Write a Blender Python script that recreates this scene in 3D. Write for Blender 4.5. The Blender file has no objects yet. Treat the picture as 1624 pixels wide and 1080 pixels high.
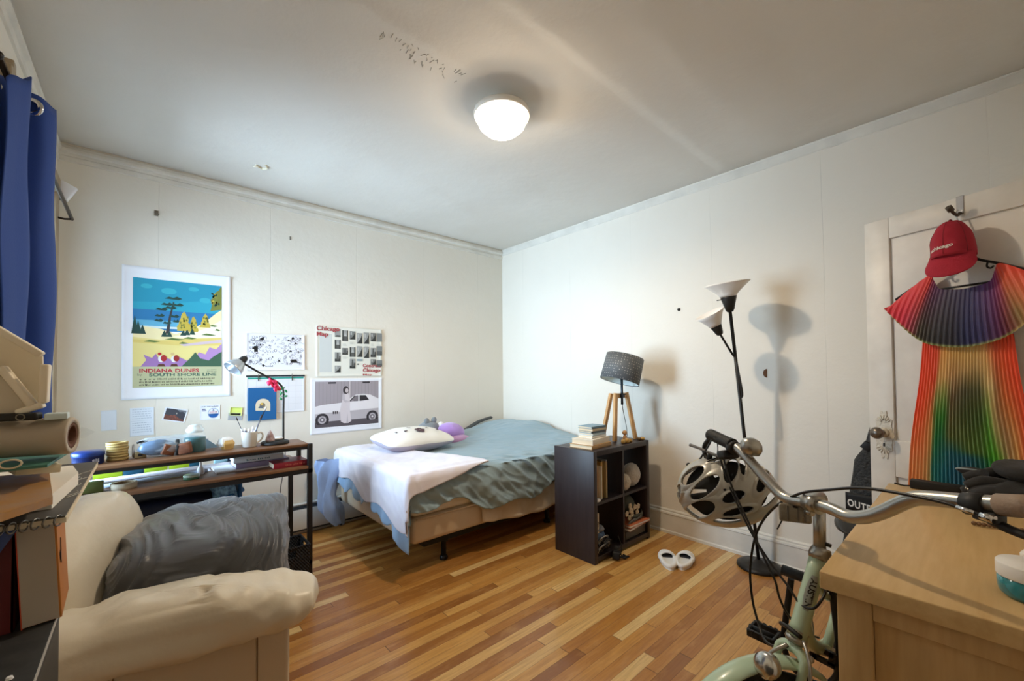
import bpy, bmesh, math, random
from mathutils import Vector, Matrix, Euler, noise
PI = math.pi
V = Vector
random.seed(7)
scene = bpy.context.scene
COL = scene.collection
H = 2.765          # ceiling height
W = 3.60           # room width: left wall x=-W, right wall x=0, far wall y=0
YR = -4.16         # rear wall

# ------------------------------------------------------------ materials
def lin(c):
    c = c / 255.0
    return c / 12.92 if c <= 0.04045 else ((c + 0.055) / 1.055) ** 2.4
def rgb(c): return (lin(c[0]), lin(c[1]), lin(c[2]), 1.0)
MATS = {}
def mat(name, c, rough=0.55, metal=0.0, var=None, bump=None, coat=0.0, sheen=0.0, trans=0.0, emit=None, ior=1.45, alpha=1.0, spec=0.5, attr=None, coord='Object'):
    if name in MATS: return MATS[name]
    m = bpy.data.materials.new(name); m.use_nodes = True
    nt = m.node_tree; b = nt.nodes['Principled BSDF']
    b.inputs['Base Color'].default_value = rgb(c)
    b.inputs['Roughness'].default_value = rough
    b.inputs['Metallic'].default_value = metal
    b.inputs['Coat Weight'].default_value = coat
    b.inputs['Sheen Weight'].default_value = sheen
    b.inputs['Transmission Weight'].default_value = trans
    b.inputs['IOR'].default_value = ior
    b.inputs['Alpha'].default_value = alpha
    b.inputs['Specular IOR Level'].default_value = spec
    if emit:
        b.inputs['Emission Color'].default_value = rgb(emit[0]); b.inputs['Emission Strength'].default_value = emit[1]
    tc = nt.nodes.new('ShaderNodeTexCoord')
    if attr:
        a = nt.nodes.new('ShaderNodeAttribute'); a.attribute_name = attr
        nt.links.new(a.outputs['Color'], b.inputs['Base Color'])
    if var:   # (scale, amount) or (scale, amount, second colour)
        n = nt.nodes.new('ShaderNodeTexNoise'); n.inputs['Scale'].default_value = var[0]; n.inputs['Detail'].default_value = 5
        nt.links.new(tc.outputs[coord], n.inputs['Vector'])
        mx = nt.nodes.new('ShaderNodeMix'); mx.data_type = 'RGBA'
        c2 = var[2] if len(var) > 2 else tuple(v * 0.72 for v in c)
        mx.inputs[6].default_value = rgb(c); mx.inputs[7].default_value = rgb(c2)
        mr = nt.nodes.new('ShaderNodeMapRange'); mr.inputs[1].default_value = 0.35; mr.inputs[2].default_value = 0.7; mr.inputs[4].default_value = var[1]
        nt.links.new(n.outputs['Fac'], mr.inputs[0]); nt.links.new(mr.outputs[0], mx.inputs[0]); nt.links.new(mx.outputs[2], b.inputs['Base Color'])
    if bump:  # (scale, strength, distance)
        n = nt.nodes.new('ShaderNodeTexNoise'); n.inputs['Scale'].default_value = bump[0]; n.inputs['Detail'].default_value = 6
        nt.links.new(tc.outputs[coord], n.inputs['Vector'])
        bp = nt.nodes.new('ShaderNodeBump'); bp.inputs['Strength'].default_value = bump[1]; bp.inputs['Distance'].default_value = bump[2]
        nt.links.new(n.outputs['Fac'], bp.inputs['Height']); nt.links.new(bp.outputs[0], b.inputs['Normal'])
    MATS[name] = m
    return m

class NT:
    """small node-tree writer"""
    def __init__(s, m): s.nt = m.node_tree; s.b = s.nt.nodes['Principled BSDF']
    def n(s, t, **kw):
        x = s.nt.nodes.new('ShaderNode' + t)
        for k, v in kw.items(): setattr(x, k, v)
        return x
    def put(s, sock, v):
        if isinstance(v, (int, float, tuple)): sock.default_value = v
        else: s.nt.links.new(v, sock)
    def m(s, op, a, b=0.0, c=0.0):
        x = s.n('Math', operation=op)
        for i, v in enumerate((a, b, c)): s.put(x.inputs[i], v)
        return x.outputs[0]
    def mix(s, f, a, b, blend='MIX'):
        x = s.n('Mix', data_type='RGBA', blend_type=blend); s.put(x.inputs[0], f); s.put(x.inputs[6], a); s.put(x.inputs[7], b); return x.outputs[2]
    def noise(s, vec, scale, detail=4, rough=0.5):
        x = s.n('TexNoise'); s.put(x.inputs['Vector'], vec); x.inputs['Scale'].default_value = scale; x.inputs['Detail'].default_value = detail; x.inputs['Roughness'].default_value = rough
        return x.outputs['Fac']
    def mr(s, v, a, b, c=0.0, d=1.0):
        x = s.n('MapRange'); s.put(x.inputs[0], v); x.inputs[1].default_value = a; x.inputs[2].default_value = b; x.inputs[3].default_value = c; x.inputs[4].default_value = d
        return x.outputs[0]
    def ramp(s, f, stops, interp='LINEAR'):
        x = s.n('ValToRGB'); x.color_ramp.interpolation = interp; e = x.color_ramp.elements
        while len(e) > 1: e.remove(e[-1])
        e[0].position = stops[0][0]; e[0].color = rgb(stops[0][1])
        for p_, c_ in stops[1:]:
            q = e.new(p_); q.color = rgb(c_)
        s.put(x.inputs[0], f); return x.outputs[0]
    def comb(s, x_, y_, z_):
        x = s.n('CombineXYZ'); s.put(x.inputs[0], x_); s.put(x.inputs[1], y_); s.put(x.inputs[2], z_); return x.outputs[0]
    def bump(s, h, strength, dist):
        x = s.n('Bump'); x.inputs['Strength'].default_value = strength; x.inputs['Distance'].default_value = dist; s.put(x.inputs['Height'], h); s.put(s.b.inputs['Normal'], x.outputs[0]); return x
    def pos(s):
        g = s.n('NewGeometry'); x = s.n('SeparateXYZ'); s.nt.links.new(g.outputs['Position'], x.inputs[0]); return g.outputs['Position'], x.outputs[0], x.outputs[1], x.outputs[2]
    def obj(s):
        g = s.n('TexCoord'); x = s.n('SeparateXYZ'); s.nt.links.new(g.outputs['Object'], x.inputs[0]); return g.outputs['Object'], x.outputs[0], x.outputs[1], x.outputs[2]

def wood(name, c1, c2, axis=0, scale=6.0, rough=0.45, stretch=14.0, coat=0.0):
    """grain runs along the object's own axis"""
    if name in MATS: return MATS[name]
    m = mat(name, c1, rough, coat=coat); t = NT(m)
    _, x, y, z = t.obj(); co = [x, y, z]
    co = [t.m('MULTIPLY', q, 1.0 if i == axis else stretch) for i, q in enumerate(co)]
    f = t.noise(t.comb(*co), scale, 6, 0.6)
    f2 = t.noise(t.comb(*co), scale * 0.25, 3)
    f = t.m('ADD', t.m('MULTIPLY', f, 0.6), t.m('MULTIPLY', f2, 0.4))
    t.put(t.b.inputs['Base Color'], t.mix(t.mr(f, 0.35, 0.65), rgb(c1), rgb(c2)))
    t.bump(f, 0.12, 0.002)
    return m

# ------------------------------------------------------------ mesh builder
def catmull(pts, n=8, closed=False):
    pts = [V(p) for p in pts]
    if len(pts) < 3: return pts
    out = []; N = len(pts); rng = N if closed else N - 1
    for i in range(rng):
        g = lambda k: pts[k % N] if closed else pts[max(0, min(N - 1, k))]
        p0, p1, p2, p3 = g(i - 1), g(i), g(i + 1), g(i + 2)
        for j in range(n):
            t = j / n
            out.append(0.5 * ((2 * p1) + (p2 - p0) * t + (2 * p0 - 5 * p1 + 4 * p2 - p3) * t * t + (3 * p1 - p0 - 3 * p2 + p3) * t ** 3))
    if not closed: out.append(pts[-1])
    return out

class MB:
    def __init__(s): s.bm = bmesh.new(); s.col = None
    def _tag(s, faces, mi, smooth):
        for f in faces: f.material_index = mi; f.smooth = smooth
    def box(s, c, size, rot=None, bevel=0.0, seg=2, mi=0, smooth=False):
        r = bmesh.ops.create_cube(s.bm, size=1.0); vs = r['verts']
        M = Matrix.Translation(V(c)) @ ((Euler(rot).to_matrix().to_4x4()) if isinstance(rot, tuple) else (rot or Matrix.Identity(4))) @ Matrix.Diagonal((*size, 1))
        bmesh.ops.transform(s.bm, matrix=M, verts=vs)
        fs = list({f for v in vs for f in v.link_faces})
        if bevel:
            es = list({e for v in vs for e in v.link_edges})
            r = bmesh.ops.bevel(s.bm, geom=es, offset=bevel, segments=seg, affect='EDGES', profile=0.5)
            fs = list({f for v in r['verts'] for f in v.link_faces} | {f for f in fs if f.is_valid})
        s._tag(fs, mi, smooth or bool(bevel)); return s
    def grid(s, fn, nu, nv, cu=False, cv=False, mi=0, smooth=True, mfn=None, skip=None):
        lay = None
        R = [[s.bm.verts.new(fn(i / (nu if cu else nu - 1), j / (nv if cv else nv - 1))) for j in range(nv)] for i in range(nu)]
        for i in range(nu if cu else nu - 1):
            for j in range(nv if cv else nv - 1):
                a, b, c, d = R[i][j], R[(i + 1) % nu][j], R[(i + 1) % nu][(j + 1) % nv], R[i][(j + 1) % nv]
                if skip and skip((i + .5) / nu, (j + .5) / nv): continue
                try: f = s.bm.faces.new((a, b, c, d))
                except ValueError: continue
                f.smooth = smooth; f.material_index = mfn((i + .5) / nu, (j + .5) / nv) if mfn else mi
        return R
    def cap(s, ring, mi=0, flip=False):
        try:
            f = s.bm.faces.new(ring[::-1] if flip else ring); f.material_index = mi
        except ValueError: pass
    def tube(s, pts, r, seg=10, closed=False, mi=0, sm=0, flat=1.0, up=None):
        pts = catmull(pts, sm, closed) if sm else [V(p) for p in pts]
        N = len(pts); rr = (lambda k: r) if isinstance(r, (int, float)) else (lambda k: r[min(len(r) - 1, int(k / (N - 1) * (len(r) - 1)))] + (r[min(len(r) - 1, int(k / (N - 1) * (len(r) - 1)) + 1)] - r[min(len(r) - 1, int(k / (N - 1) * (len(r) - 1)))]) * ((k / (N - 1) * (len(r) - 1)) % 1.0))
        prev = None; rings = []
        for k in range(N):
            a = pts[(k - 1) % N] if (closed or k > 0) else pts[k]; b = pts[(k + 1) % N] if (closed or k < N - 1) else pts[k]
            t = (b - a).normalized()
            if prev is None:
                u = V(up) if up else (V((0, 0, 1)) if abs(t.z) < 0.9 else V((1, 0, 0)))
                prev = (u - t * u.dot(t)).normalized()
            else: prev = (prev - t * prev.dot(t)).normalized()
            w = t.cross(prev)
            rings.append([s.bm.verts.new(pts[k] + (prev * math.cos(q) + w * math.sin(q) * flat) * rr(k)) for q in [2 * PI * i / seg for i in range(seg)]])
        for k in range(N if closed else N - 1):
            A, B = rings[k], rings[(k + 1) % N]
            for i in range(seg):
                f = s.bm.faces.new((A[i], A[(i + 1) % seg], B[(i + 1) % seg], B[i])); f.smooth = True; f.material_index = mi
        if not closed: s.cap(rings[0], mi, True); s.cap(rings[-1], mi)
        return s
    def cyl(s, p0, p1, r, r1=None, seg=20, mi=0):
        return s.tube([p0, p1], [r, r if r1 is None else r1], seg, mi=mi)
    def lathe(s, prof, o=(0, 0, 0), M=None, seg=32, mi=0, smooth=True, cap=True, mfn=None, ang=2 * PI):
        M = Matrix.Translation(V(o)) @ (M or Matrix.Identity(4)); rings = []
        full = abs(ang - 2 * PI) < 1e-6; n = seg if full else seg + 1
        for r, z in prof: rings.append([s.bm.verts.new(M @ V((r * math.cos(ang * i / seg), r * math.sin(ang * i / seg), z))) for i in range(n)])
        for k in range(len(prof) - 1):
            for i in range(seg):
                f = s.bm.faces.new((rings[k][i], rings[k][(i + 1) % n], rings[k + 1][(i + 1) % n], rings[k + 1][i])); f.smooth = smooth; f.material_index = mfn(k) if mfn else mi
        if cap and full:
            if prof[0][0] > 1e-5: s.cap(rings[0], mi, True)
            if prof[-1][0] > 1e-5: s.cap(rings[-1], mi)
        return s
    def prism(s, poly, z0, z1, M=None, mi=0):
        M = M or Matrix.Identity(4); a = [s.bm.verts.new(M @ V((x, y, z0))) for x, y in poly]; b = [s.bm.verts.new(M @ V((x, y, z1))) for x, y in poly]
        s.cap(a, mi, True); s.cap(b, mi); n = len(poly)
        for i in range(n):
            f = s.bm.faces.new((a[i], a[(i + 1) % n], b[(i + 1) % n], b[i])); f.material_index = mi
        return s
    def ball(s, c, r, seg=20, M=None, mi=0, fn=None):
        """ellipsoid, r = radius or (rx,ry,rz)"""
        r = (r, r, r) if isinstance(r, (int, float)) else r; M = Matrix.Translation(V(c)) @ (M or Matrix.Identity(4))
        def f(u, v):
            a = u * 2 * PI; b = (v - .5) * PI * 0.998
            d = V((math.cos(b) * math.cos(a), math.cos(b) * math.sin(a), math.sin(b))); k = fn(d) if fn else 1.0
            return M @ V((d.x * r[0] * k, d.y * r[1] * k, d.z * r[2] * k))
        s.grid(f, seg, max(6, seg // 2 + 1), cu=True, mi=mi); return s
    def pillow(s, c, half, M=None, e=0.45, ez=0.8, seg=48, mi=0, disp=None, pinch=0.0):
        """superellipsoid cushion; disp(dir, point)->offset along the direction"""
        M = Matrix.Translation(V(c)) @ (M or Matrix.Identity(4)); sg = lambda w, m: math.copysign(abs(w) ** m, w)
        def f(u, v):
            a = u * 2 * PI; b = (v - .5) * PI * (1 - 1e-7)
            d = V((sg(math.cos(b), ez) * sg(math.cos(a), e), sg(math.cos(b), ez) * sg(math.sin(a), e), sg(math.sin(b), ez)))
            q = V((d.x * half[0], d.y * half[1], d.z * half[2]))
            if pinch:
                w = (abs(d.x) * abs(d.y)) ** 2; q.x *= 1 + pinch * w; q.y *= 1 + pinch * w; q.z *= 1 - .5 * w
            if disp: q += d.normalized() * disp(d, q)
            return M @ q
        s.grid(f, seg, seg // 2 + 1, cu=True, mi=mi); return s

IMAT = {}
def link(name, me, mats, parent=None):
    o = bpy.data.objects.new(name, me); COL.objects.link(o)
    for m in (mats if isinstance(mats, (list, tuple)) else [mats]): me.materials.append(m)
    if parent is not None:
        me.transform(IMAT[parent.name].inverted()); o.parent = parent
        IMAT[o.name] = IMAT[parent.name]
    else:
        if me.vertices:
            xs = [v.co for v in me.vertices]
            c = V(((min(v.x for v in xs) + max(v.x for v in xs)) / 2, (min(v.y for v in xs) + max(v.y for v in xs)) / 2, min(v.z for v in xs)))
            me.transform(Matrix.Translation(-c)); o.location = c; IMAT[o.name] = Matrix.Translation(c)
    return o
def done(mb, name, mats, parent=None, label=None, recalc=True, col=None):
    """mesh in WORLD coordinates -> one object (stored relative to its thing)"""
    if recalc: bmesh.ops.recalc_face_normals(mb.bm, faces=mb.bm.faces[:])
    me = bpy.data.meshes.new(name); 
    if col:
        lay = mb.bm.verts.layers.float_color.new('print')
        for v in mb.bm.verts: c_ = col(v.co); v[lay] = (lin(c_[0]), lin(c_[1]), lin(c_[2]), 1)
    mb.bm.to_mesh(me); mb.bm.free()
    o = link(name, me, mats, parent)
    if label: o['label'] = label
    return o
def thing(name, label, cat, loc, rz=0.0, group=None, rot=None):
    e = bpy.data.objects.new(name, None); COL.objects.link(e); e.empty_display_size = 0.1
    e.location = loc; e.rotation_euler = rot or (0, 0, rz)
    IMAT[e.name] = Matrix.Translation(V(loc)) @ Euler(rot or (0, 0, rz)).to_matrix().to_4x4()
    return tag(e, label, cat, group)
def tag(o, label, cat, group=None, kind=None):
    o['label'] = label; o['category'] = cat
    if group: o['group'] = group
    if kind: o['kind'] = kind
    return o
def struct(o, label=None, cat=None):
    o['kind'] = 'structure'
    if label: o['label'] = label
    if cat: o['category'] = cat
    return o
def T(loc=(0, 0, 0), rot=(0, 0, 0), s=1.0):
    return Matrix.Translation(V(loc)) @ Euler(rot).to_matrix().to_4x4() @ Matrix.Diagonal((s, s, s, 1))
def frame(o, x, y, z):
    """matrix with the given axes as columns"""
    x, y, z = V(x).normalized(), V(y).normalized(), V(z).normalized()
    return Matrix(((x.x, y.x, z.x, o[0]), (x.y, y.y, z.y, o[1]), (x.z, y.z, z.z, o[2]), (0, 0, 0, 1)))
def solid(o, t, off=0):
    md = o.modifiers.new('thickness', 'SOLIDIFY'); md.thickness = t; md.offset = off; return o
def fuzz(p, s, k=0.0): return noise.noise(V(p) * s + V((k, k * 1.7, -k)))
def ridge(p, s, k=0.0): return 1 - 2 * abs(noise.noise(V(p) * s + V((k, -k, k * 2))))
def text_bm(body, fn, width=None, height=None, bold=0.0, spacing=1.0, align=(0, 0), res=3):
    """lettering as flat polygons, each vertex (x,y) sent through fn -> world"""
    cu = bpy.data.curves.new('txt', 'FONT'); cu.body = body; cu.size = 1; cu.offset = bold; cu.space_character = spacing; cu.resolution_u = res
    o = bpy.data.objects.new('txt', cu); COL.objects.link(o)
    dg = bpy.context.evaluated_depsgraph_get(); dg.update()
    me = bpy.data.meshes.new_from_object(o.evaluated_get(dg)); bpy.data.objects.remove(o); bpy.data.curves.remove(cu)
    bm = bmesh.new(); bm.from_mesh(me); bpy.data.meshes.remove(me)
    xs = [v.co.x for v in bm.verts]; ys = [v.co.y for v in bm.verts]
    if not xs: return bm
    w, h = max(xs) - min(xs), max(ys) - min(ys)
    sx = (width / w) if width else height / h; sy = (height / h) if height else sx
    for v in bm.verts: v.co = V(fn((v.co.x - min(xs)) * sx - align[0] * w * sx, (v.co.y - min(ys)) * sy - align[1] * h * sy))
    return bm
def letters(name, body, fn, m, parent, label=None, **kw):
    bm = text_bm(body, fn, **kw); me = bpy.data.meshes.new(name); bm.to_mesh(me); bm.free()
    o = link(name, me, m, parent)
    if label: o['label'] = label
    return o
def copy_tree(o, loc, rz, label, parts=True):
    r = o.copy(); COL.objects.link(r); r.location = loc; r.rotation_euler = (0, 0, rz); r['label'] = label
    for ch in list(o.children):
        c = ch.copy(); COL.objects.link(c); c.parent = r
        for g in list(ch.children):
            d = g.copy(); COL.objects.link(d); d.parent = c
    return r
# ------------------------------------------------------------ room shell
def plaster(name, c, c2, seam_axis=None, blot=0.5):
    m = mat(name, c, 0.75); t = NT(m); P_, x, y, z = t.pos()
    f = t.noise(P_, 1.3, 5, 0.6)
    colr = t.mix(t.mr(f, .35, .75, 0, blot), rgb(c), rgb(c2))
    spots = t.noise(P_, 9.0, 8, 0.7)
    colr = t.mix(t.mr(spots, .72, .8, 0, .35), colr, rgb(tuple(v * .8 for v in c)))
    h = t.m('ADD', t.m('MULTIPLY', t.noise(P_, 3.0, 6, .6), 1.0), t.m('MULTIPLY', t.noise(P_, 60, 3), .05))
    if seam_axis is not None:
        q = (x, y, z)[seam_axis]
        s_ = t.m('ABSOLUTE', t.m('SUBTRACT', t.m('FRACT', t.m('DIVIDE', t.m('ADD', q, t.m('MULTIPLY', t.noise(P_, .8, 2), .03)), 0.69)), 0.5))
        seam = t.mr(s_, 0.0, 0.004, 1.0, 0.0)
        h = t.m('SUBTRACT', h, t.m('MULTIPLY', seam, .12))
        colr = t.mix(t.m('MULTIPLY', seam, t.mr(t.noise(P_, 2.0, 3), .45, .6, 0, .35)), colr, rgb(tuple(v * .72 for v in c)))
    t.put(t.b.inputs['Base Color'], colr); t.bump(h, .35, .02)
    return m
wall_m = plaster('painted_plaster', (228, 222, 210), (219, 212, 198), 0)
wallr_m = plaster('painted_plaster_right', (228, 222, 210), (219, 212, 198), 1)
ceil_m = plaster('ceiling_plaster', (219, 215, 207), (206, 201, 192))
trim_m = mat('trim_paint', (226, 222, 212), .45, var=(6, .3), bump=(25, .25, .004))

# hardwood strip floor, boards along x
fm = mat('oak_strip_floor', (170, 110, 55), .33, coat=.15); t = NT(fm); P_, x, y, z = t.pos()
BW = .0572
row = t.m('FLOOR', t.m('DIVIDE', y, BW))
wn = t.n('TexWhiteNoise', noise_dimensions='1D'); t.put(wn.inputs['W'], row)
L_ = t.m('ADD', 1.0, t.m('MULTIPLY', wn.outputs['Value'], .9))
off = t.m('MULTIPLY', wn.outputs['Value'], 7.3)
cellx = t.m('ADD', t.m('DIVIDE', x, L_), off)
colx = t.m('FLOOR', cellx)
w2 = t.n('TexWhiteNoise', noise_dimensions='2D'); t.put(w2.inputs['Vector'], t.comb(row, colx, 0.0))
tone = w2.outputs['Value']
gv = t.comb(t.m('MULTIPLY', x, 1.6), t.m('MULTIPLY', y, 30.0), t.m('MULTIPLY', tone, 40.0))
g1 = t.noise(gv, 3.0, 6, .65); g2 = t.noise(t.comb(t.m('MULTIPLY', x, 3.0), t.m('MULTIPLY', y, 9.0), t.m('MULTIPLY', tone, 13.0)), 2.2, 5, .6)
base = t.ramp(tone, [(0, (146, 94, 42)), (.18, (174, 118, 54)), (.45, (194, 138, 66)), (.70, (208, 156, 82)), (.84, (218, 172, 100)), (.91, (232, 196, 130)), (1, (238, 208, 146))])
base = t.mix(t.mr(g1, .3, .72, .0, .5), base, rgb((128, 76, 34)), 'MIX')
base = t.mix(t.mr(g2, .5, .75, 0, .35), base, rgb((222, 176, 112)))
ey = t.m('ABSOLUTE', t.m('SUBTRACT', t.m('FRACT', t.m('DIVIDE', y, BW)), .5)); ex = t.m('ABSOLUTE', t.m('SUBTRACT', t.m('FRACT', cellx), .5))
gap = t.m('MAXIMUM', t.mr(ey, .478, .5), t.mr(ex, .4982, .4995))
base = t.mix(t.m('MULTIPLY', gap, .75), base, rgb((52, 28, 12)))
t.put(t.b.inputs['Base Color'], base)
t.put(t.b.inputs['Roughness'], t.mr(g1, .2, .8, .24, .42))
t.bump(t.m('SUBTRACT', t.m('MULTIPLY', g1, .12), gap), .35, .0015)

def slab(name, c, size, m, label, cat='wall'):
    return struct(done(MB().box(c, size), name, m), label, cat)
slab('floor', (-W / 2, YR / 2, -.05), (W + .2, -YR + .2, .1), fm, 'honey oak strip floor with pale and dark boards', 'floor')
slab('wall_back', (-W / 2, .05, H / 2), (W + .2, .1, H), wall_m, 'off white plaster wall behind the desk and bed')
slab('wall_right', (.05, YR / 2, H / 2), (.1, -YR + .2, H), wallr_m, 'off white plaster wall on the right')
slab('wall_rear', (-W / 2, YR - .05, H / 2), (W + .2, .1, H), wall_m, 'off white wall behind the camera')
# ceiling with shallow sagging patches
def cz(x, y):
    z = H
    d = lambda a: max(0.0, 1 - abs(a))
    z -= .010 * max(0, fuzz((x, y, 0), 1.1, 3)) + .004 * fuzz((x, y, 0), 3.2, 8)
    sg = lambda t_, k: 1 / (1 + math.exp(max(-40, min(40, -t_ * k))))
    yw = y + .006 * fuzz((x * 3, 0, 0), 1, 4)
    z -= .009 * sg(-(yw + 2.545), 120) * sg(x + 2.25, 14)                                  # board edge, lower on the camera's side
    z -= .007 * math.exp(-((yw + 2.165) / .028) ** 2) * sg(x + 2.75, 12) * sg(-1.98 - x, 14)   # taped ridge left of the lamp
    z -= .006 * sg(-(yw + 2.83), 60) * sg(x + 1.8, 10) - .004 * sg(-(yw + 3.15), 60)
    z -= .006 * sg((y + 1.05) - .35 * (x + 1.8), 40) * sg(x + 2.3, 8)
    e = min(-x, x + W, -y, 1.0); return z + (H - z) * max(0, 1 - e / .12)
b = MB(); b.grid(lambda u, v: V((-W - .1 + (W + .2) * u, YR - .1 + (-YR + .2) * v, cz(-W - .1 + (W + .2) * u, YR - .1 + (-YR + .2) * v))), 150, 150)
b.box((-W / 2, YR / 2, H + .08), (W + .2, -YR + .2, .1))
struct(done(b, 'ceiling', ceil_m, recalc=False), 'off white plaster ceiling with uneven patched seams', 'ceiling')
# left wall with the window opening
WY0, WY1, WZ0, WZ1 = -1.26, -.22, .72, 2.38
b = MB()
b.box((-W - .05, (YR + WY0) / 2, H / 2), (.1, WY0 - YR, H)); b.box((-W - .05, (WY1 + .1) / 2, H / 2), (.1, .1 - WY1, H))
b.box((-W - .05, (WY0 + WY1) / 2, WZ0 / 2), (.1, WY1 - WY0, WZ0)); b.box((-W - .05, (WY0 + WY1) / 2, (WZ1 + H) / 2), (.1, WY1 - WY0, H - WZ1))
struct(done(b, 'wall_left', wall_m), 'off white plaster wall on the left with the window', 'wall')
# window: casing, sashes, panes
wn_ = thing('window_1', 'white framed sash window behind the blue curtain', 'window', (-W, (WY0 + WY1) / 2, WZ0)); wn_['kind'] = 'structure'
casing_m = mat('aged_casing', (168, 150, 124), .5, var=(8, .3))
b = MB(); cw = .11
b.box((-W + .012, WY0 - .022, 1.60), (.026, .044, 1.87), bevel=.004)
b.box((-W + .012, WY1 + cw / 2, (WZ0 + WZ1) / 2), (.026, cw, WZ1 - WZ0 + .2), bevel=.004)
b.box((-W + .014, (WY0 + WY1) / 2, WZ1 + cw / 2), (.03, WY1 - WY0 + .2, cw), bevel=.004)
b.box((-W + .03, (WY0 + WY1) / 2, WZ0 - .02), (.09, WY1 - WY0 + .26, .035), bevel=.006)
done(b, 'casing', casing_m, wn_)
b = MB(); zm = (WZ0 + WZ1) / 2
for z0, z1, xx in ((WZ0, zm + .02, -W - .035), (zm - .02, WZ1, -W - .06)):
    b.box((xx, (WY0 + WY1) / 2, z0 + .025), (.03, WY1 - WY0, .05)); b.box((xx, (WY0 + WY1) / 2, z1 - .02), (.03, WY1 - WY0, .04))
    for yy in (WY0 + .02, WY1 - .02): b.box((xx, yy, (z0 + z1) / 2), (.03, .04, z1 - z0))
done(b, 'sash', trim_m, wn_)
gm = bpy.data.materials.new('window_glass'); gm.use_nodes = True; gt = gm.node_tree; gt.nodes.clear()
go = gt.nodes.new('ShaderNodeOutputMaterial'); tr = gt.nodes.new('ShaderNodeBsdfTransparent'); gl = gt.nodes.new('ShaderNodeBsdfGlossy'); gl.inputs['Roughness'].default_value = .02
fr = gt.nodes.new('ShaderNodeFresnel'); mx = gt.nodes.new('ShaderNodeMixShader'); gt.links.new(fr.outputs[0], mx.inputs[0]); gt.links.new(tr.outputs[0], mx.inputs[1]); gt.links.new(gl.outputs[0], mx.inputs[2]); gt.links.new(mx.outputs[0], go.inputs[0])
MATS['window_glass'] = gm
for z0, z1, xx in ((WZ0 + .05, zm - .02, -W - .035), (zm + .02, WZ1 - .04, -W - .06)):
    done(MB().box((xx, (WY0 + WY1) / 2, (z0 + z1) / 2), (.004, WY1 - WY0 - .08, z1 - z0)), 'pane', gm, wn_)
# white end of a roller blind bracket peeking past the curtain
b = MB(); b.box((-3.555, -.10, 2.43), (.075, .035, .10), rot=(0, .45, 0), bevel=.006); b.box((-3.57, -.10, 2.385), (.05, .03, .03), bevel=.005, mi=1)
tag(done(b, 'blind_bracket', [mat('white_plastic', (238, 238, 242), .4), mat('dull_steel', (140, 140, 138), .35, .8)]), 'white blind bracket sticking out beside the top of the blue curtain', 'bracket')

# mouldings
def mould(name, prof, p0, p1, n, label, mt=trim_m):
    """profile points (out from wall, z) swept from p0 to p1; n = inward normal"""
    b = MB(); n = V(n); A = [b.bm.verts.new(V(p0) + n * a + V((0, 0, z))) for a, z in prof]; B = [b.bm.verts.new(V(p1) + n * a + V((0, 0, z))) for a, z in prof]
    for i in range(len(prof) - 1):
        b.bm.faces.new((A[i], A[i + 1], B[i + 1], B[i]))
    b.cap(A, 0, True); b.cap(B)
    return struct(done(b, name, mt), label, 'trim')
crown = [(0, -.115), (.010, -.112), (.012, -.085), (.006, -.080), (.008, -.060), (.020, -.052), (.022, -.035), (.012, -.030), (.014, -.016), (.004, -.012), (0, -.008)]
mould('trim_1', crown, (-W, 0, H), (0, 0, H), (0, -1, 0), 'thin painted picture rail under the ceiling on the back wall')
mould('trim_2', crown, (-W, 0, H), (-W, YR, H), (1, 0, 0), 'thin painted picture rail under the ceiling on the left wall')
mould('trim_3', [(0, -.075), (.003, -.073), (.004, -.07), (.002, -.066), (.002, -.012), (.004, -.008), (0, -.006)], (0, 0, H), (0, YR, H), (-1, 0, 0), 'painted over picture rail along the top of the right wall')
bb = [(0, 0), (.022, 0), (.022, .018), (.016, .026), (.016, .150), (.022, .156), (.020, .168), (.010, .174), (.012, .184), (.006, .193), (0, .193)]
mould('baseboard_right', bb, (0, 0, 0), (0, YR, 0), (-1, 0, 0), 'tall white baseboard with stepped cap on the right wall')
mould('baseboard_back', bb, (-W, 0, 0), (0, 0, 0), (0, -1, 0), 'white baseboard on the back wall')
mould('baseboard_left', bb, (-W, 0, 0), (-W, YR, 0), (1, 0, 0), 'white baseboard on the left wall')
# hydronic heater along the back wall
ht = thing('baseboard_heater', 'long white metal baseboard heater with dark slot under the posters', 'heater', (-2.7, -.03, 0))
hm = mat('heater_enamel', (214, 219, 220), .4, var=(5, .15)); dk = mat('heater_dark', (44, 56, 70), .5)
x0, x1 = -3.55, -1.0
b = MB(); b.box(((x0 + x1) / 2, -.012, .14), (x1 - x0, .012, .20)); b.box(((x0 + x1) / 2, -.030, .243), (x1 - x0, .035, .012), bevel=.003)
done(b, 'back_plate', hm, ht)
b = MB(); b.box(((x0 + x1) / 2, -.062, .122), (x1 - x0, .006, .155), bevel=.002); b.box(((x0 + x1) / 2, -.056, .203), (x1 - x0, .012, .008), bevel=.002)
done(b, 'front_cover', hm, ht)
done(MB().box(((x0 + x1) / 2, -.040, .125), (x1 - x0 - .01, .035, .19)), 'finned_core', dk, ht)
for xx in (x0 + .02, -2.7, -1.9, x1 - .02): done(MB().box((xx, -.04, .022), (.02, .05, .044)), 'bracket', dk, ht)

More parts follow.
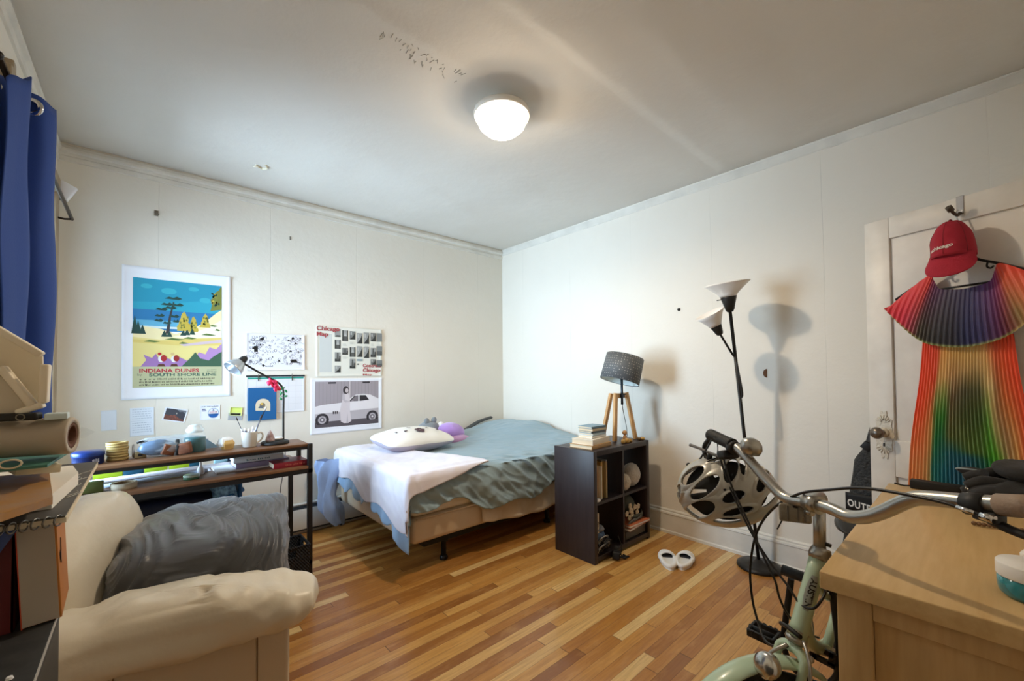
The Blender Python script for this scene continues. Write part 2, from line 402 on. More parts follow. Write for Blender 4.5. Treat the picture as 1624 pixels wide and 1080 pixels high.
# ------------------------------------------------------------ ceiling lamp
LX, LY = -1.765, -2.085
cl = thing('ceiling_lamp', 'round glowing flush ceiling lamp with white rim', 'lamp', (LX, LY, H - .165))
wm = mat('lamp_white', (235, 233, 226), .35)
done(MB().lathe([(.0, H), (.055, H), (.058, H - .02), (.05, H - .055), (.0, H - .055)], (LX, LY, 0)), 'canopy', wm, cl)
done(MB().lathe([(.0, H - .05), (.12, H - .052), (.148, H - .06), (.152, H - .075), (.148, H - .09), (.138, H - .088), (.132, H - .07), (.0, H - .062)], (LX, LY, 0), seg=64), 'rim_pan', wm, cl)
glow = bpy.data.materials.new('lamp_glow'); glow.use_nodes = True; gn_ = glow.node_tree; gn_.nodes.clear()
go2 = gn_.nodes.new('ShaderNodeOutputMaterial'); gx = gn_.nodes.new('ShaderNodeMixShader'); gx.inputs[0].default_value = .45; gtr = gn_.nodes.new('ShaderNodeBsdfTransparent'); gem = gn_.nodes.new('ShaderNodeEmission'); gem.inputs[0].default_value = rgb((255, 240, 218)); gem.inputs[1].default_value = 12
gn_.links.new(gtr.outputs[0], gx.inputs[1]); gn_.links.new(gem.outputs[0], gx.inputs[2]); gn_.links.new(gx.outputs[0], go2.inputs[0])
bulb = bpy.data.lights.new('ceiling_bulb', 'POINT'); bulb.energy = 5; bulb.color = (1, .80, .575); bulb.shadow_soft_size = .035
bo = bpy.data.objects.new('ceiling_bulb', bulb); COL.objects.link(bo); bo.location = (LX, LY, H - .150)
spt = bpy.data.lights.new('ceiling_reflector_bulb', 'SPOT'); spt.energy = 56; spt.color = (1, .80, .575); spt.shadow_soft_size = .035; spt.spot_size = math.radians(172); spt.spot_blend = .55
so2 = bpy.data.objects.new('ceiling_reflector_bulb', spt); COL.objects.link(so2); so2.location = (LX, LY, H - .150)
done(MB().lathe([(.136, H - .074), (.134, H - .100), (.122, H - .135), (.090, H - .165), (.045, H - .182), (.0, H - .187)], (LX, LY, 0), seg=64, cap=False), 'glass_bowl', glow, cl, label='bright frosted glass bowl')
for o in cl.children:
    if o.name.startswith('glass_bowl'): pass

# ------------------------------------------------------------ small marks on the walls
nail_m = mat('old_nail', (120, 112, 98), .5, .3)
def mark(name, p, n, r, m, label, cat, l=.012):
    p = V(p); n = V(n); return tag(done(MB().cyl(p - n * .002, p + n * l, r, r * .8, 10), name, m), label, cat)
b = MB(); b.tube([(-3.14, -.002, 2.44), (-3.14, -.02, 2.425), (-3.13, -.03, 2.41), (-3.12, -.02, 2.42)], .004, 6, sm=3); b.box((-3.132, -.003, 2.43), (.022, .006, .04), bevel=.002)
tag(done(b, 'wall_hook', nail_m), 'small grey hook high on the back wall above the large poster', 'hook')
b = MB(); b.box((-2.293, -.003, 2.43), (.008, .006, .03), bevel=.002)
tag(done(b, 'picture_nail', nail_m), 'tiny nail high on the back wall right of the hook', 'nail')
b = MB(); b.lathe([(0, 0), (.012, 0), (.010, .012), (0, .016)], (0, -2.175, 1.796), M=frame((0, 0, 0), (0, 1, 0), (0, 0, 1), (-1, 0, 0)), seg=14)
tag(done(b, 'wall_anchor', mat('dark_rubber', (38, 36, 34), .6)), 'dark round wall anchor on the right wall left of the floor lamp', 'anchor')
b = MB(); poly = [(.024 * math.cos(a), .03 * math.sin(a)) for a in [PI / 2 + PI * i / 12 for i in range(13)]]
b.prism(poly, 0, .003, frame((-.0005, -2.79, 1.286), (0, -1, 0), (0, 0, 1), (-1, 0, 0)))
tag(done(b, 'wall_hole', mat('raw_brown', (104, 66, 36), .8)), 'half round brown patch in the plaster right of the floor lamp', 'patch')
b = MB(); b.tube([(-2.62, -.46, H - .004), (-2.58, -.43, H - .006), (-2.55, -.46, H - .006), (-2.57, -.50, H - .004)], .009, 8, sm=5, flat=.6); b.tube([(-2.60, -.44, H - .004), (-2.63, -.42, H - .003)], .005, 6)
tag(done(b, 'ceiling_patch', mat('patch_cream', (226, 218, 196), .7)), 'small cream lump of old filler on the ceiling above the large poster', 'patch')

b = MB(); random.seed(17)
for k in range(46):
    x_ = -2.45 + .42 * random.random(); y_ = -2.14 + .10 * random.random(); l_ = random.uniform(.006, .03); a = random.uniform(.6, 2.2)
    b.tube([(x_, y_, cz(x_, y_) - .0006), (x_ + l_ * math.cos(a), y_ + l_ * math.sin(a), cz(x_ + l_ * math.cos(a), y_ + l_ * math.sin(a)) - .0006)], .0011, 5)
tag(done(b, 'plaster_scuffs', mat('scuff_grey', (150, 146, 136), .8)), 'cluster of fine grey scratches in the ceiling plaster left of the lamp', 'scratches', kind='stuff')
# ------------------------------------------------------------ bed
BX0, BX1, BY0, BY1 = -1.90, -.03, -1.33, -.03
bed = thing('bed', 'low double bed with tan box spring on a black metal frame in the corner', 'bed', ((BX0 + BX1) / 2, (BY0 + BY1) / 2, 0))
blackm = mat('black_metal', (28, 27, 27), .45, .4, bump=(80, .1, .001))
bedm = mat('ticking_fabric', (206, 182, 150), .8, var=(3, .5, (222, 212, 196)), bump=(220, .35, .002))
matm = mat('mattress_fabric', (232, 226, 214), .8, bump=(60, .3, .004))
b = MB(); b.box(((BX0 + BX1) / 2, (BY0 + BY1) / 2, .285), (BX1 - BX0, BY1 - BY0, .17), bevel=.035, seg=4)
b.tube([(BX0 + .03, BY0 - .003, .365), (BX1, BY0 - .003, .365)], .006, 8)
done(b, 'box_spring', bedm, bed)
b = MB(); b.box(((BX0 + BX1) / 2, (BY0 + BY1) / 2, .48), (BX1 - BX0, BY1 - BY0, .22), bevel=.05, seg=5)
done(b, 'mattress', matm, bed)
for yy in (BY0 + .05, BY1 - .03): done(MB().box(((BX0 + BX1) / 2 + .04, yy, .18), (BX1 - BX0 - .12, .035, .035)), 'side_rail', blackm, bed)
for xx in (BX0 + .12, -.95, BX1 - .1): done(MB().box((xx, (BY0 + BY1) / 2, .175), (.035, BY1 - BY0 - .1, .03)), 'cross_rail', blackm, bed)
for xx in (-1.60, -.55):
    for yy in (BY0 + .11, BY1 - .06):
        b = MB(); b.tube([(xx, yy, .175), (xx, yy, .03)], .018, 12); b.lathe([(.0, .0), (.028, .002), (.03, .018), (.016, .035), (0, .035)], (xx, yy, 0), seg=16)
        b.box((xx, yy, .15), (.05, .05, .05), bevel=.006)
        done(b, 'leg', blackm, bed)
# torn fabric flap hanging along the long side of the box spring
b = MB()
def flap(u, v):
    x = -1.36 + 1.0 * u; lo = .235 - .055 * math.sin(u * PI * .9) + .012 * fuzz((x * 6, 0, 0), 1)
    z = .375 + (lo - .375) * v
    return V((x, BY0 - .012 - .028 * v * (.6 + .4 * math.sin(x * 23)) , z))
b.grid(flap, 50, 10)
flapo = done(b, 'fabric_flap', mat('flap_cloth', (206, 184, 154), .85, var=(9, .4, (236, 230, 218)), bump=(60, .3, .003)), bed); solid(flapo, .004)

TOP = .60
def drape(xq, yq, x0, y0, top, ang=0.0, out=.015):
    """sheet point (xq,yq) laid over the mattress; past the left end or the front it hangs"""
    dx = max(0.0, x0 - xq); dy = max(0.0, y0 - yq); d = max(dx, dy) if (dx == 0 or dy == 0) else math.hypot(dx, dy)
    r = .05
    X, Y = max(xq, x0), max(yq, y0)
    hx = min(1.0, dx / r) ; hy = min(1.0, dy / r)
    if dx > 0: X -= (out + .02 * min(1, dx / .15)) * hx
    if dy > 0: Y -= (out + .02 * min(1, dy / .15)) * hy
    z = top - max(0, d - r * .4) if d > 0 else top
    if 0 < d: z = top - (d * d / (2 * r) if d < r else d - r / 2)
    return V((X, Y, z))
def folds(x, y, k, s=1.0, ang=.5):
    ca, sa = math.cos(ang), math.sin(ang); u, v = x * ca + y * sa, -x * sa + y * ca
    return .5 * (ridge((u * 2.2, v * 9, 0), s, k) - .3) + .3 * (ridge((u * 5, v * 21, 1), s, k + 3) - .3) + .25 * fuzz((x, y, 0), 14 * s, k)
# duvet
def duvet(u, v):
    x = -2.06 + (2.06 - .04) * u; yl = -.05; L_ = 1.30 + (.235 + .045 * math.sin(x * 5 + 1) + .03 * math.sin(x * 13) + .05 * max(0, min(1, (x + 1.5) / .4)))
    y = yl - L_ * v
    if x < BX0 - .02: y = yl - (L_ + .05 + .12 * max(0, v - .7)) * v
    p = drape(x, y, BX0 - .01, BY0 - .008, TOP + .025)
    # bunched bedding and pillows under the head end
    hump = .15 * math.exp(-((x + .25) / .42) ** 2) * math.exp(-((y + .42) / .42) ** 4) + .05 * math.exp(-((x + .85) / .22) ** 2 - ((y + .25) / .25) ** 2)
    hump += .075 * math.exp(-((x + .12) / .28) ** 2 - ((y + .95) / .33) ** 2)
    side = max(0.0, min(1.0, (BY0 - y + .22) / .2))
    f = folds(x, y, 2.0, 1.0, -.62) * (.017 + .034 * side) + .012 * fuzz((x, y, 0), 3.5, 5)
    n = V((0, -side, 1 - side * .8)).normalized()
    if x < BX0: n = V((-1, 0, .2)).normalized()
    return p + V((0, 0, hump)) + n * (f + .012)
duvet_m = mat('duvet_cotton', (146, 168, 178), .85, var=(5, .25, (134, 154, 164)), bump=(110, .25, .002), sheen=.2)
b = MB(); b.grid(duvet, 260, 190)
dv = tag(done(b, 'duvet', duvet_m), 'crumpled grey blue duvet spread over the bed and humped at the head end', 'duvet'); solid(dv, .01, -1)
# white and lilac throw over the left end
def throw(u, v):
    # u: across (left hanging -> right), v: back -> front
    y = -.10 - (1.40 - .13 * u ** 1.5 + .05 * (1 - u) * v) * v
    xr = -1.62 + .30 * v ** 1.3 + .03 * math.sin(v * 9)
    drop = .20 + .20 * v + .03 * math.sin(v * 17)
    x = (BX0 - drop) + (xr - (BX0 - drop)) * u
    p = drape(x, y, BX0 - .03, BY0 - .04, TOP + .058)
    f = .010 * fuzz((x, y, 0), 5, 9) + .008 * folds(x, y, 6, .8, .9)
    n = V((0, 0, 1))
    if x < BX0: n = V((-1, 0, .1)).normalized()
    elif y < BY0: n = V((0, -1, .3)).normalized()
    return p + n * (f + .006)
throw_m = mat('throw_fleece', (233, 229, 238), .95, var=(14, .35, (214, 206, 224)), bump=(260, .5, .003), sheen=.4)
b = MB(); b.grid(throw, 110, 150)
th = tag(done(b, 'throw_blanket', throw_m), 'pale lilac fleece throw lying over the left end of the bed', 'blanket'); solid(th, .014, 1)
# blue corner of the sheet hanging at the near left corner and the fringe under the throw
sheet_m = mat('blue_sheet', (150, 182, 214), .85, bump=(90, .3, .002), sheen=.2)
def sheet(u, v):
    y = -.14 - 1.205 * u; lo = .455 - .13 * u - .05 * abs(math.sin(u * 11)) - .02 * abs(math.sin(u * 37)) - .10 * max(0, (u - .80) / .2) - .06 * fuzz((u * 5, 0, 0), 1, 2)
    z = .57 + (lo - .57) * v
    x = BX0 - .055 - .02 * v + .012 * math.sin(u * 44 + v * 2) * v
    if u > .95: x += (u - .95) * .6
    return V((x, y, z))
b = MB(); b.grid(sheet, 160, 22); so = tag(done(b, 'bed_sheet', sheet_m), 'light blue sheet edge hanging under the throw at the foot of the bed', 'sheet'); solid(so, .005)
def tail(u, v):
    # twisted end of a blanket hanging behind the bed's far left corner down to the floor
    z = .60 - .53 * v; cx = BX0 - .085 - .075 * math.sin(v * 2.6) + .12 * max(0, v - .55); cy = -.17 - .05 * v
    wd = .085 + .05 * math.sin(v * 7 + 1) * (1 - v) - .06 * max(0, v - .75) * 3.5
    a = u * 2 * PI
    return V((cx + wd * math.cos(a) * (1 + .25 * math.sin(a * 5 + v * 9)), cy + .45 * wd * math.sin(a) * (1 + .2 * math.sin(a * 4)), z + .01 * math.sin(a * 3)))
b = MB(); R_ = b.grid(tail, 48, 44, cu=True)
tag(done(b, 'blue_blanket', mat('blue_blanket', (148, 172, 212), .9, bump=(60, .4, .004), sheen=.3)), 'blue blanket end trailing from the far left corner of the bed to the floor', 'blanket')
# dark sheet edge running behind at the wall
b = MB(); b.tube([(-.78, -.09, .66), (-.6, -.08, .70), (-.42, -.07, .765), (-.24, -.07, .80)], .014, 8, sm=5, flat=2.2)
tag(done(b, 'rolled_blanket_edge', mat('charcoal_knit', (74, 76, 76), .9)), 'dark grey blanket edge lying along the wall behind the duvet', 'blanket')
# white cushion with printed motifs
pl = thing('square_cushion', 'white cushion with small printed motifs and grey underside', 'cushion', (-1.30, -.60, .66), .15)
Mx = T((-1.445, -.50, .742), (.10, .03, .10))
def pd(d, q): return .006 * fuzz(q, 9)
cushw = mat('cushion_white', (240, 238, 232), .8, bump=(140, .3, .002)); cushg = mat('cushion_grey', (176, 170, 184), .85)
b = MB(); b.pillow((0, 0, 0), (.315, .20, .098), Mx, e=.5, ez=.95, seg=64, disp=pd, pinch=.22)
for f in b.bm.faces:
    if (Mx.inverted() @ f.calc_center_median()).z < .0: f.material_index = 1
cu_ = done(b, 'cover', [cushw, cushg], pl)
pm = mat('print_plum', (92, 70, 76), .8)
for k, (px_, py_, r_) in enumerate(((0.0, -.085, .045), (-.13, -.08, .022), (.10, -.05, .02), (-.06, .0, .018), (.17, -.09, .022), (-.21, -.05, .016))):
    b = MB()
    for j in range(5 if r_ > .03 else 3):
        a = j * 2 * PI / 5 + k; cx_, cy_ = px_ + r_ * .55 * math.cos(a), py_ + r_ * .55 * math.sin(a)
        hh = lambda xx, yy: .098 * max(0.0, 1 - (((abs(xx) / .315) ** 4 + (abs(yy) / .20) ** 4) ** .25) ** (2 / .95)) ** .475 + .001
        ring = [b.bm.verts.new(Mx @ V((cx_ + r_ * .5 * math.cos(q), cy_ + r_ * .38 * math.sin(q), hh(cx_ + r_ * .5 * math.cos(q), cy_ + r_ * .38 * math.sin(q)) + .0065))) for q in [2 * PI * i / 10 for i in range(10)]]
        b.cap(ring)
    done(b, 'printed_motif', pm, cu_)
# plush toys
pu = thing('plush_toy', 'plump purple plush toy behind the white cushion', 'toy', (-.88, -.32, .64)); pum = mat('plush_purple', (178, 140, 214), .95, bump=(200, .6, .003), sheen=.6)
b = MB(); b.ball((-.95, -.33, .735), (.15, .12, .09), 28, T(rot=(0, .2, .3)), fn=lambda d: 1 + .04 * fuzz(d, 3)); b.ball((-1.07, -.40, .70), (.07, .06, .055), 18)
done(b, 'body', pum, pu)
b = MB(); b.ball((-.91, -.42, .665), (.14, .07, .05), 20, T(rot=(0, .1, .2))); done(b, 'fin', mat('plush_pink', (190, 146, 190), .95, bump=(200, .6, .003), sheen=.6), pu)
b = MB()
for q in (-1.12, -1.075): b.ball((q, -.455, .735), (.018, .012, .014), 10)
done(b, 'snout', mat('plush_tan', (176, 138, 106), .9), pu)
gr = thing('plush_toy', 'grey plush toy with a white patch lying at the wall behind the cushion', 'toy', (-1.14, -.22, .64)); grm = mat('plush_grey', (128, 134, 138), .95, bump=(180, .7, .004), sheen=.5)
b = MB(); b.ball((-1.13, -.22, .77), (.12, .08, .075), 24, fn=lambda d: 1 + .06 * fuzz(d, 3)); b.ball((-1.25, -.21, .74), (.09, .06, .05), 18); b.ball((-1.07, -.25, .69), (.16, .08, .05), 18)
done(b, 'body', grm, gr)
b = MB(); b.ball((-1.02, -.26, .80), (.035, .03, .035), 14); done(b, 'face_patch', mat('plush_white', (232, 228, 222), .95), gr)
b = MB(); b.ball((-1.17, -.25, .85), (.03, .015, .03), 12); b.ball((-1.09, -.25, .855), (.03, .015, .03), 12); done(b, 'ear', grm, gr)
# ------------------------------------------------------------ cube shelf
SX0, SX1, SY0, SY1, SZ = -.905, -.199, -2.005, -1.645, .762
esp = wood('espresso_laminate', (52, 42, 42), (40, 31, 32), 2, 4, .42, 10)
sh = thing('cube_shelf', 'dark brown four compartment cube shelf at the foot of the wall', 'shelf', ((SX0 + SX1) / 2, (SY0 + SY1) / 2, 0))
t_ = .036; ym = (SY0 + SY1) / 2; D_ = SY1 - SY0
done(MB().box((SX0 + t_ / 2, ym, SZ / 2), (t_, D_, SZ), bevel=.001), 'side_panel', esp, sh)
done(MB().box((SX1 - t_ / 2, ym, SZ / 2), (t_, D_, SZ), bevel=.001), 'side_panel', esp, sh)
done(MB().box(((SX0 + SX1) / 2, ym, SZ - t_ / 2), (SX1 - SX0 - 2 * t_ - .001, D_, t_), bevel=.001), 'top_panel', esp, sh)
done(MB().box(((SX0 + SX1) / 2, ym, t_ / 2 + .012), (SX1 - SX0 - 2 * t_ - .001, D_, t_), bevel=.001), 'bottom_panel', esp, sh)
xm = (SX0 + SX1) / 2; zm_ = .40
done(MB().box((xm, ym, SZ / 2 + .005), (.018, D_ - .004, SZ - 2 * t_ - .012)), 'divider', esp, sh)
for a, c in ((SX0 + t_, xm - .009), (xm + .009, SX1 - t_)):
    done(MB().box(((a + c) / 2, ym, zm_), (c - a - .001, D_ - .006, .018)), 'shelf_board', esp, sh)

PAGE = mat('book_pages', (226, 208, 178), .85, bump=(300, .4, .001)); PAGEW = mat('white_pages', (238, 234, 226), .85)
def book(c, size, rz, m, label, group=None, spine='-y', tilt=(0, 0), pm=None, name='book', parent=None):
    """size = (length along spine, width, thickness); lies flat, spine on local -y, turned rz"""
    L_, Wd, th_ = size; c = V(c)
    tb = thing(name, label, 'book', c, 0, group, rot=(tilt[0], tilt[1], rz)); M = IMAT[tb.name]
    b = MB(); k = min(.003, th_ * .15)
    b.box((0, 0, k / 2), (L_, Wd, k)); b.box((0, 0, th_ - k / 2), (L_, Wd, k)); b.box((0, -Wd / 2 + k / 2, th_ / 2), (L_, k, th_), bevel=k * .3)
    bmesh.ops.transform(b.bm, matrix=M, verts=b.bm.verts[:]); done(b, 'cover', m, tb)
    b = MB().box((0, .001, th_ / 2), (L_ - .006, Wd - .008, th_ - 2 * k)); bmesh.ops.transform(b.bm, matrix=M, verts=b.bm.verts[:]); done(b, 'page_block', pm or PAGE, tb)
    return tb
def book_up(c, size, rz, m, label, group=None, pm=None, lean=0.0, name='book'):
    """standing book: size=(depth, thickness, height), spine toward local -y"""
    D2, th_, hh = size; tb = thing(name, label, 'book', c, 0, group, rot=(0, lean, rz)); M = IMAT[tb.name]; k = min(.0025, th_ * .18)
    b = MB(); b.box((-th_ / 2 + k / 2, 0, hh / 2), (k, D2, hh)); b.box((th_ / 2 - k / 2, 0, hh / 2), (k, D2, hh)); b.box((0, -D2 / 2 + k / 2, hh / 2), (th_, k, hh))
    bmesh.ops.transform(b.bm, matrix=M, verts=b.bm.verts[:]); done(b, 'cover', m, tb)
    b = MB().box((0, .002, hh / 2), (th_ - 2 * k, D2 - .008, hh - .008)); bmesh.ops.transform(b.bm, matrix=M, verts=b.bm.verts[:]); done(b, 'page_block', pm or PAGE, tb)
    return tb
G = 'books stacked on top of the cube shelf'
bc = lambda n, c, r=.45: mat('book_' + n, c, r)
z = SZ + .001
book((-.735, -1.85, z), (.26, .19, .026), .08, bc('tan', (196, 156, 104)), 'widest tan book at the bottom of the stack on the cube shelf', G)
book((-.725, -1.845, z + .027), (.245, .175, .036), .12, bc('cream', (232, 222, 204)), 'thick cream book second from the bottom of the stack on the cube shelf', G)
book((-.70, -1.84, z + .064), (.17, .125, .018), .0, bc('white', (234, 232, 228)), 'small white book under the blue ones in the stack on the cube shelf', G)
book((-.70, -1.84, z + .083), (.165, .12, .016), .05, bc('paleblue', (176, 196, 206)), 'small pale blue book in the middle of the stack on the cube shelf', G)
book((-.70, -1.838, z + .100), (.165, .12, .014), -.03, bc('slate', (92, 110, 122)), 'small slate blue book near the top of the stack on the cube shelf', G)
book((-.70, -1.84, z + .115), (.17, .125, .017), .03, bc('sand', (206, 190, 160)), 'small sand coloured book just below the top one on the cube shelf', G)
book((-.702, -1.84, z + .133), (.17, .125, .015), .0, bc('bluegrey', (112, 146, 166)), 'small blue grey book topmost on the cube shelf stack', G)

# tripod table lamp with tilted drum shade
lm = thing('table_lamp', 'wooden tripod table lamp with tilted grey drum shade on the cube shelf', 'lamp', (-.31, -1.83, SZ))
pine = wood('pine_legs', (214, 172, 118), (190, 144, 90), 2, 8, .5, 12)
ax = V((-.335, -1.845, 1.19))
for nm, foot, top in (('leg', (-.455, -1.865, SZ), (-.418, -1.855, 1.135)), ('leg', (-.225, -1.905, SZ), (-.272, -1.855, 1.135)), ('leg', (-.43, -1.73, SZ), (-.40, -1.80, 1.13))):
    b = MB(); a, c = V(foot), V(top); zx = (c - a).normalized(); yx = V((.08, 1, 0)); xx = yx.cross(zx); yx = zx.cross(xx)
    b.box((0, 0, (c - a).length / 2), (.034, .022, (c - a).length), bevel=.003); bmesh.ops.transform(b.bm, matrix=frame(a + V((0, 0, .002)), xx, yx, zx), verts=b.bm.verts[:])
    done(b, nm, pine, lm)
done(MB().box((-.345, -1.852, 1.115), (.150, .026, .038), bevel=.003), 'crossbar', pine, lm)
b = MB(); b.tube([(-.362, -1.875, 1.045), (-.362, -1.875, 1.25)], .0095, 14); b.box((-.350, -1.872, 1.115), (.05, .012, .03), bevel=.003)
for dx in (-.035, -.012, .012): b.cyl((-.33 + dx, -1.872, 1.125), (-.33 + dx, -1.884, 1.125), .004, seg=8)
done(b, 'stem', mat('lamp_steel', (54, 62, 70), .4, .6), lm)
b = MB(); b.tube([(-.362, -1.875, 1.05), (-.355, -1.878, 1.0), (-.325, -1.875, .92), (-.295, -1.87, .84), (-.29, -1.86, SZ + .005), (-.30, -1.80, SZ + .004)], .0028, 8, sm=5)
done(b, 'cord', mat('grey_cord', (120, 120, 118), .6), lm)
# perforated shade
sm_ = mat('perforated_shade', (88, 92, 94), .6); t = NT(sm_); tc = t.n('TexCoord'); sp = t.n('SeparateXYZ'); t.nt.links.new(tc.outputs['Object'], sp.inputs[0])
shade_c = V((-.352, -1.875, 1.325)); sR, sH = .150, .205
SM = T(shade_c, (.10, .27, 0))
uvx = t.m('MULTIPLY', t.m('ARCTAN2', sp.outputs[1], sp.outputs[0]), 46 / (2 * PI)); uvz = t.m('MULTIPLY', sp.outputs[2], 46 / (2 * PI) / sR)
fx = t.m('SUBTRACT', t.m('FRACT', uvx), .5); fz = t.m('SUBTRACT', t.m('FRACT', uvz), .5)
d2 = t.m('SQRT', t.m('ADD', t.m('MULTIPLY', fx, fx), t.m('MULTIPLY', fz, fz)))
rn = t.n('TexWhiteNoise', noise_dimensions='2D'); t.put(rn.inputs['Vector'], t.comb(t.m('FLOOR', uvx), t.m('FLOOR', uvz), 0.0))
dot = t.m('MULTIPLY', t.m('LESS_THAN', d2, .16), t.m('GREATER_THAN', rn.outputs['Value'], .25))
t.put(t.b.inputs['Base Color'], t.mix(dot, rgb((92, 95, 97)), rgb((178, 176, 168))))
b = MB(); b.lathe([(sR * 1.02, -sH / 2), (sR * .98, sH / 2)], seg=72, cap=False)
so_ = done(b, 'lamp_shade', sm_); so_.matrix_world = SM; so_.location = SM.to_translation(); so_.rotation_euler = SM.to_euler()
# re-centre on its own axis so that the dot pattern follows the drum
me = so_.data; zs = [v.co.z for v in me.vertices]; me.transform(Matrix.Translation((0, 0, -(max(zs) + min(zs)) / 2)))
so_.parent = lm; so_.matrix_parent_inverse = IMAT[lm.name].inverted(); solid(so_, .003, -1)
b = MB(); b.lathe([(sR * 1.0 - .004, -sH / 2 + .003), (sR * .97 - .004, sH / 2 - .003)], seg=48, cap=False); bmesh.ops.transform(b.bm, matrix=SM, verts=b.bm.verts[:])
done(b, 'shade_lining', mat('shade_lining', (214, 226, 226), .7), lm)
b = MB()
for k in range(3):
    a = k * 2 * PI / 3; b.tube([SM @ V((0, 0, .03)), SM @ V((sR * .97 * math.cos(a), sR * .97 * math.sin(a), .03))], .002, 6)
b.tube([V((-.362, -1.875, 1.24)), SM @ V((0, 0, .04))], .012, 12); done(b, 'lamp_holder', mat('lamp_steel', (54, 62, 70)), lm)
# little gold things around the lamp foot
gold = mat('gold_brass', (196, 158, 92), .35, .5, bump=(60, .3, .002))
for k, (x_, y_, r_, h_, lab) in enumerate(((-.475, -1.955, .017, .030, 'small round brass pot left of the lamp foot on the cube shelf'), (-.435, -1.965, .019, .036, 'small brass pot in front of the left lamp leg on the cube shelf'), (-.385, -1.96, .015, .026, 'lowest small brass pot between the lamp legs on the cube shelf'), (-.225, -1.965, .020, .022, 'small brass dish right of the lamp on the cube shelf'))):
    tag(done(MB().lathe([(0, 0), (r_ * .8, 0), (r_, h_ * .3), (r_ * .92, h_ * .8), (r_ * .6, h_), (r_ * .5, h_ * .97), (0, h_ * .9)], (x_, y_, SZ + .001), seg=20), 'brass_pot', gold), lab, 'pot', 'brass trinkets on the cube shelf')
fg = thing('wooden_figurine', 'tiny round headed wooden figurine beside the tripod lamp foot', 'figurine', (-.40, -1.92, SZ)); fgm = mat('figurine_wood', (186, 142, 92), .5)
done(MB().lathe([(0, 0), (.014, 0), (.018, .02), (.012, .045), (.006, .055), (0, .055)], (-.40, -1.92, SZ + .001), seg=18), 'body', fgm, fg); done(MB().ball((-.40, -1.92, SZ + .071), .019, 18), 'head', fgm, fg)
tag(done(MB().box((-.165 - .09, -1.975 + .02, SZ + .012), (.035, .028, .022), rot=(0, 0, .3), bevel=.005), 'trinket_box', mat('dull_bronze', (120, 96, 62), .4, .5)), 'tiny bronze box at the front right corner of the cube shelf', 'box')

# upper left compartment: upright books
G = 'upright books in the upper left cube'
z = zm_ + .010; x = SX0 + t_ + .004
specs = [(.030, .215, (206, 182, 150), 'broad beige book at the left side of the upper left cube'), (.016, .20, (238, 226, 200), 'thin cream book second from the left in the upper left cube'), (.030, .235, (226, 190, 146), 'peach book third from the left in the upper left cube'),
         (.012, .23, (246, 238, 222), 'very thin white book in the upper left cube'), (.022, .255, (212, 170, 96), 'ochre book with dark spine marks in the upper left cube'), (.016, .26, (140, 128, 92), 'olive brown book fourth from the right in the upper left cube'), (.020, .255, (178, 152, 104), 'tall straw coloured book second from the right in the upper left cube'), (.010, .265, (168, 172, 172), 'tall thin grey binder at the right end of the books in the upper left cube')]
for i, (th_, hh, c_, lab) in enumerate(specs):
    tb = book_up((x + th_ / 2, SY0 + .025 + .09 + .012 * (i % 3), z), (.17, th_, hh), 0, bc('up%d' % i, c_, .6), lab, G); x += th_ + .0015
# small white block in front of the books
tag(done(MB().box((-.842, SY0 + .018, z + .011), (.036, .026, .02), bevel=.003), 'small_white_box', mat('white_plastic', (238, 238, 242), .4)), 'small white box lying in front of the upright books', 'box')
# upper right compartment: globe, pot and fluffy ball
gb = thing('small_globe', 'small grey globe on a brass foot at the back of the upper right cube', 'globe', (-.50, -1.86, z)); gm_ = mat('globe_grey', (122, 116, 112), .45, var=(22, .7, (80, 76, 78)))
done(MB().ball((-.495, -1.87, z + .215), .052, 24), 'globe_ball', gm_, gb)
b = MB(); b.tube([(-.495 + .062 * math.cos(a), -1.87, z + .215 + .062 * math.sin(a)) for a in [PI * (.45 + 1.1 * i / 14) for i in range(15)]], .004, 8); done(b, 'meridian_arm', mat('dark_bronze', (86, 76, 66), .35, .7), gb)
done(MB().lathe([(0, 0), (.045, 0), (.048, .015), (.03, .04), (.012, .07), (.010, .14), (.014, .155), (0, .16)], (-.495, -1.87, z), seg=24), 'foot', gold, gb)
def furry(c, r, m, lab, name, cat, k=0):
    b = MB(); b.ball(c, r, 48, fn=lambda d: 1 + .05 * fuzz(d, 4, k) + .05 * abs(fuzz(d, 14, k + 2))); return tag(done(b, name, m), lab, cat)
yarnm = mat('cream_wool', (214, 200, 176), .95, var=(26, .55, (168, 150, 124)), bump=(90, 1.0, .01), sheen=.5)
furry((-.475, -1.955, z + .062), (.058, .045, .062), yarnm, 'cream ball of wool at the left of the upper right cube', 'wool_ball', 'wool', 1)
furry((-.340, -1.93, z + .093), (.088, .062, .088), mat('pale_fleece', (196, 186, 172), .95, var=(12, .6, (150, 138, 124)), bump=(70, 1.0, .01), sheen=.5), 'large pale fluffy ball filling the right half of the upper right cube', 'plush_ball', 'toy', 5)
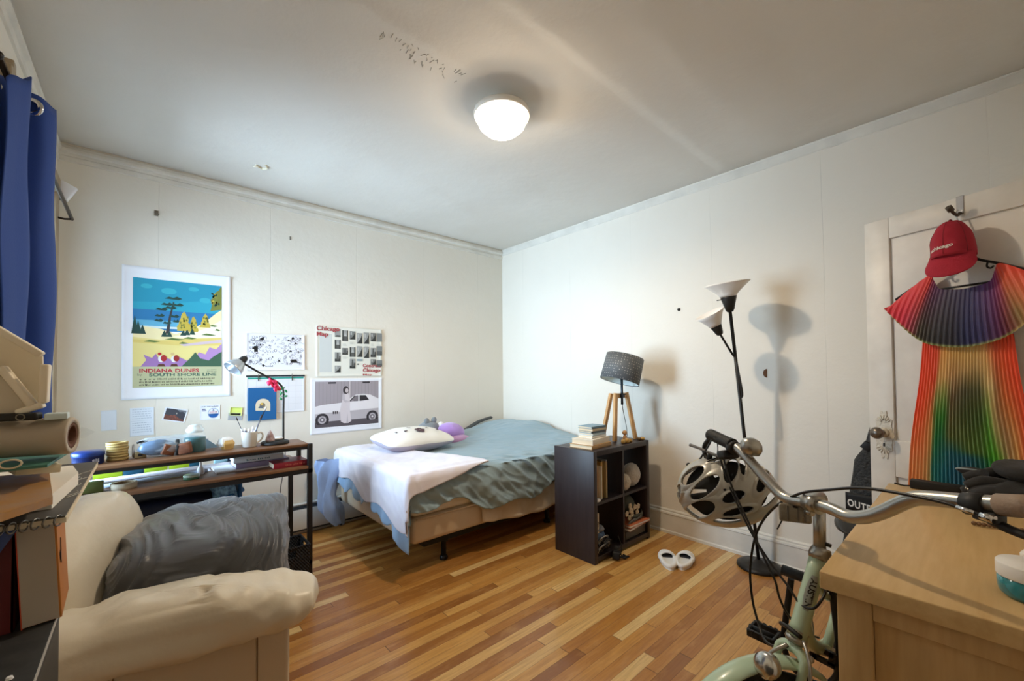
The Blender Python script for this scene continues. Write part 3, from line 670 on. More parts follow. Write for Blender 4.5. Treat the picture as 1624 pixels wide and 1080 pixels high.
# lower right: cap basket, flowers, books
z = t_ + .013
G = 'books lying in the lower right cube'
bk = thing('storage_box', 'low dark grey lidded box at the bottom of the lower right cube', 'box', (-.365, -1.87, z)); bkm = mat('smoke_grey', (88, 84, 76), .45)
done(MB().box((-.37, -1.875, z + .030), (.27, .22, .058), bevel=.006), 'body', bkm, bk); done(MB().box((-.37, -1.875, z + .063), (.28, .23, .010), bevel=.003), 'lid', bkm, bk)
book((-.37, -1.90, z + .070), (.27, .21, .022), PI + .10, bc('brown', (132, 92, 66)), 'brown book on the grey box in the lower right cube', G, pm=PAGEW)
book((-.352, -1.918, z + .093), (.26, .20, .020), PI - .04, bc('red_tan', (196, 112, 76), .35), 'white edged book with red and tan cover, topmost in the lower right cube', G, pm=PAGEW)
b = MB(); b.ball((-.345, -1.86, z + .212), (.095, .085, .080), 36, T(rot=(.2, .1, 0)), fn=lambda d: 1 + .03 * fuzz(d, 3)); b.tube([(-.42 + .0, -1.93, z + .16), (-.36, -1.97, z + .145), (-.27, -1.975, z + .145), (-.21, -1.93, z + .155)], .016, 10, sm=6, flat=.5)
tag(done(b, 'knit_hat', mat('grey_green_knit', (104, 104, 92), .95, bump=(160, .8, .006))), 'grey green knitted hat on the books in the lower right cube', 'hat')
b = MB()
for k in range(9):
    a = k * 2.4; rr = .018 * math.sqrt(k); fx_, fz_ = -.42 + rr * 1.9 * math.cos(a) + .03, z + .19 + rr * 1.0 * math.sin(a)
    for j in range(5): q = j * 2 * PI / 5 + k; b.ball((fx_ + .013 * math.cos(q), -1.965 - .006 * (k % 2), fz_ + .013 * math.sin(q)), (.0105, .007, .0105), 8)
tag(done(b, 'fabric_flowers', mat('beige_petals', (216, 196, 166), .8)), 'bunch of beige fabric flowers on the grey green hat', 'flowers')
b = MB()
for k in range(5): b.tube([(-.47 + .02 * k, -1.985, z + .115), (-.43 + .03 * k, -1.99, z + .135 + .006 * math.sin(k * 2)), (-.36 + .02 * k, -1.985, z + .125), (-.27, -1.98, z + .13)], .004, 7, sm=4)
tag(done(b, 'cable_bundle', mat('grey_strap', (122, 122, 116), .7)), 'loose grey cord lying on the topmost book of the lower right cube', 'cord')
# lower left: books, tangled tools
book_up((-.850, -1.90, z), (.14, .016, .24), 0, bc('redlow', (196, 60, 50)), 'red edged book at the left of the lower left cube')
tb = book_up((-.826, -1.90, z), (.15, .024, .275), 0, bc('cream_low', (222, 206, 176)), 'cream book with a dark letter on its spine in the lower left cube')
letters('spine_letter', '?', lambda a, c: (-.826 + a, -1.9765, z + .20 + c), mat('ink_black', (26, 24, 24), .6), tb, height=.035, align=(.5, .5), bold=.02)
dn = mat('denim_blue', (92, 112, 140), .8, var=(20, .5, (60, 70, 92))); bl = mat('matt_black', (24, 24, 25), .55); gy = mat('silver_grey', (150, 148, 144), .4, .4)
cloth = thing('crumpled_cloth', 'crumpled grey and denim blue cloth in the lower left cube', 'cloth', (-.79, -1.92, z))
b = MB(); b.ball((-.80, -1.93, z + .105), (.060, .055, .045), 36, fn=lambda d: 1 + .22 * ridge(d, 1.8, 2)); done(b, 'cloth_body', dn, cloth)
b = MB(); b.ball((-.795, -1.93, z + .155), (.055, .055, .022), 30, fn=lambda d: 1 + .15 * ridge(d, 1.6, 4)); done(b, 'grey_fold', mat('grey_cotton', (132, 134, 140), .9), cloth)
cb = thing('cable_pile', 'tangle of black and grey cables spilling from the lower left cube', 'cables', (-.74, -2.0, 0))
random.seed(4)
for nm, m_, n_, zz in (('black_cable', bl, 7, .03), ('grey_cable', gy, 4, .055)):
    b = MB()
    for k in range(n_):
        c0 = V((-.775 + .03 * random.uniform(-1, 1), -1.985 + .02 * random.uniform(-1, 1), zz + .02 + random.uniform(0, .05))); r_ = random.uniform(.035, .065); pts = []
        tl = random.uniform(-.9, .9)
        for i in range(10):
            a = 2 * PI * i / 10; q = r_ * (1 + .25 * random.uniform(-1, 1)); pts.append(c0 + V((q * math.cos(a), .5 * q * math.sin(a) * math.cos(tl), abs(q * math.sin(a)) * .8)))
        for p_ in pts: p_.z = max(p_.z, .008)
        b.tube(pts, .0042, 8, True, sm=4)
    done(b, nm, m_, cb)
b = MB(); b.box((-.715, -2.045, .028), (.075, .05, .05), rot=(.1, .2, .5), bevel=.008); b.box((-.665, -2.015, .034), (.045, .035, .065), rot=(0, .3, .2), bevel=.008)
for k in range(3): b.tube([(-.70 + .02 * k, -2.06, .02), (-.69 + .02 * k, -2.085, .012), (-.67 + .02 * k, -2.09, .008)], .006, 8)
done(b, 'charger', bl, cb)
b = MB(); b.tube([(-.655, -2.04, .008), (-.64, -2.035, .07), (-.655, -2.02, .135)], .0035, 6, sm=4); done(b, 'plug_lead', bl, cb)

# slippers
fz_m = mat('white_terry', (238, 234, 226), .95, bump=(200, .8, .004), sheen=.5); inm = mat('slipper_inside', (40, 38, 40), .9)
def slipper(c, rz, lab):
    s_ = thing('slipper', lab, 'slipper', (c[0], c[1], 0), rz, 'white slippers on the floor'); M = IMAT[s_.name]
    hw = lambda q: .046 * (1 - .18 * math.cos(q * 2)) 
    out = [(.050 * math.cos(a) * (1 + .12 * math.sin(a)), .125 * math.sin(a)) for a in [2 * PI * i / 40 for i in range(40)]]
    b = MB(); b.prism(out, .0, .018); 
    b.tube([(x * .93, y * .95, .026) for x, y in out], .013, 10, True); bmesh.ops.transform(b.bm, matrix=M, verts=b.bm.verts[:]); done(b, 'sole', fz_m, s_)
    b = MB(); b.prism([(x * .78, y * .84) for x, y in out], .018, .022); bmesh.ops.transform(b.bm, matrix=M, verts=b.bm.verts[:]); done(b, 'insole', mat('insole_pale', (226, 224, 220), .9), s_)
    b = MB()   # band over the toes
    def bd(u, v):
        y = .02 + .095 * v; a = PI * u; w_ = .056 * (1 - .35 * max(0, (v - .35) / .65) ** 2) * (1 + .10 * .5)
        hgt = .052 * (1 - .55 * v ** 2)
        return V((w_ * math.cos(a), y, .012 + hgt * math.sin(a)))
    b.grid(bd, 24, 12); 
    bmesh.ops.transform(b.bm, matrix=M, verts=b.bm.verts[:]); o = done(b, 'upper', fz_m, s_, recalc=True); solid(o, .010, -1)
    b = MB(); b.box((0, .055, .028), (.07, .06, .01)); bmesh.ops.transform(b.bm, matrix=M, verts=b.bm.verts[:]); done(b, 'toe_lining', inm, s_)
    return s_
slipper((-.500, -2.312), -1.08 + .16, 'left one of the pair of white slippers on the floor before the cube shelf')
slipper((-.425, -2.392), -1.08 - .20, 'right one of the pair of white slippers on the floor before the cube shelf')

# floor lamp with uplight and reading arm
fl = thing('floor_lamp', 'black floor lamp leaning from the wall with two white glass bowl shades', 'lamp', (-.13, -2.755, 0))
lampb = mat('lamp_black', (40, 37, 34), .4, .3)
done(MB().lathe([(0, 0), (.128, 0), (.132, .008), (.128, .020), (.10, .030), (.03, .036), (.018, .055), (0, .055)], (-.13, -2.755, 0), seg=48), 'base', lampb, fl)
bt, tp = V((-.13, -2.755, .04)), V((-.365, -2.695, 1.70)); d_ = (tp - bt).normalized()
b = MB(); b.tube([bt, tp], .0105, 12); b.lathe([(.013, 0), (.013, .03)], (0, 0, 0), frame(bt + d_ * .75, d_.orthogonal(), d_.cross(d_.orthogonal()), d_), 12)
done(b, 'pole', lampb, fl)
o1 = d_.orthogonal().normalized(); FM = frame(tp, o1, d_.cross(o1), d_)
glassw = mat('milk_glass', (236, 230, 222), .3, coat=.3)
done(MB().lathe([(0, -.015), (.018, -.015), (.026, .0), (.046, .075), (.048, .085), (0, .085)], (0, 0, 0), FM, 32), 'socket_cup', lampb, fl)
gl_ = done(MB().lathe([(.045, .086), (.052, .10), (.078, .125), (.125, .165), (.132, .170)], (0, 0, 0), FM, 56, cap=False), 'glass_shade', glassw, fl); solid(gl_, .004, 1)
j0 = bt + d_ * 1.36; ja = V((-.445, -2.66, 1.545)); dj = V((-.34, .22, .75)).normalized(); oj = dj.orthogonal().normalized()
b = MB(); b.tube([bt + d_ * 1.10, bt + d_ * 1.13 + V((-.010, -.02, 0)), j0 - V((.0, .012, .07)), j0, j0 + V((-.03, .012, .035)), ja], .007, 10, sm=5); done(b, 'reading_arm', lampb, fl)
JM = frame(ja, oj, dj.cross(oj), dj)
done(MB().lathe([(0, -.01), (.016, -.01), (.022, .0), (.034, .05), (.036, .058), (0, .058)], (0, 0, 0), JM, 28), 'socket_cup', lampb, fl)
gl_ = done(MB().lathe([(.034, .058), (.042, .075), (.064, .115), (.086, .145)], (0, 0, 0), JM, 48, cap=False), 'glass_shade', glassw, fl); solid(gl_, .004, 1)
b = MB(); b.cyl(FM @ V((0, .045, .07)), FM @ V((0, .075, .07)), .003, seg=8); done(b, 'switch_knob', lampb, fl)
# ------------------------------------------------------------ paper on the back wall
ink = lambda n, c, r=.6: mat('ink_' + n, c, r)
def sheet_paper(name, x0, x1, z0, z1, label, cat, m, ang=0.0, curl=.004, group=None, y=-.0004):
    cx_, cz_ = (x0 + x1) / 2, (z0 + z1) / 2
    th_ = thing(name, label, cat, (cx_, y, z0), 0, group)
    ca, sa = math.cos(ang), math.sin(ang); w_, h_ = x1 - x0, z1 - z0
    def P(u, v, off=0.0):
        a, c = (u - .5) * w_, (v - .5) * h_
        q = curl * (max(0, (abs(2 * u - 1) - .9) / .1) ** 2 + max(0, (abs(2 * v - 1) - .9) / .1) ** 2)
        return V((cx_ + a * ca - c * sa, y - .0002 - q - off, cz_ + a * sa + c * ca))
    b = MB(); b.grid(lambda u, v: P(u, v), 41, 41); 
    o = done(b, 'paper', m, th_); solid(o, .0008, 0)
    return th_, P
class Art:
    """flat printed areas, each polygon a little above the one before; finished as one mesh"""
    def __init__(s, P): s.P = P; s.bm = bmesh.new(); s.k = 1; s.ms = []; s.ix = {}
    def poly(s, pts, m, step=True):
        if m.name not in s.ix: s.ix[m.name] = len(s.ms); s.ms.append(m)
        o = .0007 + .00005 * s.k
        # cut long spans so that the print follows the curled sheet
        vs = [s.bm.verts.new(s.P(u, v, o)) for u, v in pts]
        try:
            f = s.bm.faces.new(vs); f.material_index = s.ix[m.name]
        except ValueError: pass
        if step: s.k += 1
    def rect(s, u0, v0, u1, v1, m, step=True):
        n = max(1, int(abs(u1 - u0) * 8)); 
        s.poly([(u0 + (u1 - u0) * i / n, v0) for i in range(n + 1)] + [(u1 + (u0 - u1) * i / n, v1) for i in range(n + 1)], m, step)
    def disc(s, u, v, r, m, asp=1.0, n=20, step=True, r2=None):
        s.poly([(u + r * math.cos(2 * PI * i / n), v + (r2 or r * asp) * math.sin(2 * PI * i / n)) for i in range(n)], m, step)
    def text(s, body, u, v, w, h, m, bold=0.0, spacing=1.0):
        if m.name not in s.ix: s.ix[m.name] = len(s.ms); s.ms.append(m)
        o = .0007 + .00005 * s.k; s.k += 1
        bm = text_bm(body, lambda a, c: s.P(u + a, v + c, o), width=w, height=h, bold=bold, spacing=spacing); me = bpy.data.meshes.new('t'); bm.to_mesh(me); bm.free()
        n0 = len(s.bm.faces); s.bm.from_mesh(me); bpy.data.meshes.remove(me); s.bm.faces.ensure_lookup_table()
        for f in s.bm.faces[n0:]: f.material_index = s.ix[m.name]
    def greek(s, u, v, w, h, m, words=9, seed=1):
        rnd = random.Random(seed); x = u; unit = w / words
        while x < u + w * .97:
            n = rnd.randint(3, 8)
            for _ in range(n):
                if x > u + w: break
                d = h * rnd.uniform(.55, 1.0); s.rect(x, v, x + unit * .075, v + d, m, False)
                if rnd.random() < .6: s.rect(x, v + d * rnd.choice((0, .42, .8)), x + unit * .12, v + d * rnd.choice((0, .42, .8)) + h * .16, m, False)
                x += unit * .16
            x += unit * .12
        s.k += 1
    def end(s, name, parent):
        me = bpy.data.meshes.new(name); s.bm.to_mesh(me); s.bm.free(); return link(name, me, s.ms, parent)
paper_w = mat('poster_white', (236, 239, 246), .45); paper_c = mat('paper_cream', (228, 226, 216), .6); paper_b = mat('paper_note', (222, 230, 240), .7)

# 1 large travel poster: generic dune landscape, words as on the sheet
ps, P = sheet_paper('travel_poster', -3.300, -2.700, 1.150, 2.048, 'large white bordered travel poster of lake dunes and pines in teal and yellow', 'poster', paper_w, ang=.004, curl=.006)
a = Art(P); L0, L1, B0, B1 = .09, .908, .088, .915; XX = lambda q: L0 + (L1 - L0) * q; YY = lambda q: B0 + (B1 - B0) * q
q = lambda pts: [(XX(u), YY(v)) for u, v in pts]
a.rect(XX(0), YY(.55), XX(1), YY(1), ink('sky', (44, 160, 186))); a.poly(q([(0, .78), (.5, .8), (1, .86), (1, 1), (0, 1)]), ink('sky_dark', (36, 148, 178)))
for u, v, r in ((.14, .93, .05), (.38, .9, .07), (.66, .94, .05), (.8, .84, .06)): a.disc(XX(u), YY(v), r, ink('sky_soft', (58, 172, 192)), .35)
a.rect(XX(0), YY(.52), XX(1), YY(.715), ink('lake', (42, 122, 176))); a.rect(XX(0), YY(.56), XX(.55), YY(.62), ink('lake_pale', (96, 172, 206))); a.rect(XX(0), YY(.545), XX(.5), YY(.565), ink('surf', (210, 226, 226)))
a.rect(XX(0), YY(.19), XX(1), YY(.50), ink('sand', (228, 212, 138)))
a.poly(q([(0, .50), (.12, .56), (.3, .54), (.45, .50), (.62, .54), (.8, .63), (.93, .72), (1, .76), (1, .44), (.6, .46), (.3, .44), (0, .46)]), ink('dune', (240, 226, 176)))
a.poly(q([(.4, .47), (.6, .50), (.85, .58), (1, .66), (1, .46), (.7, .46)]), ink('dune_pale', (246, 238, 210)))
a.poly(q([(0, .44), (.3, .43), (.6, .46), (1, .48), (1, .40), (.5, .39), (0, .41)]), ink('sand_deep', (222, 200, 116)))
dg_ = ink('pine', (34, 72, 66)); yg = ink('gold_leaf', (196, 174, 70)); og = ink('olive_leaf', (122, 128, 60))
random.seed(11)
for cx_, cy_, w_, h_ in ((.55, .62, .085, .15), (.66, .60, .06, .12), (.80, .64, .065, .11)):
    pts = [(cx_ + w_ * s_ * (1 - t_) ** .6 * (.75 + .4 * random.random()), cy_ - h_ * .6 + h_ * 1.25 * t_) for s_, t_ in [(-1, i / 9) for i in range(10)] + [(1, 1 - i / 9) for i in range(10)]]
    a.poly(q(pts), yg)
    for k in range(10):
        uu, vv = cx_ + w_ * random.uniform(-.5, .5), cy_ + h_ * random.uniform(-.4, .3); a.disc(XX(uu), YY(vv), .010, og, .9, 7, step=False)
    a.k += 1
pts = [(.86, .74), (.88, .80), (.86, .85), (.9, .88), (.92, .93), (.96, .95), (.98, .98), (1, .99), (1, .76)]; a.poly(q(pts), og)
for k in range(14): a.disc(XX(random.uniform(.88, .97)), YY(random.uniform(.79, .92)), .012, yg if k % 2 else dg_, .8, 7, step=False)
a.k += 1
a.poly(q([(.345, .50), (.385, .50), (.405, .66), (.44, .80), (.425, .80), (.38, .66)]), ink('trunk', (60, 58, 62)))
for u0, v0, w_ in ((.43, .835, .10), (.36, .775, .07), (.47, .775, .08), (.30, .725, .07), (.40, .745, .07), (.28, .665, .055), (.44, .665, .06), (.27, .62, .05), (.36, .60, .05), (.46, .62, .04)):
    a.poly(q([(u0 - w_, v0 - .006), (u0 - w_ * .5, v0 + .014), (u0, v0 + .006), (u0 + w_ * .4, v0 + .020), (u0 + w_, v0 + .002), (u0 + w_ * .6, v0 - .012), (u0 - .2 * w_, v0 - .010)]), dg_)
for u0, h_ in ((.02, .17), (.055, .12), (.10, .085), (.33, .06), (.385, .055), (.54, .05), (.585, .055), (.645, .06)):
    v0 = .49 if u0 < .2 else (.47 + .06 * max(0, u0 - .4) * 2); a.poly(q([(u0 - .035, v0), (u0 - .015, v0 + h_ * .6), (u0, v0 + h_), (u0 + .018, v0 + h_ * .55), (u0 + .035, v0)]), dg_)
for u0, v0, w_ in ((.2, .42, .09), (.45, .445, .12), (.62, .46, .08), (.84, .50, .09), (.90, .59, .05), (.95, .55, .04), (.55, .41, .06)):
    a.poly(q([(u0 - w_, v0), (u0 - w_ * .3, v0 + .016), (u0 + w_ * .3, v0 + .010), (u0 + w_, v0 + .004), (u0 + w_ * .3, v0 - .006)]), ink('shrub', (88, 116, 58)))
a.poly(q([(.5, .40), (.7, .425), (1, .46), (1, .43), (.75, .405), (.55, .385)]), ink('mauve_path', (206, 186, 196)))
a.poly(q([(.08, .19), (.14, .25), (.11, .30), (.2, .27), (.24, .31), (.28, .25), (.36, .27), (.42, .25), (.5, .28), (.6, .24), (.62, .19)]), ink('heather', (158, 118, 176)))
a.poly(q([(.55, .19), (.6, .26), (.68, .24), (.72, .33), (.8, .31), (.85, .38), (.93, .36), (1, .42), (1, .19)]), ink('heather_light', (176, 136, 190)))
a.poly(q([(.52, .19), (.62, .27), (.68, .33), (.74, .27), (.84, .25), (.9, .29), (1, .34), (1, .19)]), ink('leaf_dark', (62, 96, 74)))
# two small seated walkers seen from behind
for u0, c_ in ((.30, (164, 40, 44)), (.44, (150, 44, 40))):
    a.poly(q([(u0 - .045, .19), (u0 - .03, .215), (u0 + .03, .215), (u0 + .045, .19)]), ink('brown', (92, 52, 44)))
    a.disc(XX(u0), YY(.262), .030, ink('white_shirt', (228, 226, 224)), .9, 12); a.disc(XX(u0 + .025), YY(.268), .027, ink('pack%d' % c_[0], c_), .95, 12)
    a.disc(XX(u0 - .02), YY(.308), .016, ink('red_hat', (186, 30, 40)) if u0 < .4 else ink('straw', (216, 190, 130)), .7, 12)
a.rect(XX(0), YY(0), XX(1), YY(.19), ink('panel', (186, 188, 150)))
a.text('INDIANA DUNES', XX(.07), YY(.135), .545 * .98, .030, ink('crimson', (176, 24, 56)), bold=.03)
a.greek(XX(.82), YY(.135), .09, .012, ink('grey', (110, 112, 100)), 2, 3); a.greek(XX(.82), YY(.153), .09, .010, ink('grey', (110, 112, 100)), 2, 4)
a.text('by', XX(.05), YY(.100), .04, .024, ink('grey', (110, 112, 100))); a.text('SOUTH SHORE LINE', XX(.17), YY(.100), .625, .024, ink('forest', (40, 84, 76)), bold=.025)
a.text('* * * *', XX(.07), YY(.067), .14, .010, ink('text_brown', (70, 62, 50)), bold=.02)
for i in range(3): a.greek(XX(.07 if i else .26), YY(.067 - .026 * i), .69 if i else .535, .015, ink('text_brown', (70, 62, 50)), 11 if i else 8, 20 + i)
a.end('printed_picture', ps)

# 2 black and white doodle sheet
ps, P = sheet_paper('doodle_print', -2.600, -2.180, 1.343, 1.632, 'white sheet crowded with small black ink doodles of places', 'print', mat('paper_lilac', (226, 226, 236), .6), ang=.012, curl=.006)
a = Art(P); bk_ = ink('black', (34, 32, 44)); random.seed(21)
def line_(u0, v0, u1, v1, w_, m):
    d = V((u1 - u0, (v1 - v0) * .7)); n_ = V((-d.y, d.x)).normalized() * w_ if d.length > 1e-6 else V((w_, 0)); a.poly([(u0 + n_.x, v0 + n_.y), (u1 + n_.x, v1 + n_.y), (u1 - n_.x, v1 - n_.y), (u0 - n_.x, v0 - n_.y)], m, False)
for k in range(330):
    u, v = random.uniform(.05, .95), random.uniform(.16, .93)
    if .33 < u < .62 and random.random() < .55: continue
    r = random.uniform(.008, .026); t_ = random.random()
    if t_ < .09: a.poly([(u - r, v - r), (u + r, v - r * 1.1), (u + r * .6, v + r), (u - r * .7, v + r * 1.3)], bk_ if random.random() < .5 else ink('greyink', (120, 118, 130)), False)
    elif t_ < .62: line_(u, v, u + random.uniform(-.06, .06), v + random.uniform(-.07, .07), .0028, bk_)
    else:
        for j in range(7): q0, q1 = j * .9, (j + 1) * .9; line_(u + r * math.cos(q0), v + r * 1.4 * math.sin(q0), u + r * math.cos(q1), v + r * 1.4 * math.sin(q1), .0024, bk_)
a.poly([(.20, .83), (.30, .93), (.29, .83)], bk_, False); a.rect(.13, .50, .19, .66, bk_, False); a.poly([(.25, .12), (.27, .17), (.31, .13), (.28, .09)], bk_, False)
line_(.08, .80, .38, .80, .006, bk_); line_(.70, .82, .93, .82, .004, bk_); line_(.14, .16, .26, .30, .006, bk_); a.poly([(.74, .20), (.88, .20), (.84, .30), (.76, .29)], bk_, False)
a.k += 1; a.greek(.31, .095, .13, .045, bk_, 2, 8)
a.end('printed_drawing', ps)

# 3 city map poster
ps, P = sheet_paper('city_map', -2.091, -1.506, 1.285, 1.722, 'pale map sheet with a grid of grey building photos and red lettering', 'poster', mat('map_paper', (224, 224, 214), .5), ang=0, curl=.006)
a = Art(P); a.rect(.05, .09, .225, .85, ink('map_grey', (200, 204, 202)))
gs = [ink('g%d' % k, (k, k + 2, k)) for k in (52, 84, 118, 150, 178)]
random.seed(5)
cols = [(.265, [(.80, .96), (.56, .74), (.30, .49), (.08, .22)]), (.375, [(.72, .94), (.44, .58)]), (.487, [(.76, .93), (.40, .60), (.16, .36)]), (.597, [(.68, .90), (.40, .62)]), (.705, [(.68, .92), (.38, .62)]), (.815, [(.74, .92), (.40, .60), (.24, .36)]), (.915, [(.74, .92), (.44, .64), (.20, .34)])]
for u, cells in cols:
    for v0, v1 in cells:
        u1 = u + .088; a.rect(u, v0, u1, v1, gs[random.choice((2, 3, 3))]); k = random.random(); w_ = u1 - u; h_ = v1 - v0
        if k < .35: a.poly([(u, v0), (u1, v0), (u1, v0 + h_ * .9), (u + w_ * .6, v0 + h_ * .4)], gs[0]); a.rect(u + w_ * .15, v0 + h_ * .55, u + w_ * .4, v1 - h_ * .1, gs[4])
        elif k < .7: a.rect(u, v0, u1, v0 + h_ * .3, gs[0]); a.poly([(u + w_ * .3, v0 + h_ * .2), (u + w_ * .7, v0 + h_ * .2), (u + w_ * .62, v1 - .01), (u + w_ * .38, v1 - .01)], gs[1]); a.rect(u + w_ * .75, v0 + h_ * .3, u1, v0 + h_ * .6, gs[0])
        else: a.rect(u, v0, u1, v0 + h_ * .45, gs[1]); a.rect(u, v0, u + w_ * .25, v1, gs[0]); a.rect(u1 - w_ * .2, v0, u1, v1, gs[0]); a.poly([(u + w_ * .3, v0 + h_ * .45), (u + w_ * .5, v1 - .02), (u + w_ * .75, v0 + h_ * .45)], gs[4])
a.rect(.597, .32, .69, .355, ink('steel_blue', (118, 140, 150))); a.disc(.615, .25, .015, gs[0])
for u, v in ((.38, .40), (.487, .70), (.60, .64), (.72, .64), (.82, .68), (.92, .68), (.38, .66), (.49, .38)):
    for j in range(3): a.rect(u, v - j * .018, u + random.uniform(.04, .08), v - j * .018 + .005, ink('tiny', (186, 188, 182)), False)
rd = ink('map_red', (168, 72, 78)); a.k += 1
a.text('Chicago', .005, .885, .33, .115, rd, bold=.03); a.text('Map', .005, .775, .165, .11, rd, bold=.03)
a.text('Concrete', .69, .185, .295, .075, rd, bold=.03); a.text('Chicago', .69, .065, .285, .10, rd, bold=.03); a.text('Map', .69, .004, .15, .045, rd, bold=.03)
a.end('printed_map', ps)

# 4 wall calendar
ps, P = sheet_paper('wall_calendar', -2.600, -2.180, 1.003, 1.303, 'blank month calendar sheet with a black and teal top strip', 'calendar', mat('calendar_paper', (226, 226, 230), .6), curl=.004)
a = Art(P); a.rect(0, .955, 1, 1.0, ink('strip_black', (30, 44, 48))); a.rect(.03, .90, .98, .945, ink('strip_teal', (32, 150, 134)))
for i in range(8): a.rect(.03 + .135 * i, .06, .033 + .135 * i, .86, ink('rule', (206, 206, 212)), False)
for j in range(6): a.rect(.03, .06 + .16 * j, .98, .064 + .16 * j, ink('rule', (206, 206, 212)), False)
a.end('printed_grid', ps)
for u in (-2.52, -2.28): b = MB(); b.tube([(u, -.004, 1.296), (u, -.012, 1.304), (u + .004, -.008, 1.312)], .002, 6); b.box((u + .004, -.006, 1.28), (.006, .003, .045)); done(b, 'binder_clip', mat('steel_clip', (120, 120, 118), .3, .9), ps)
ps, P = sheet_paper('blue_card', -2.588, -2.393, .952, 1.205, 'deep blue square card with a cream arch hanging over the calendar', 'card', mat('card_blue', (26, 94, 150), .5), curl=.001, y=-.016)
a = Art(P); cr = ink('card_cream', (222, 208, 180)); a.poly([(.26, .30), (.78, .27), (.78, .45)] + [(.52 + .26 * math.cos(t_), .47 + .19 * math.sin(t_)) for t_ in [i * PI / 10 for i in range(11)]] + [(.26, .45)], cr)
a.disc(.50, .46, .10, ink('card_brown', (120, 110, 96)), .8); a.disc(.48, .50, .05, ink('card_gold', (214, 176, 84)), .8); a.poly([(.35, .38), (.55, .36), (.5, .42), (.38, .43)], ink('card_slate', (70, 88, 112)))
a.end('printed_arch', ps)
# 5 photo print: person standing at a pale car, generic
ps, P = sheet_paper('car_photograph', -2.136, -1.503, .795, 1.268, 'black and white photo print of a long-haired person beside a pale car', 'poster', paper_w, ang=-.006, curl=.004)
a = Art(P); L0, L1, B0, B1 = .06, .945, .11, .945
wallg = ink('ph_wall', (158, 150, 156)); a.rect(XX(0), YY(0), XX(1), YY(1), wallg)
for u in [i * .055 for i in range(18)]: a.rect(XX(u), YY(.5), XX(u + .006), YY(1), ink('ph_groove', (140, 132, 138)), False)
a.k += 1; a.rect(XX(0), YY(.0), XX(1), YY(.17), ink('ph_road', (84, 78, 84))); a.rect(XX(.19), YY(.95), XX(.31), YY(.985), ink('ph_black', (44, 40, 46))); a.rect(XX(.73), YY(.95), XX(.85), YY(.985), ink('ph_black', (44, 40, 46)))
a.rect(XX(.51), YY(.5), XX(.53), YY(1), ink('ph_post', (196, 188, 192)))
cw_ = ink('ph_white', (226, 222, 226)); cg = ink('ph_grey', (182, 176, 182)); cb_ = ink('ph_black', (44, 40, 46))
a.poly(q([(0, .12), (0, .46), (.10, .49), (.30, .51), (.46, .53), (.54, .62), (.62, .69), (.74, .70), (.86, .68), (.94, .62), (1, .58), (1, .14)]), cw_)
a.poly(q([(0, .12), (0, .30), (.5, .33), (1, .36), (1, .14)]), cg); a.poly(q([(.52, .54), (.60, .66), (.66, .675), (.66, .54)]), ink('ph_glass', (120, 114, 120))); a.poly(q([(.68, .54), (.68, .675), (.78, .67), (.84, .56)]), cb_)
a.poly(q([(.50, .535), (.60, .67), (.615, .665), (.52, .53)]), cb_)
for u in (.105, .895):
    for r_, m_ in ((.088, cb_), (.064, ink('ph_tyre', (70, 66, 72))), (.052, cg), (.034, ink('ph_hub', (110, 104, 110))), (.014, cw_)): a.disc(XX(u), YY(.165), r_, m_, 1.34, 28)
for k in range(3): a.rect(XX(.26 + .03 * k), YY(.28), XX(.278 + .03 * k), YY(.34), cb_, False)
a.k += 1; a.poly(q([(0, .0), (0, .06), (1, .10), (1, .0)]), ink('ph_road', (84, 78, 84)))
a.poly(q([(.385, .10), (.37, .35), (.40, .56), (.42, .72), (.50, .73), (.525, .58), (.52, .40), (.55, .10), (.50, .055), (.43, .06)]), ink('ph_dress', (208, 200, 204)))
a.poly(q([(.40, .60), (.41, .72), (.44, .73), (.45, .58), (.53, .54), (.58, .56), (.57, .53), (.45, .52)]), ink('ph_sleeve', (188, 180, 186)))
a.disc(XX(.46), YY(.80), .040, ink('ph_hair', (58, 52, 56)), 1.9, 18); a.disc(XX(.475), YY(.79), .022, ink('ph_skin', (196, 186, 188)), 1.9, 14); a.poly(q([(.47, .06), (.485, .30), (.50, .06)]), cg)
a.end('printed_photo', ps)
# small notes
def note(name, x0, x1, z0, z1, label, cat, m, ang=0.0): return sheet_paper(name, x0, x1, z0, z1, label, cat, m, ang, .002)
note('blank_note', -3.392, -3.319, .957, 1.086, 'small blank pale note leftmost on the wall beside the curtain', 'note', paper_b, .02)
ps, P = note('handwritten_note', -3.255, -3.134, .905, 1.093, 'pale blue handwritten note right of the blank note', 'note', paper_b, .01)
a = Art(P); random.seed(9)
for j in range(11):
    v = .93 - .08 * j
    if j == 5: a.rect(.03, v, .97, v + .006, ink('fold', (176, 190, 206))); continue
    u = .10
    while u < .85: w_ = random.uniform(.04, .13); a.rect(u, v, min(u + w_, .9), v + .018, ink('pencil', (170, 182, 200)), False); u += w_ + .03
a.end('handwriting', ps)
ps, P = note('photo_postcard', -3.085, -2.958, .985, 1.078, 'tilted white edged postcard of a dark street with orange lights', 'postcard', paper_w, -.24)
a = Art(P); a.rect(.06, .08, .94, .92, ink('night', (64, 66, 76))); a.poly([(.06, .08), (.94, .08), (.94, .18), (.7, .3), (.5, .5), (.3, .42), (.06, .45)], ink('ember', (112, 70, 62))); a.poly([(.5, .92), (.94, .92), (.94, .66), (.8, .8), (.66, .76)], ink('night_grey', (116, 122, 130)))
random.seed(3)
for k in range(18): a.disc(random.uniform(.1, .65), random.uniform(.14, .45), .018, ink('lamp_o', (188, 104, 84)), 1.2, 6, step=False)
a.disc(.55, .62, .03, ink('night_pale', (180, 180, 170)), 1.8, 8, step=False); a.end('printed_photo', ps)
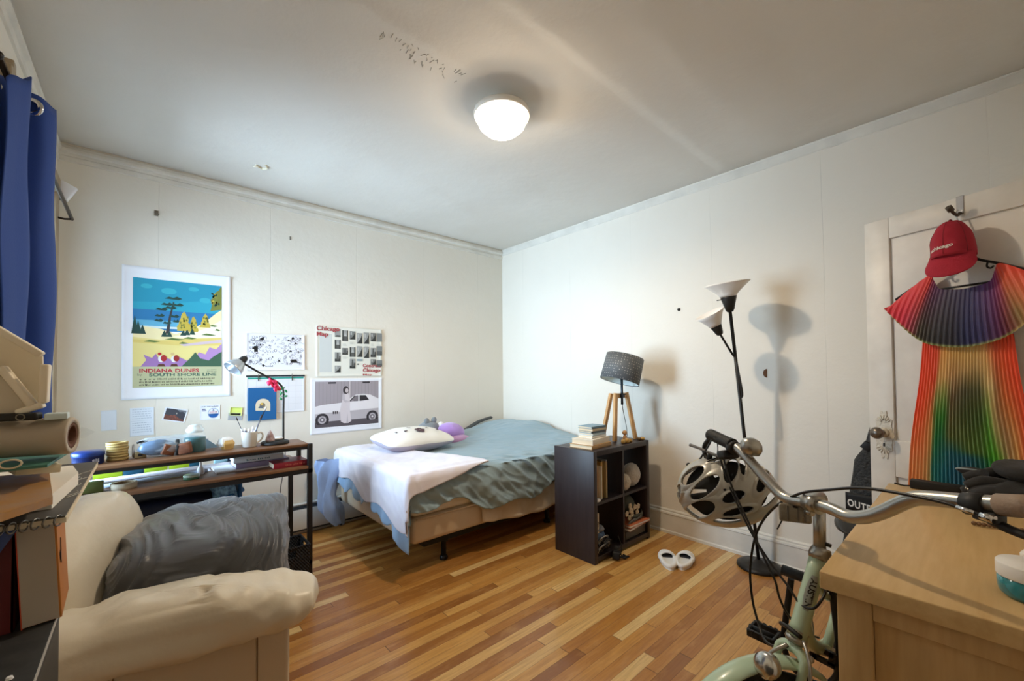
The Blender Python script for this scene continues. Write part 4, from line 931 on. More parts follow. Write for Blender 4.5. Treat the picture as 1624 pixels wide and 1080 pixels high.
ps, P = note('sticker_card', -2.880, -2.762, .982, 1.088, 'white card with a round red and blue emblem', 'card', paper_w, .0)
a = Art(P); a.greek(.06, .87, .86, .08, ink('navy', (60, 60, 110)), 4, 5); rb = ink('emblem_blue', (30, 96, 170)); a.disc(.66, .44, .28, rb, 1.25, 28); a.disc(.66, .44, .262, ink('emblem_white', (228, 230, 238)), 1.25, 28)
a.poly([(.41, .38), (.48, .36), (.55, .40), (.66, .36), (.76, .41), (.84, .37), (.91, .38)] + [(.66 + .25 * math.cos(t_), .40 + .27 * math.sin(t_)) for t_ in [-i * PI / 12 for i in range(13)]], rb)
a.greek(.47, .47, .38, .10, ink('emblem_red', (186, 70, 84)), 2, 6); a.poly([(.6, .6), (.66, .72), (.72, .6)], ink('emblem_grey', (120, 124, 150))); a.rect(.08, .70, .26, .76, ink('navy', (60, 60, 110)), False); a.rect(.08, .60, .30, .66, ink('navy', (60, 60, 110)), False)
a.end('printed_emblem', ps)
# yellow green sticky note and grey slip behind the mug
ps, P = sheet_paper('sticky_note', -2.70, -2.625, 1.00, 1.06, 'small bright yellow sticky note beside the calendar', 'note', mat('sticky_yellow', (218, 232, 120), .7), -.1, .006)
ps, P = sheet_paper('grey_slip', -2.712, -2.62, .965, 1.02, 'small grey slip of paper under the yellow sticky note', 'note', mat('slip_grey', (172, 174, 178), .7), -.08, .001)
def greek_mesh(name, fn, w, h, m, parent, words=3, seed=1):
    rnd = random.Random(seed); b = MB(); x = 0; unit = w / words
    def q(x0, y0, x1, y1):
        vs = [b.bm.verts.new(V(fn(a, c))) for a, c in ((x0, y0), (x1, y0), (x1, y1), (x0, y1))]; b.cap(vs)
    while x < w * .97:
        for _ in range(rnd.randint(3, 7)):
            if x > w: break
            d = h * rnd.uniform(.6, 1.0); q(x, 0, x + unit * .07, d)
            if rnd.random() < .6: y = d * rnd.choice((0, .42, .8)); q(x, y, x + unit * .12, y + h * .18)
            x += unit * .16
        x += unit * .12
    return done(b, name, m, parent)
# ------------------------------------------------------------ desk with raised shelf
DX0, DX1, DY0, DY1 = -3.46, -2.378, -.915, -.43
ZT, ZL = .867, .727
ds = thing('desk', 'black steel desk with rustic wood top and raised wooden shelf under the posters', 'desk', ((DX0 + DX1) / 2, (DY0 + DY1) / 2, 0))
dw = wood('rustic_board', (134, 96, 66), (100, 68, 46), 0, 7, .4, 14); iron = mat('iron_black', (34, 32, 32), .45, .3)
done(MB().box(((DX0 + DX1) / 2 - .005, (DY0 + DY1) / 2, ZL - .009), (DX1 - DX0 - .03, DY1 - DY0, .018), bevel=.002), 'desktop', dw, ds)
done(MB().box(((DX0 + DX1) / 2 - .005, DY0 + .14, ZT - .009), (DX1 - DX0 - .03, .26, .018), bevel=.002), 'raised_shelf', dw, ds)
c_ = (DX0 + DX1) / 2
for yy in (DY0 + .012, DY1 - .012): done(MB().box((c_, yy, ZL - .032), (DX1 - DX0 - .02, .024, .026)), 'long_rail', iron, ds)
for yy in (DY0 + .012, DY0 + .265): done(MB().box((c_, yy, ZT - .026), (DX1 - DX0 - .02, .02, .016)), 'shelf_rail', iron, ds)
for xx in (DX0 + .012, DX1 - .012):
    for c2_, s2_ in (((xx, (DY0 + DY1) / 2, ZL - .032), (.024, DY1 - DY0, .026)), ((xx, DY0 + .14, ZT - .026), (.022, .26, .016)), ((xx, (DY0 + DY1) / 2, .12), (.022, DY1 - DY0, .022))): done(MB().box(c2_, s2_), 'cross_rail', iron, ds)
for xx in (DX0 + .014, DX1 - .014):
    done(MB().box((xx, DY0 + .014, ZT / 2), (.028, .028, ZT - .002), bevel=.002), 'leg', iron, ds)
    done(MB().box((xx, DY1 - .014, ZL / 2 - .01), (.028, .028, ZL - .022), bevel=.002), 'leg', iron, ds)
    done(MB().box((xx, DY0 + .265, (ZT + ZL) / 2 - .01), (.024, .024, ZT - ZL - .02)), 'shelf_post', iron, ds)

z = ZT + .0005
# stack of bangles
G = 'bangles stacked on the raised shelf'; bgm = mat('bamboo_gold', (178, 154, 96), .55, bump=(120, .4, .002))
hs = [.016, .013, .015, .012, .014, .013, .012]; zz = z
words_ = ['lowest', 'second lowest', 'third from the bottom', 'middle', 'third from the top', 'second from the top', 'topmost']
for i, h_ in enumerate(hs):
    tag(done(MB().lathe([(.036, 0), (.043 - .001 * (i % 2), .001), (.0445 - .001 * (i % 2), h_ / 2), (.043, h_ - .001), (.036, h_ - .0006), (.035, h_ / 2), (.036, 0)], (-3.290 + .002 * math.sin(i * 2), -.735 + .002 * math.cos(i * 3), zz), seg=36, cap=False), 'bangle', bgm), 'woven gold bangle, %s in the stack on the raised shelf' % ('the ' + words_[i] if i in (3,) else words_[i]), 'bangle', G); zz += h_
b = MB().lathe([(.020, -.002), (.026, 0), (.028, .004), (.026, .008), (.020, .010), (.019, .004), (.020, -.002)], (0, 0, 0), frame((-3.232, -.735, z + .038), (0, 1, 0), (0, .2, 1), (1, 0, .1)), 28, cap=False)
bmesh.ops.scale(b.bm, vec=(1, 1, 1.3), space=Matrix.Translation((3.232, .735, -z - .038)), verts=b.bm.verts[:])
tag(done(b, 'silver_bangle', mat('silver', (170, 168, 164), .3, .9)), 'silver bangle leaning on the right of the gold bangle stack', 'bangle')
b = MB(); b.box((-3.200, -.745, z + .016), (.048, .032, .030), rot=(0, 0, .1), bevel=.003); b.box((-3.200, -.762, z + .018), (.018, .004, .014), mi=1); 
tag(done(b, 'trinket_box', [mat('beige_card', (176, 152, 108), .6), bl]), 'tiny beige box with a black clasp right of the bangles', 'box')
# clear bag with wooden pieces
pb = thing('clear_bag', 'crumpled clear plastic bag of brown wooden pieces on the raised shelf', 'bag', (-3.09, -.76, z))
bagm = bpy.data.materials.new('clear_film'); bagm.use_nodes = True; nt_ = bagm.node_tree; nt_.nodes.clear()
o_ = nt_.nodes.new('ShaderNodeOutputMaterial'); m_ = nt_.nodes.new('ShaderNodeMixShader'); t_1 = nt_.nodes.new('ShaderNodeBsdfTransparent'); p_1 = nt_.nodes.new('ShaderNodeBsdfPrincipled'); p_1.inputs['Base Color'].default_value = rgb((206, 224, 236)); p_1.inputs['Roughness'].default_value = .18; m_.inputs[0].default_value = .26
nt_.links.new(t_1.outputs[0], m_.inputs[1]); nt_.links.new(p_1.outputs[0], m_.inputs[2]); nt_.links.new(m_.outputs[0], o_.inputs[0])
b = MB(); b.ball((-3.09, -.755, z + .045), (.115, .055, .045), 60, fn=lambda d: 1 + .10 * ridge(d, 2.5, 1)); b.ball((-3.06, -.70, z + .072), (.15, .03, .03), 40, T(rot=(0, .05, .05)), fn=lambda d: 1 + .2 * fuzz(d, 4)); done(b, 'film', bagm, pb)
wbm = wood('brown_blocks', (140, 88, 60), (104, 62, 42), 0, 14, .6, 6)
b = MB(); b.box((-3.085, -.790, z + .036), (.060, .04, .058), rot=(.2, .3, .3), bevel=.006); b.box((-3.015, -.800, z + .035), (.060, .04, .060), rot=(0, -.2, -.3), bevel=.006); b.box((-3.13, -.75, z + .028), (.05, .04, .03), rot=(0, .3, .1), bevel=.006); done(b, 'wooden_pieces', wbm, pb)
b = MB(); b.tube([(-3.215, -.72, z + .078), (-3.19, -.715, z + .082), (-3.17, -.71, z + .078)], .006, 8); b.tube([(-3.046, -.80, z + .002), (-3.046, -.805, z + .05), (-3.046, -.78, z + .08)], .010, 8); done(b, 'dark_clip', bl, pb)
b = MB(); b.ball((-3.13, -.775, z + .050), (.075, .035, .038), 30, fn=lambda d: 1 + .12 * ridge(d, 2, 7)); done(b, 'blue_wrapper', mat('steel_foil', (112, 136, 166), .3, .3), pb)
# candle jar
cj = thing('candle_jar', 'glass candle jar of teal wax with clear domed lid', 'candle', (-2.965, -.73, z))
glass = mat('clear_glass', (236, 246, 248), .03, trans=1.0, ior=1.3); wax = mat('teal_wax', (12, 78, 86), .35, coat=.3)
X_, Y_ = -2.965, -.735
done(MB().lathe([(0, .003), (.048, .003), (.051, .010), (.051, .078), (.048, .084), (0, .084)], (X_, Y_, z), seg=40), 'wax', wax, cj)
g2m = bpy.data.materials.new('thin_glass'); g2m.use_nodes = True; nt_ = g2m.node_tree; nt_.nodes.clear()
o_ = nt_.nodes.new('ShaderNodeOutputMaterial'); m_ = nt_.nodes.new('ShaderNodeMixShader'); t_1 = nt_.nodes.new('ShaderNodeBsdfTransparent'); p_1 = nt_.nodes.new('ShaderNodeBsdfPrincipled'); p_1.inputs['Base Color'].default_value = rgb((214, 236, 240)); p_1.inputs['Roughness'].default_value = .06; m_.inputs[0].default_value = .07
nt_.links.new(t_1.outputs[0], m_.inputs[1]); nt_.links.new(p_1.outputs[0], m_.inputs[2]); nt_.links.new(m_.outputs[0], o_.inputs[0]); MATS['thin_glass'] = g2m
done(MB().lathe([(0, 0), (.050, 0), (.053, .006), (.053, .088), (.050, .102), (.040, .112), (.038, .116)], (X_, Y_, z), seg=48, cap=False), 'jar', g2m, cj)
done(MB().lathe([(.037, .112), (.040, .116), (.043, .122), (.043, .130), (.036, .138), (.030, .146), (.030, .152), (0, .156)], (X_, Y_, z), seg=40, cap=False), 'glass_lid', mat('frosted_glass', (222, 232, 234), .15, alpha=.75), cj)
# blue plastic wedge behind the candle
b = MB(); b.prism([(-2.93, .868), (-2.84, .868), (-2.915, .935)], -.66, -.65, Matrix(((1, 0, 0, 0), (0, 0, 1, 0), (0, 1, 0, 0), (0, 0, 0, 1)))); tag(done(b, 'blue_set_square', mat('blue_plastic', (122, 160, 186), .3, alpha=.8)), 'translucent blue triangle leaning behind the candle jar', 'set square')
# faceted two tone planter
fp = thing('geometric_pot', 'small faceted pot with white rim and yellow lower half', 'pot', (-2.812, -.755, z))
X_, Y_ = -2.812, -.76
b = MB().lathe([(0, 0), (.030, 0), (.038, .030), (.036, .034), (0, .034)], (X_, Y_, z), seg=6, smooth=False); b.lathe([(0.0, .034), (.038, .034), (.026, .052), (0, .052)], (X_, Y_, z), seg=6, smooth=False); done(b, 'yellow_body', mat('ochre_glaze', (204, 166, 98), .6), fp)
b = MB().lathe([(.044, .018), (.047, .032), (.036, .060), (.030, .064), (.030, .055), (.038, .034)], (X_ - .006, Y_ + .014, z), seg=6, smooth=False, cap=False); b.lathe([(0, .050), (.03, .056), (.02, .068), (0, .066)], (X_ - .004, Y_ + .010, z), seg=7, smooth=False); done(b, 'white_shell', mat('white_glaze', (238, 238, 236), .5), fp)
# mug of brushes
mg = thing('white_mug', 'white mug with brushes and markers on the raised shelf', 'mug', (-2.700, -.775, z)); X_, Y_ = -2.702, -.775
mgm = mat('mug_glaze', (222, 220, 212), .25, coat=.4)
b = MB().lathe([(0, 0), (.034, 0), (.038, .004), (.0445, .09), (.046, .094), (.043, .094), (.040, .088), (.034, .008), (0, .008)], (X_, Y_, z), seg=44); done(b, 'cup', mgm, mg)
b = MB().tube([(X_ + .041, Y_, z + .078), (X_ + .062, Y_ - .002, z + .082), (X_ + .072, Y_ - .004, z + .062), (X_ + .060, Y_ - .003, z + .036), (X_ + .037, Y_, z + .020)], .005, 10, sm=6, flat=1.4); done(b, 'handle', mgm, mg)
def stick(name, p0, p1, r, m, label, cat='brush', tip=None, tm=None, group='brushes in the white mug'):
    t0 = thing(name, label, cat, p0, 0, group); done(MB().tube([p0, p1], [r, r * .7], 10), 'handle', m, t0)
    d = (V(p1) - V(p0)).normalized()
    if tip: done(MB().tube([V(p1), V(p1) + d * tip * .5, V(p1) + d * tip], [r * 1.1, r * 1.25, r * .2], 10), 'bristles', tm, t0)
    return t0
brn = mat('bristle', (60, 48, 44), .9); silver = mat('silver', (170, 168, 164)); lil = mat('lilac_plastic', (176, 158, 196), .4)
stick('paint_brush', (X_ - .010, Y_, z + .02), (X_ - .062, Y_ - .005, z + .165), .0028, mat('dark_handle', (58, 54, 60), .4), 'thin dark paint brush leaning left in the mug', tip=.025, tm=brn)
stick('paint_brush', (X_ + .004, Y_ + .006, z + .02), (X_ + .082, Y_ + .004, z + .215), .0040, bl, 'long black brush leaning right in the mug', tip=.03, tm=mat('bristle_pale', (190, 184, 184), .8))
stick('paint_brush', (X_ + .008, Y_ - .008, z + .02), (X_ + .056, Y_ - .010, z + .165), .0050, mat('steel_handle', (126, 132, 148), .3, .6), 'thick steel brush in front of the long black one', tip=.03, tm=brn)
for (dx, dy, lx, hz, m_, lab) in ((-.022, .0, -.036, .115, lil, 'lilac marker at the left rim of the mug'), (-.016, -.012, -.022, .118, mat('navy_plastic', (40, 40, 78), .4), 'navy marker in the middle of the mug'), (.0, -.02, -.004, .112, lil, 'short lilac marker at the front of the mug'), (.012, .012, .02, .120, mat('pale_plastic', (216, 210, 224), .4), 'pale marker right of the navy one in the mug'), (.024, 0, .034, .114, mat('maroon_plastic', (96, 54, 66), .4), 'maroon marker at the right rim of the mug')):
    s_ = thing('marker_pen', lab, 'marker', (X_ + dx * .5, Y_ + dy, z + .01), 0, 'markers in the white mug'); p0, p1 = V((X_ + dx * .5, Y_ + dy, z + .012)), V((X_ + lx, Y_ + dy, z + hz - .018)); d = (p1 - p0).normalized()
    done(MB().tube([p0, p1], .0055, 10), 'barrel', m_, s_); done(MB().tube([p1, p1 + d * .018], .0062, 10), 'pen_cap', mat('white_plastic', (238, 238, 242)), s_)
# desk lamp with silver head, flower on the arm
dl = thing('desk_lamp', 'black desk lamp with silver head and long bent arm', 'lamp', (-2.545, -.76, z))
done(MB().lathe([(0, 0), (.078, 0), (.080, .006), (.078, .016), (.07, .020), (0, .021)], (-2.560, -.765, z), seg=40), 'base', bl, dl)
arm = [(-2.508, -.745, z + .015), (-2.508, -.742, 1.05), (-2.507, -.738, 1.19), (-2.520, -.736, 1.235), (-2.555, -.735, 1.268), (-2.61, -.732, 1.300), (-2.735, -.728, 1.384)]
done(MB().tube([arm[0], arm[1], arm[2], arm[3], arm[4], arm[5], arm[6]], .0062, 12, sm=5), 'arm', bl, dl)
hd = V((-2.742, -.728, 1.388)); da = V((-.10, -.10, -.10)).normalized(); da = V((-.62, -.28, -.62)).normalized(); oa = da.orthogonal().normalized(); HM = frame(hd, oa, da.cross(oa), da)
chrome = mat('chrome', (206, 206, 208), .12, 1.0)
done(MB().lathe([(0, -.045), (.012, -.044), (.020, -.030), (.022, -.012), (.024, .0), (0, .0)], (0, 0, 0), HM, 28), 'bulb_housing', bl, dl)
o_ = done(MB().lathe([(.024, -.002), (.034, .010), (.047, .035), (.054, .062), (.055, .068)], (0, 0, 0), HM, 40, cap=False), 'lamp_shade', mat('satin_silver', (196, 202, 208), .25, .7), dl); solid(o_, .0015, -1)
done(MB().tube([hd - da * .045, hd - da * .056 + V((-.004, 0, .012)), hd - da * .052 + V((-.008, 0, .022))], .003, 8), 'switch', chrome, dl)
b = MB().tube([(-2.472, -.70, z + .002), (-2.470, -.66, z - .01), (-2.470, -.63, .80), (-2.472, -.62, .68), (-2.482, -.60, .60), (-2.49, -.58, .50), (-2.49, -.56, .3), (-2.50, -.5, .02)], .0026, 8, sm=5); done(b, 'cord', bl, dl)
fl_ = thing('artificial_flower', 'pink artificial flower wound around the desk lamp arm', 'flower', (-2.575, -.75, 1.25)); pk = mat('flower_pink', (226, 44, 92), .6); gn = mat('leaf_green', (40, 150, 96), .6)
random.seed(8); b = MB()
for k in range(26):
    u = random.random(); c_ = V((-2.590 + .045 * u + random.uniform(-.014, .014), -.755 + random.uniform(-.012, .010), 1.268 - .048 * u + random.uniform(-.016, .016)))
    b.ball(c_, (.013, .006, .012), 8, T(rot=(random.uniform(-1, 1), random.uniform(-1, 1), random.uniform(-1, 1))))
done(b, 'petals', pk, fl_)
b = MB(); pts = [(-2.545, -.745, 1.22)] + [(-2.513 + .013 * math.cos(k * 1.1), -.740 + .013 * math.sin(k * 1.1), 1.222 - .008 * k) for k in range(9)]; b.tube(pts, .0022, 6, sm=3)
for k in range(5): b.ball((-2.525 + .030 * (k % 2), -.752, 1.215 - .016 * k), (.011, .004, .007), 8, T(rot=(0, k, 0)))
done(b, 'leaves', gn, fl_)
# crystal, white dish
b = MB().lathe([(0, 0), (.026, 0), (.028, .010), (.016, .045), (.004, .066), (0, .068)], (-2.590, -.775, z + .0215), seg=7, smooth=False)
tag(done(b, 'quartz_point', mat('smoky_quartz', (150, 118, 116), .2, var=(40, .6, (220, 206, 204)))), 'pinkish brown crystal point standing on the desk lamp base', 'crystal')
b = MB().lathe([(0, 0), (.034, 0), (.040, .008), (.040, .014), (.036, .012), (0, .010)], (-2.548, -.735, z + .0215), seg=30); tag(done(b, 'white_dish', mat('white_glaze', (238, 238, 236))), 'small white dish on the desk lamp base behind the crystal', 'dish')
# blue tin at the left end
b = MB().lathe([(0, 0), (.056, 0), (.058, .004), (.058, .040), (.061, .042), (.061, .060), (.058, .064), (0, .065)], (-3.395, -.775, z), seg=44, mfn=lambda k: 0 if k not in (3, 2) else 1)
tn = thing('blue_tin', 'round dark blue tin at the left end of the raised shelf', 'tin', (-3.395, -.775, z)); done(b, 'body', [mat('tin_blue', (30, 58, 128), .3, .2), mat('tin_blue_dark', (20, 40, 92), .3, .2)], tn)
greek_mesh('lettering', lambda a, c: (-3.395 + .0592 * math.sin(.32 + (a) / .0592), -.775 - .0592 * math.cos(.32 + a / .0592), z + .014 + c), .026, .018, mat('ink_pale', (206, 214, 232), .6), tn, 1, 4)

# things on the desk top under the raised shelf
z = ZL + .0005
tag(done(MB().prism([(-3.33, -.725), (-2.88, -.660), (-2.88, -.575), (-3.33, -.63)], z, z + .003), 'white_sheet', mat('gloss_paper', (232, 232, 240), .3)), 'glossy white sheet lying flat between the two paper rolls on the desk', 'paper')
G = 'coloured card blocks at the back of the desk'; lime = mat('lime_card', (176, 214, 44), .6); teal_d = mat('teal_card', (24, 88, 118), .6)
for x0_, x1_, m_, lab in ((-3.395, -3.275, lime, 'leftmost lime green block at the back of the desk'), (-3.272, -3.185, teal_d, 'dark teal block between the two left lime blocks'), (-3.182, -3.078, lime, 'middle lime green block at the back of the desk'), (-3.070, -2.975, lime, 'rightmost lime green block at the back of the desk'), (-2.972, -2.925, teal_d, 'narrow dark teal block right of the lime blocks')):
    tag(done(MB().box(((x0_ + x1_) / 2, -.478, z + .045), (x1_ - x0_, .035, .088), bevel=.002), 'paper_block', m_), lab, 'box', G)
b = MB(); b.tube([(-3.40, -.60, z + .0135), (-2.74, -.545, z + .0135)], .013, 30); b.tube([(-3.402, -.6002, z + .0135), (-3.398, -.5998, z + .0135)], .010, 24, mi=1)
tag(done(b, 'rolled_poster', [mat('roll_white', (236, 234, 240), .5), dk]), 'long white rolled poster lying on the desk under the raised shelf', 'poster roll')
rollb = MB(); rollb.tube([(-3.34, -.735, z + .012), (-2.90, -.675, z + .012)], .0105, 28); tag(done(rollb, 'paper_roll', mat('roll_blue', (186, 202, 224), .5)), 'thinner pale blue paper roll in front of the long white one', 'paper roll')
tr_ = thing('masking_tape', 'roll of beige masking tape at the desk front edge', 'tape', (-3.262, -.79, z)); done(MB().lathe([(.040, 0), (.052, 0), (.052, .030), (.040, .030), (.040, 0)], (-3.262, -.80, z), seg=44, cap=False), 'tape', mat('tape_beige', (202, 190, 166), .6), tr_)
done(MB().lathe([(.036, .0), (.0395, .0), (.0395, .030), (.036, .030), (.036, 0)], (-3.262, -.80, z), seg=40, cap=False), 'core', mat('card_core', (150, 126, 92), .8), tr_)
gt_ = thing('green_tin', 'small round green tin with pale lid on the desk', 'tin', (-2.985, -.79, z)); done(MB().lathe([(0, 0), (.036, 0), (.037, .003), (.037, .012), (0, .012)], (-2.985, -.80, z), seg=36), 'body', mat('tin_green', (66, 104, 72), .3, .3), gt_)
done(MB().lathe([(0, .012), (.038, .012), (.038, .021), (.034, .024), (0, .024)], (-2.985, -.80, z), seg=36), 'lid', mat('tin_lid', (188, 206, 190), .3, .4), gt_)
b = MB(); b.box((-3.385, -.800, z + .027), (.095, .05, .052), bevel=.003); tag(done(b, 'green_box', mat('olive_box', (88, 96, 44), .6)), 'olive green carton at the left end of the desk under the shelf', 'box')
nb = book((-2.69, -.655, z), (.36, .22, .010), .03, bc('paperpile', (232, 232, 238)), 'loose white sheets spread under the books on the desk', pm=PAGEW, name='paper_sheets')
lb = book((-2.625, -.66, z + .011), (.29, .20, .030), .02, bc('lavender', (150, 140, 178)), 'lavender book under the white titled one on the desk', 'books on the desk under the raised shelf', pm=PAGEW)
tb = book((-2.640, -.655, z + .042), (.27, .19, .030), -.02, bc('white2', (232, 236, 240)), 'white book with teal title on its spine on the desk', 'books on the desk under the raised shelf', pm=PAGEW)
M0 = IMAT[tb.name]; greek_mesh('spine_title', lambda a, c: M0 @ V((a - .07, -.0962, .009 + c)), .13, .011, mat('ink_teal', (30, 110, 120), .6), tb, 2, 7)
rb_ = book((-2.497, -.795, z), (.195, .16, .034), 0.03, bc('maroon', (140, 34, 50), .4), 'dark red hardcover book at the right end of the desk', 'books on the desk under the raised shelf')
M1 = IMAT[rb_.name]; greek_mesh('spine_title', lambda a, c: M1 @ V((a - .03, -.0812, .011 + c)), .11, .012, mat('ink_gold', (206, 120, 104), .5), rb_, 3, 9)
b = MB(); b.lathe([(0, 0), (.018, 0), (.018, .030), (.006, .05), (.004, .075), (0, .078)], (-2.935, -.70, z), seg=18); tag(done(b, 'glue_bottle', mat('white_plastic', (238, 238, 242))), 'small white nozzle bottle under the raised shelf', 'bottle')
b = MB(); b.box((-2.80, -.50, z + .04), (.10, .05, .08), bevel=.004); b.box((-2.755, -.505, z + .03), (.06, .04, .06), bevel=.004, mi=1); tag(done(b, 'clear_box', [mat('pale_teal', (150, 190, 204), .4), mat('slate_item', (94, 112, 140), .5)]), 'pale blue box behind the rolled poster on the desk', 'box')
# blue storage bag under the desk
ub = thing('storage_bag', 'dark blue storage bag with patterned edge under the desk', 'bag', (-3.03, -.52, 0)); nb_ = mat('bag_navy', (20, 32, 66), .5, bump=(20, .5, .01)); bb_ = mat('bag_blue', (24, 96, 156), .4, bump=(30, .4, .006))
b = MB(); b.pillow((-3.04, -.56, .32), (.30, .17, .30), e=.35, ez=.35, seg=56, disp=lambda d, q: .012 * fuzz(q, 9)); done(b, 'body', nb_, ub)
b = MB(); b.tube([(-3.0, -.74, .52), (-2.90, -.76, .555), (-2.78, -.74, .58), (-2.72, -.70, .60)], .014, 10, sm=6, flat=.4); b.box((-2.742, -.60, .40), (.02, .28, .50), bevel=.004); done(b, 'blue_edge', bb_, ub)
b = MB(); pat = mat('pattern_print', (150, 206, 236), .5, var=(50, 1.0, (24, 70, 140)))
b.grid(lambda u, v: V((-2.90 + .12 * u + .03 * (1 - v), -.748 - .01 * math.sin(u * 6), .54 + .135 * v - .01 * math.sin(v * 9))), 10, 14); o_ = done(b, 'patterned_flap', pat, ub); solid(o_, .003)
b = MB(); b.ball((-3.28, -.78, .60), .010, 10); b.ball((-3.275, -.77, .575), .008, 10); done(b, 'snap', chrome, ub)
# woven basket behind the chair
bs = thing('waste_basket', 'black woven basket with a handle hole standing behind the armchair', 'basket', (-2.56, -.93 + .0, 0)); bkw = mat('woven_black', (26, 24, 25), .6)
wv = NT(bkw); _, x_, y_, z_ = wv.obj(); wv.bump(t.m('ADD', 0.0, 0.0) if False else wv.m('MULTIPLY', wv.m('SINE', wv.m('MULTIPLY', wv.m('ADD', x_, y_), 420.0)), wv.m('SINE', wv.m('MULTIPLY', z_, 330.0))), 1.0, .006)
x0_, x1_, y0_, y1_, hz = -2.70, -2.452, -1.12, -.93, .31
b = MB()
def bpan(a, c, n_):
    a, c = V(a), V(c)
    def f(u, v):
        p = a.lerp(c, u); k = .90 + .10 * v; cx_, cy_ = (x0_ + x1_) / 2, (y0_ + y1_) / 2
        return V((cx_ + (p.x - cx_) * k, cy_ + (p.y - cy_) * k, .004 + (hz - .004) * v))
    b.grid(f, 24, 24, skip=(lambda u, v: abs(u - .5) < .17 and .80 < v < .90))
bpan((x0_, y0_, 0), (x1_, y0_, 0), 0); bpan((x1_, y0_, 0), (x1_, y1_, 0), 0); bpan((x1_, y1_, 0), (x0_, y1_, 0), 0); bpan((x0_, y1_, 0), (x0_, y0_, 0), 0)
o_ = done(b, 'woven_side', bkw, bs, recalc=False); solid(o_, .006)
done(MB().box(((x0_ + x1_) / 2, (y0_ + y1_) / 2, .008), ((x1_ - x0_) * .88, (y1_ - y0_) * .88, .008)), 'bottom', bkw, bs)
done(MB().tube([(x0_, y0_, hz), (x1_, y0_, hz), (x1_, y1_, hz), (x0_, y1_, hz)], .007, 8, True), 'rim', bkw, bs)
# ------------------------------------------------------------ blue curtain and rod
cur = thing('curtain', 'dark blue eyelet curtain gathered at the left window', 'curtain', (-3.50, -1.62, .95))
curm = mat('curtain_blue', (18, 58, 134), .75, bump=(150, .2, .002), sheen=.05)
cp = catmull([(-3.510, -1.820, 0), (-3.497, -1.76, 0), (-3.482, -1.69, 0), (-3.500, -1.655, 0), (-3.548, -1.635, 0), (-3.558, -1.585, 0), (-3.520, -1.560, 0), (-3.470, -1.545, 0), (-3.449, -1.49, 0), (-3.462, -1.452, 0), (-3.525, -1.43, 0)], 9)
def curt(u, v):
    k = u * (len(cp) - 1); i = min(int(k), len(cp) - 2); p = cp[i].lerp(cp[i + 1], k - i); zt = 2.305 - .09 * max(0, 1 - u / .22); z = zt - (zt - .95) * v
    p = V((p.x, p.y, 0)); m_ = V((-3.51, -1.62, 0)); p = m_ + (p - m_) * (1 + .05 * math.sin(v * 4) + .10 * v)
    return V((min(p.x + .004 * math.sin(v * 13 + u * 9), -3.42), p.y, z + .006 * math.sin(u * 31)))
b = MB(); b.grid(curt, 91, 46); o = done(b, 'fabric', curm, cur); solid(o, .003)
for p_, d_2 in (((-3.553, -1.61, 2.262), (1, .3, 0)), ((-3.495, -1.553, 2.262), (.35, 1, 0))):
    d3 = V(d_2).normalized(); b = MB().lathe([(.019, -.006), (.030, -.005), (.033, 0), (.030, .005), (.019, .006), (.019, -.006)], (0, 0, 0), frame(p_, V((0, 0, 1)).cross(d3), (0, 0, 1), d3), 28, cap=False); done(b, 'eyelet', chrome, cur)
rod = thing('curtain_rod', 'thin dark curtain rod above the left window', 'curtain rod', (-3.52, -1.1, 2.26)); rodm = mat('rod_bronze', (48, 42, 38), .35, .7)
done(MB().tube([(-3.522, -1.84, 2.262), (-3.522, -.12, 2.262)], .009, 14), 'rod', rodm, rod); done(MB().ball((-3.522, -1.85, 2.262), .013, 14), 'finial', rodm, rod)
for yy in (-1.30, -.16): done(MB().tube([(-3.60, yy, 2.25), (-3.55, yy, 2.245), (-3.522, yy, 2.25)], .006, 10), 'bracket', rodm, rod)

# ------------------------------------------------------------ black cabinet with stacked things, bottom left
CX1, CY1, CZ = -3.295, -2.70, .926
kb = thing('black_cabinet', 'low black cabinet along the left wall carrying books and papers', 'cabinet', (-3.44, -3.35, 0)); kbm = mat('black_laminate', (26, 26, 27), .45); kbt = mat('black_top', (44, 45, 46), .55, var=(60, .4, (70, 70, 68)))
done(MB().box(((CX1 - 3.58) / 2, (CY1 - 4.0) / 2, (CZ - .02) / 2), (3.58 + CX1 - .006, 4.0 + CY1 - .006, CZ - .022)), 'carcass', kbm, kb)
done(MB().box(((CX1 - 3.58) / 2, (CY1 - 4.0) / 2, CZ - .010), (3.58 + CX1, 4.0 + CY1, .019)), 'top', kbt, kb)
done(MB().box((CX1 + .0006, (CY1 - 4.0) / 2, CZ - .0035), (.0012, 4.0 + CY1, .006)), 'edge_band', mat('edge_grey', (176, 176, 172), .5), kb)
b = MB().lathe([(0, 0), (.004, 0), (.003, .003), (0, .004)], (-3.318, -2.93, CZ + .0005), seg=9, smooth=False); tag(done(b, 'pebble', mat('white_plastic', (238, 238, 242))), 'tiny white crumb on the black cabinet top', 'pebble')
z = CZ + .001
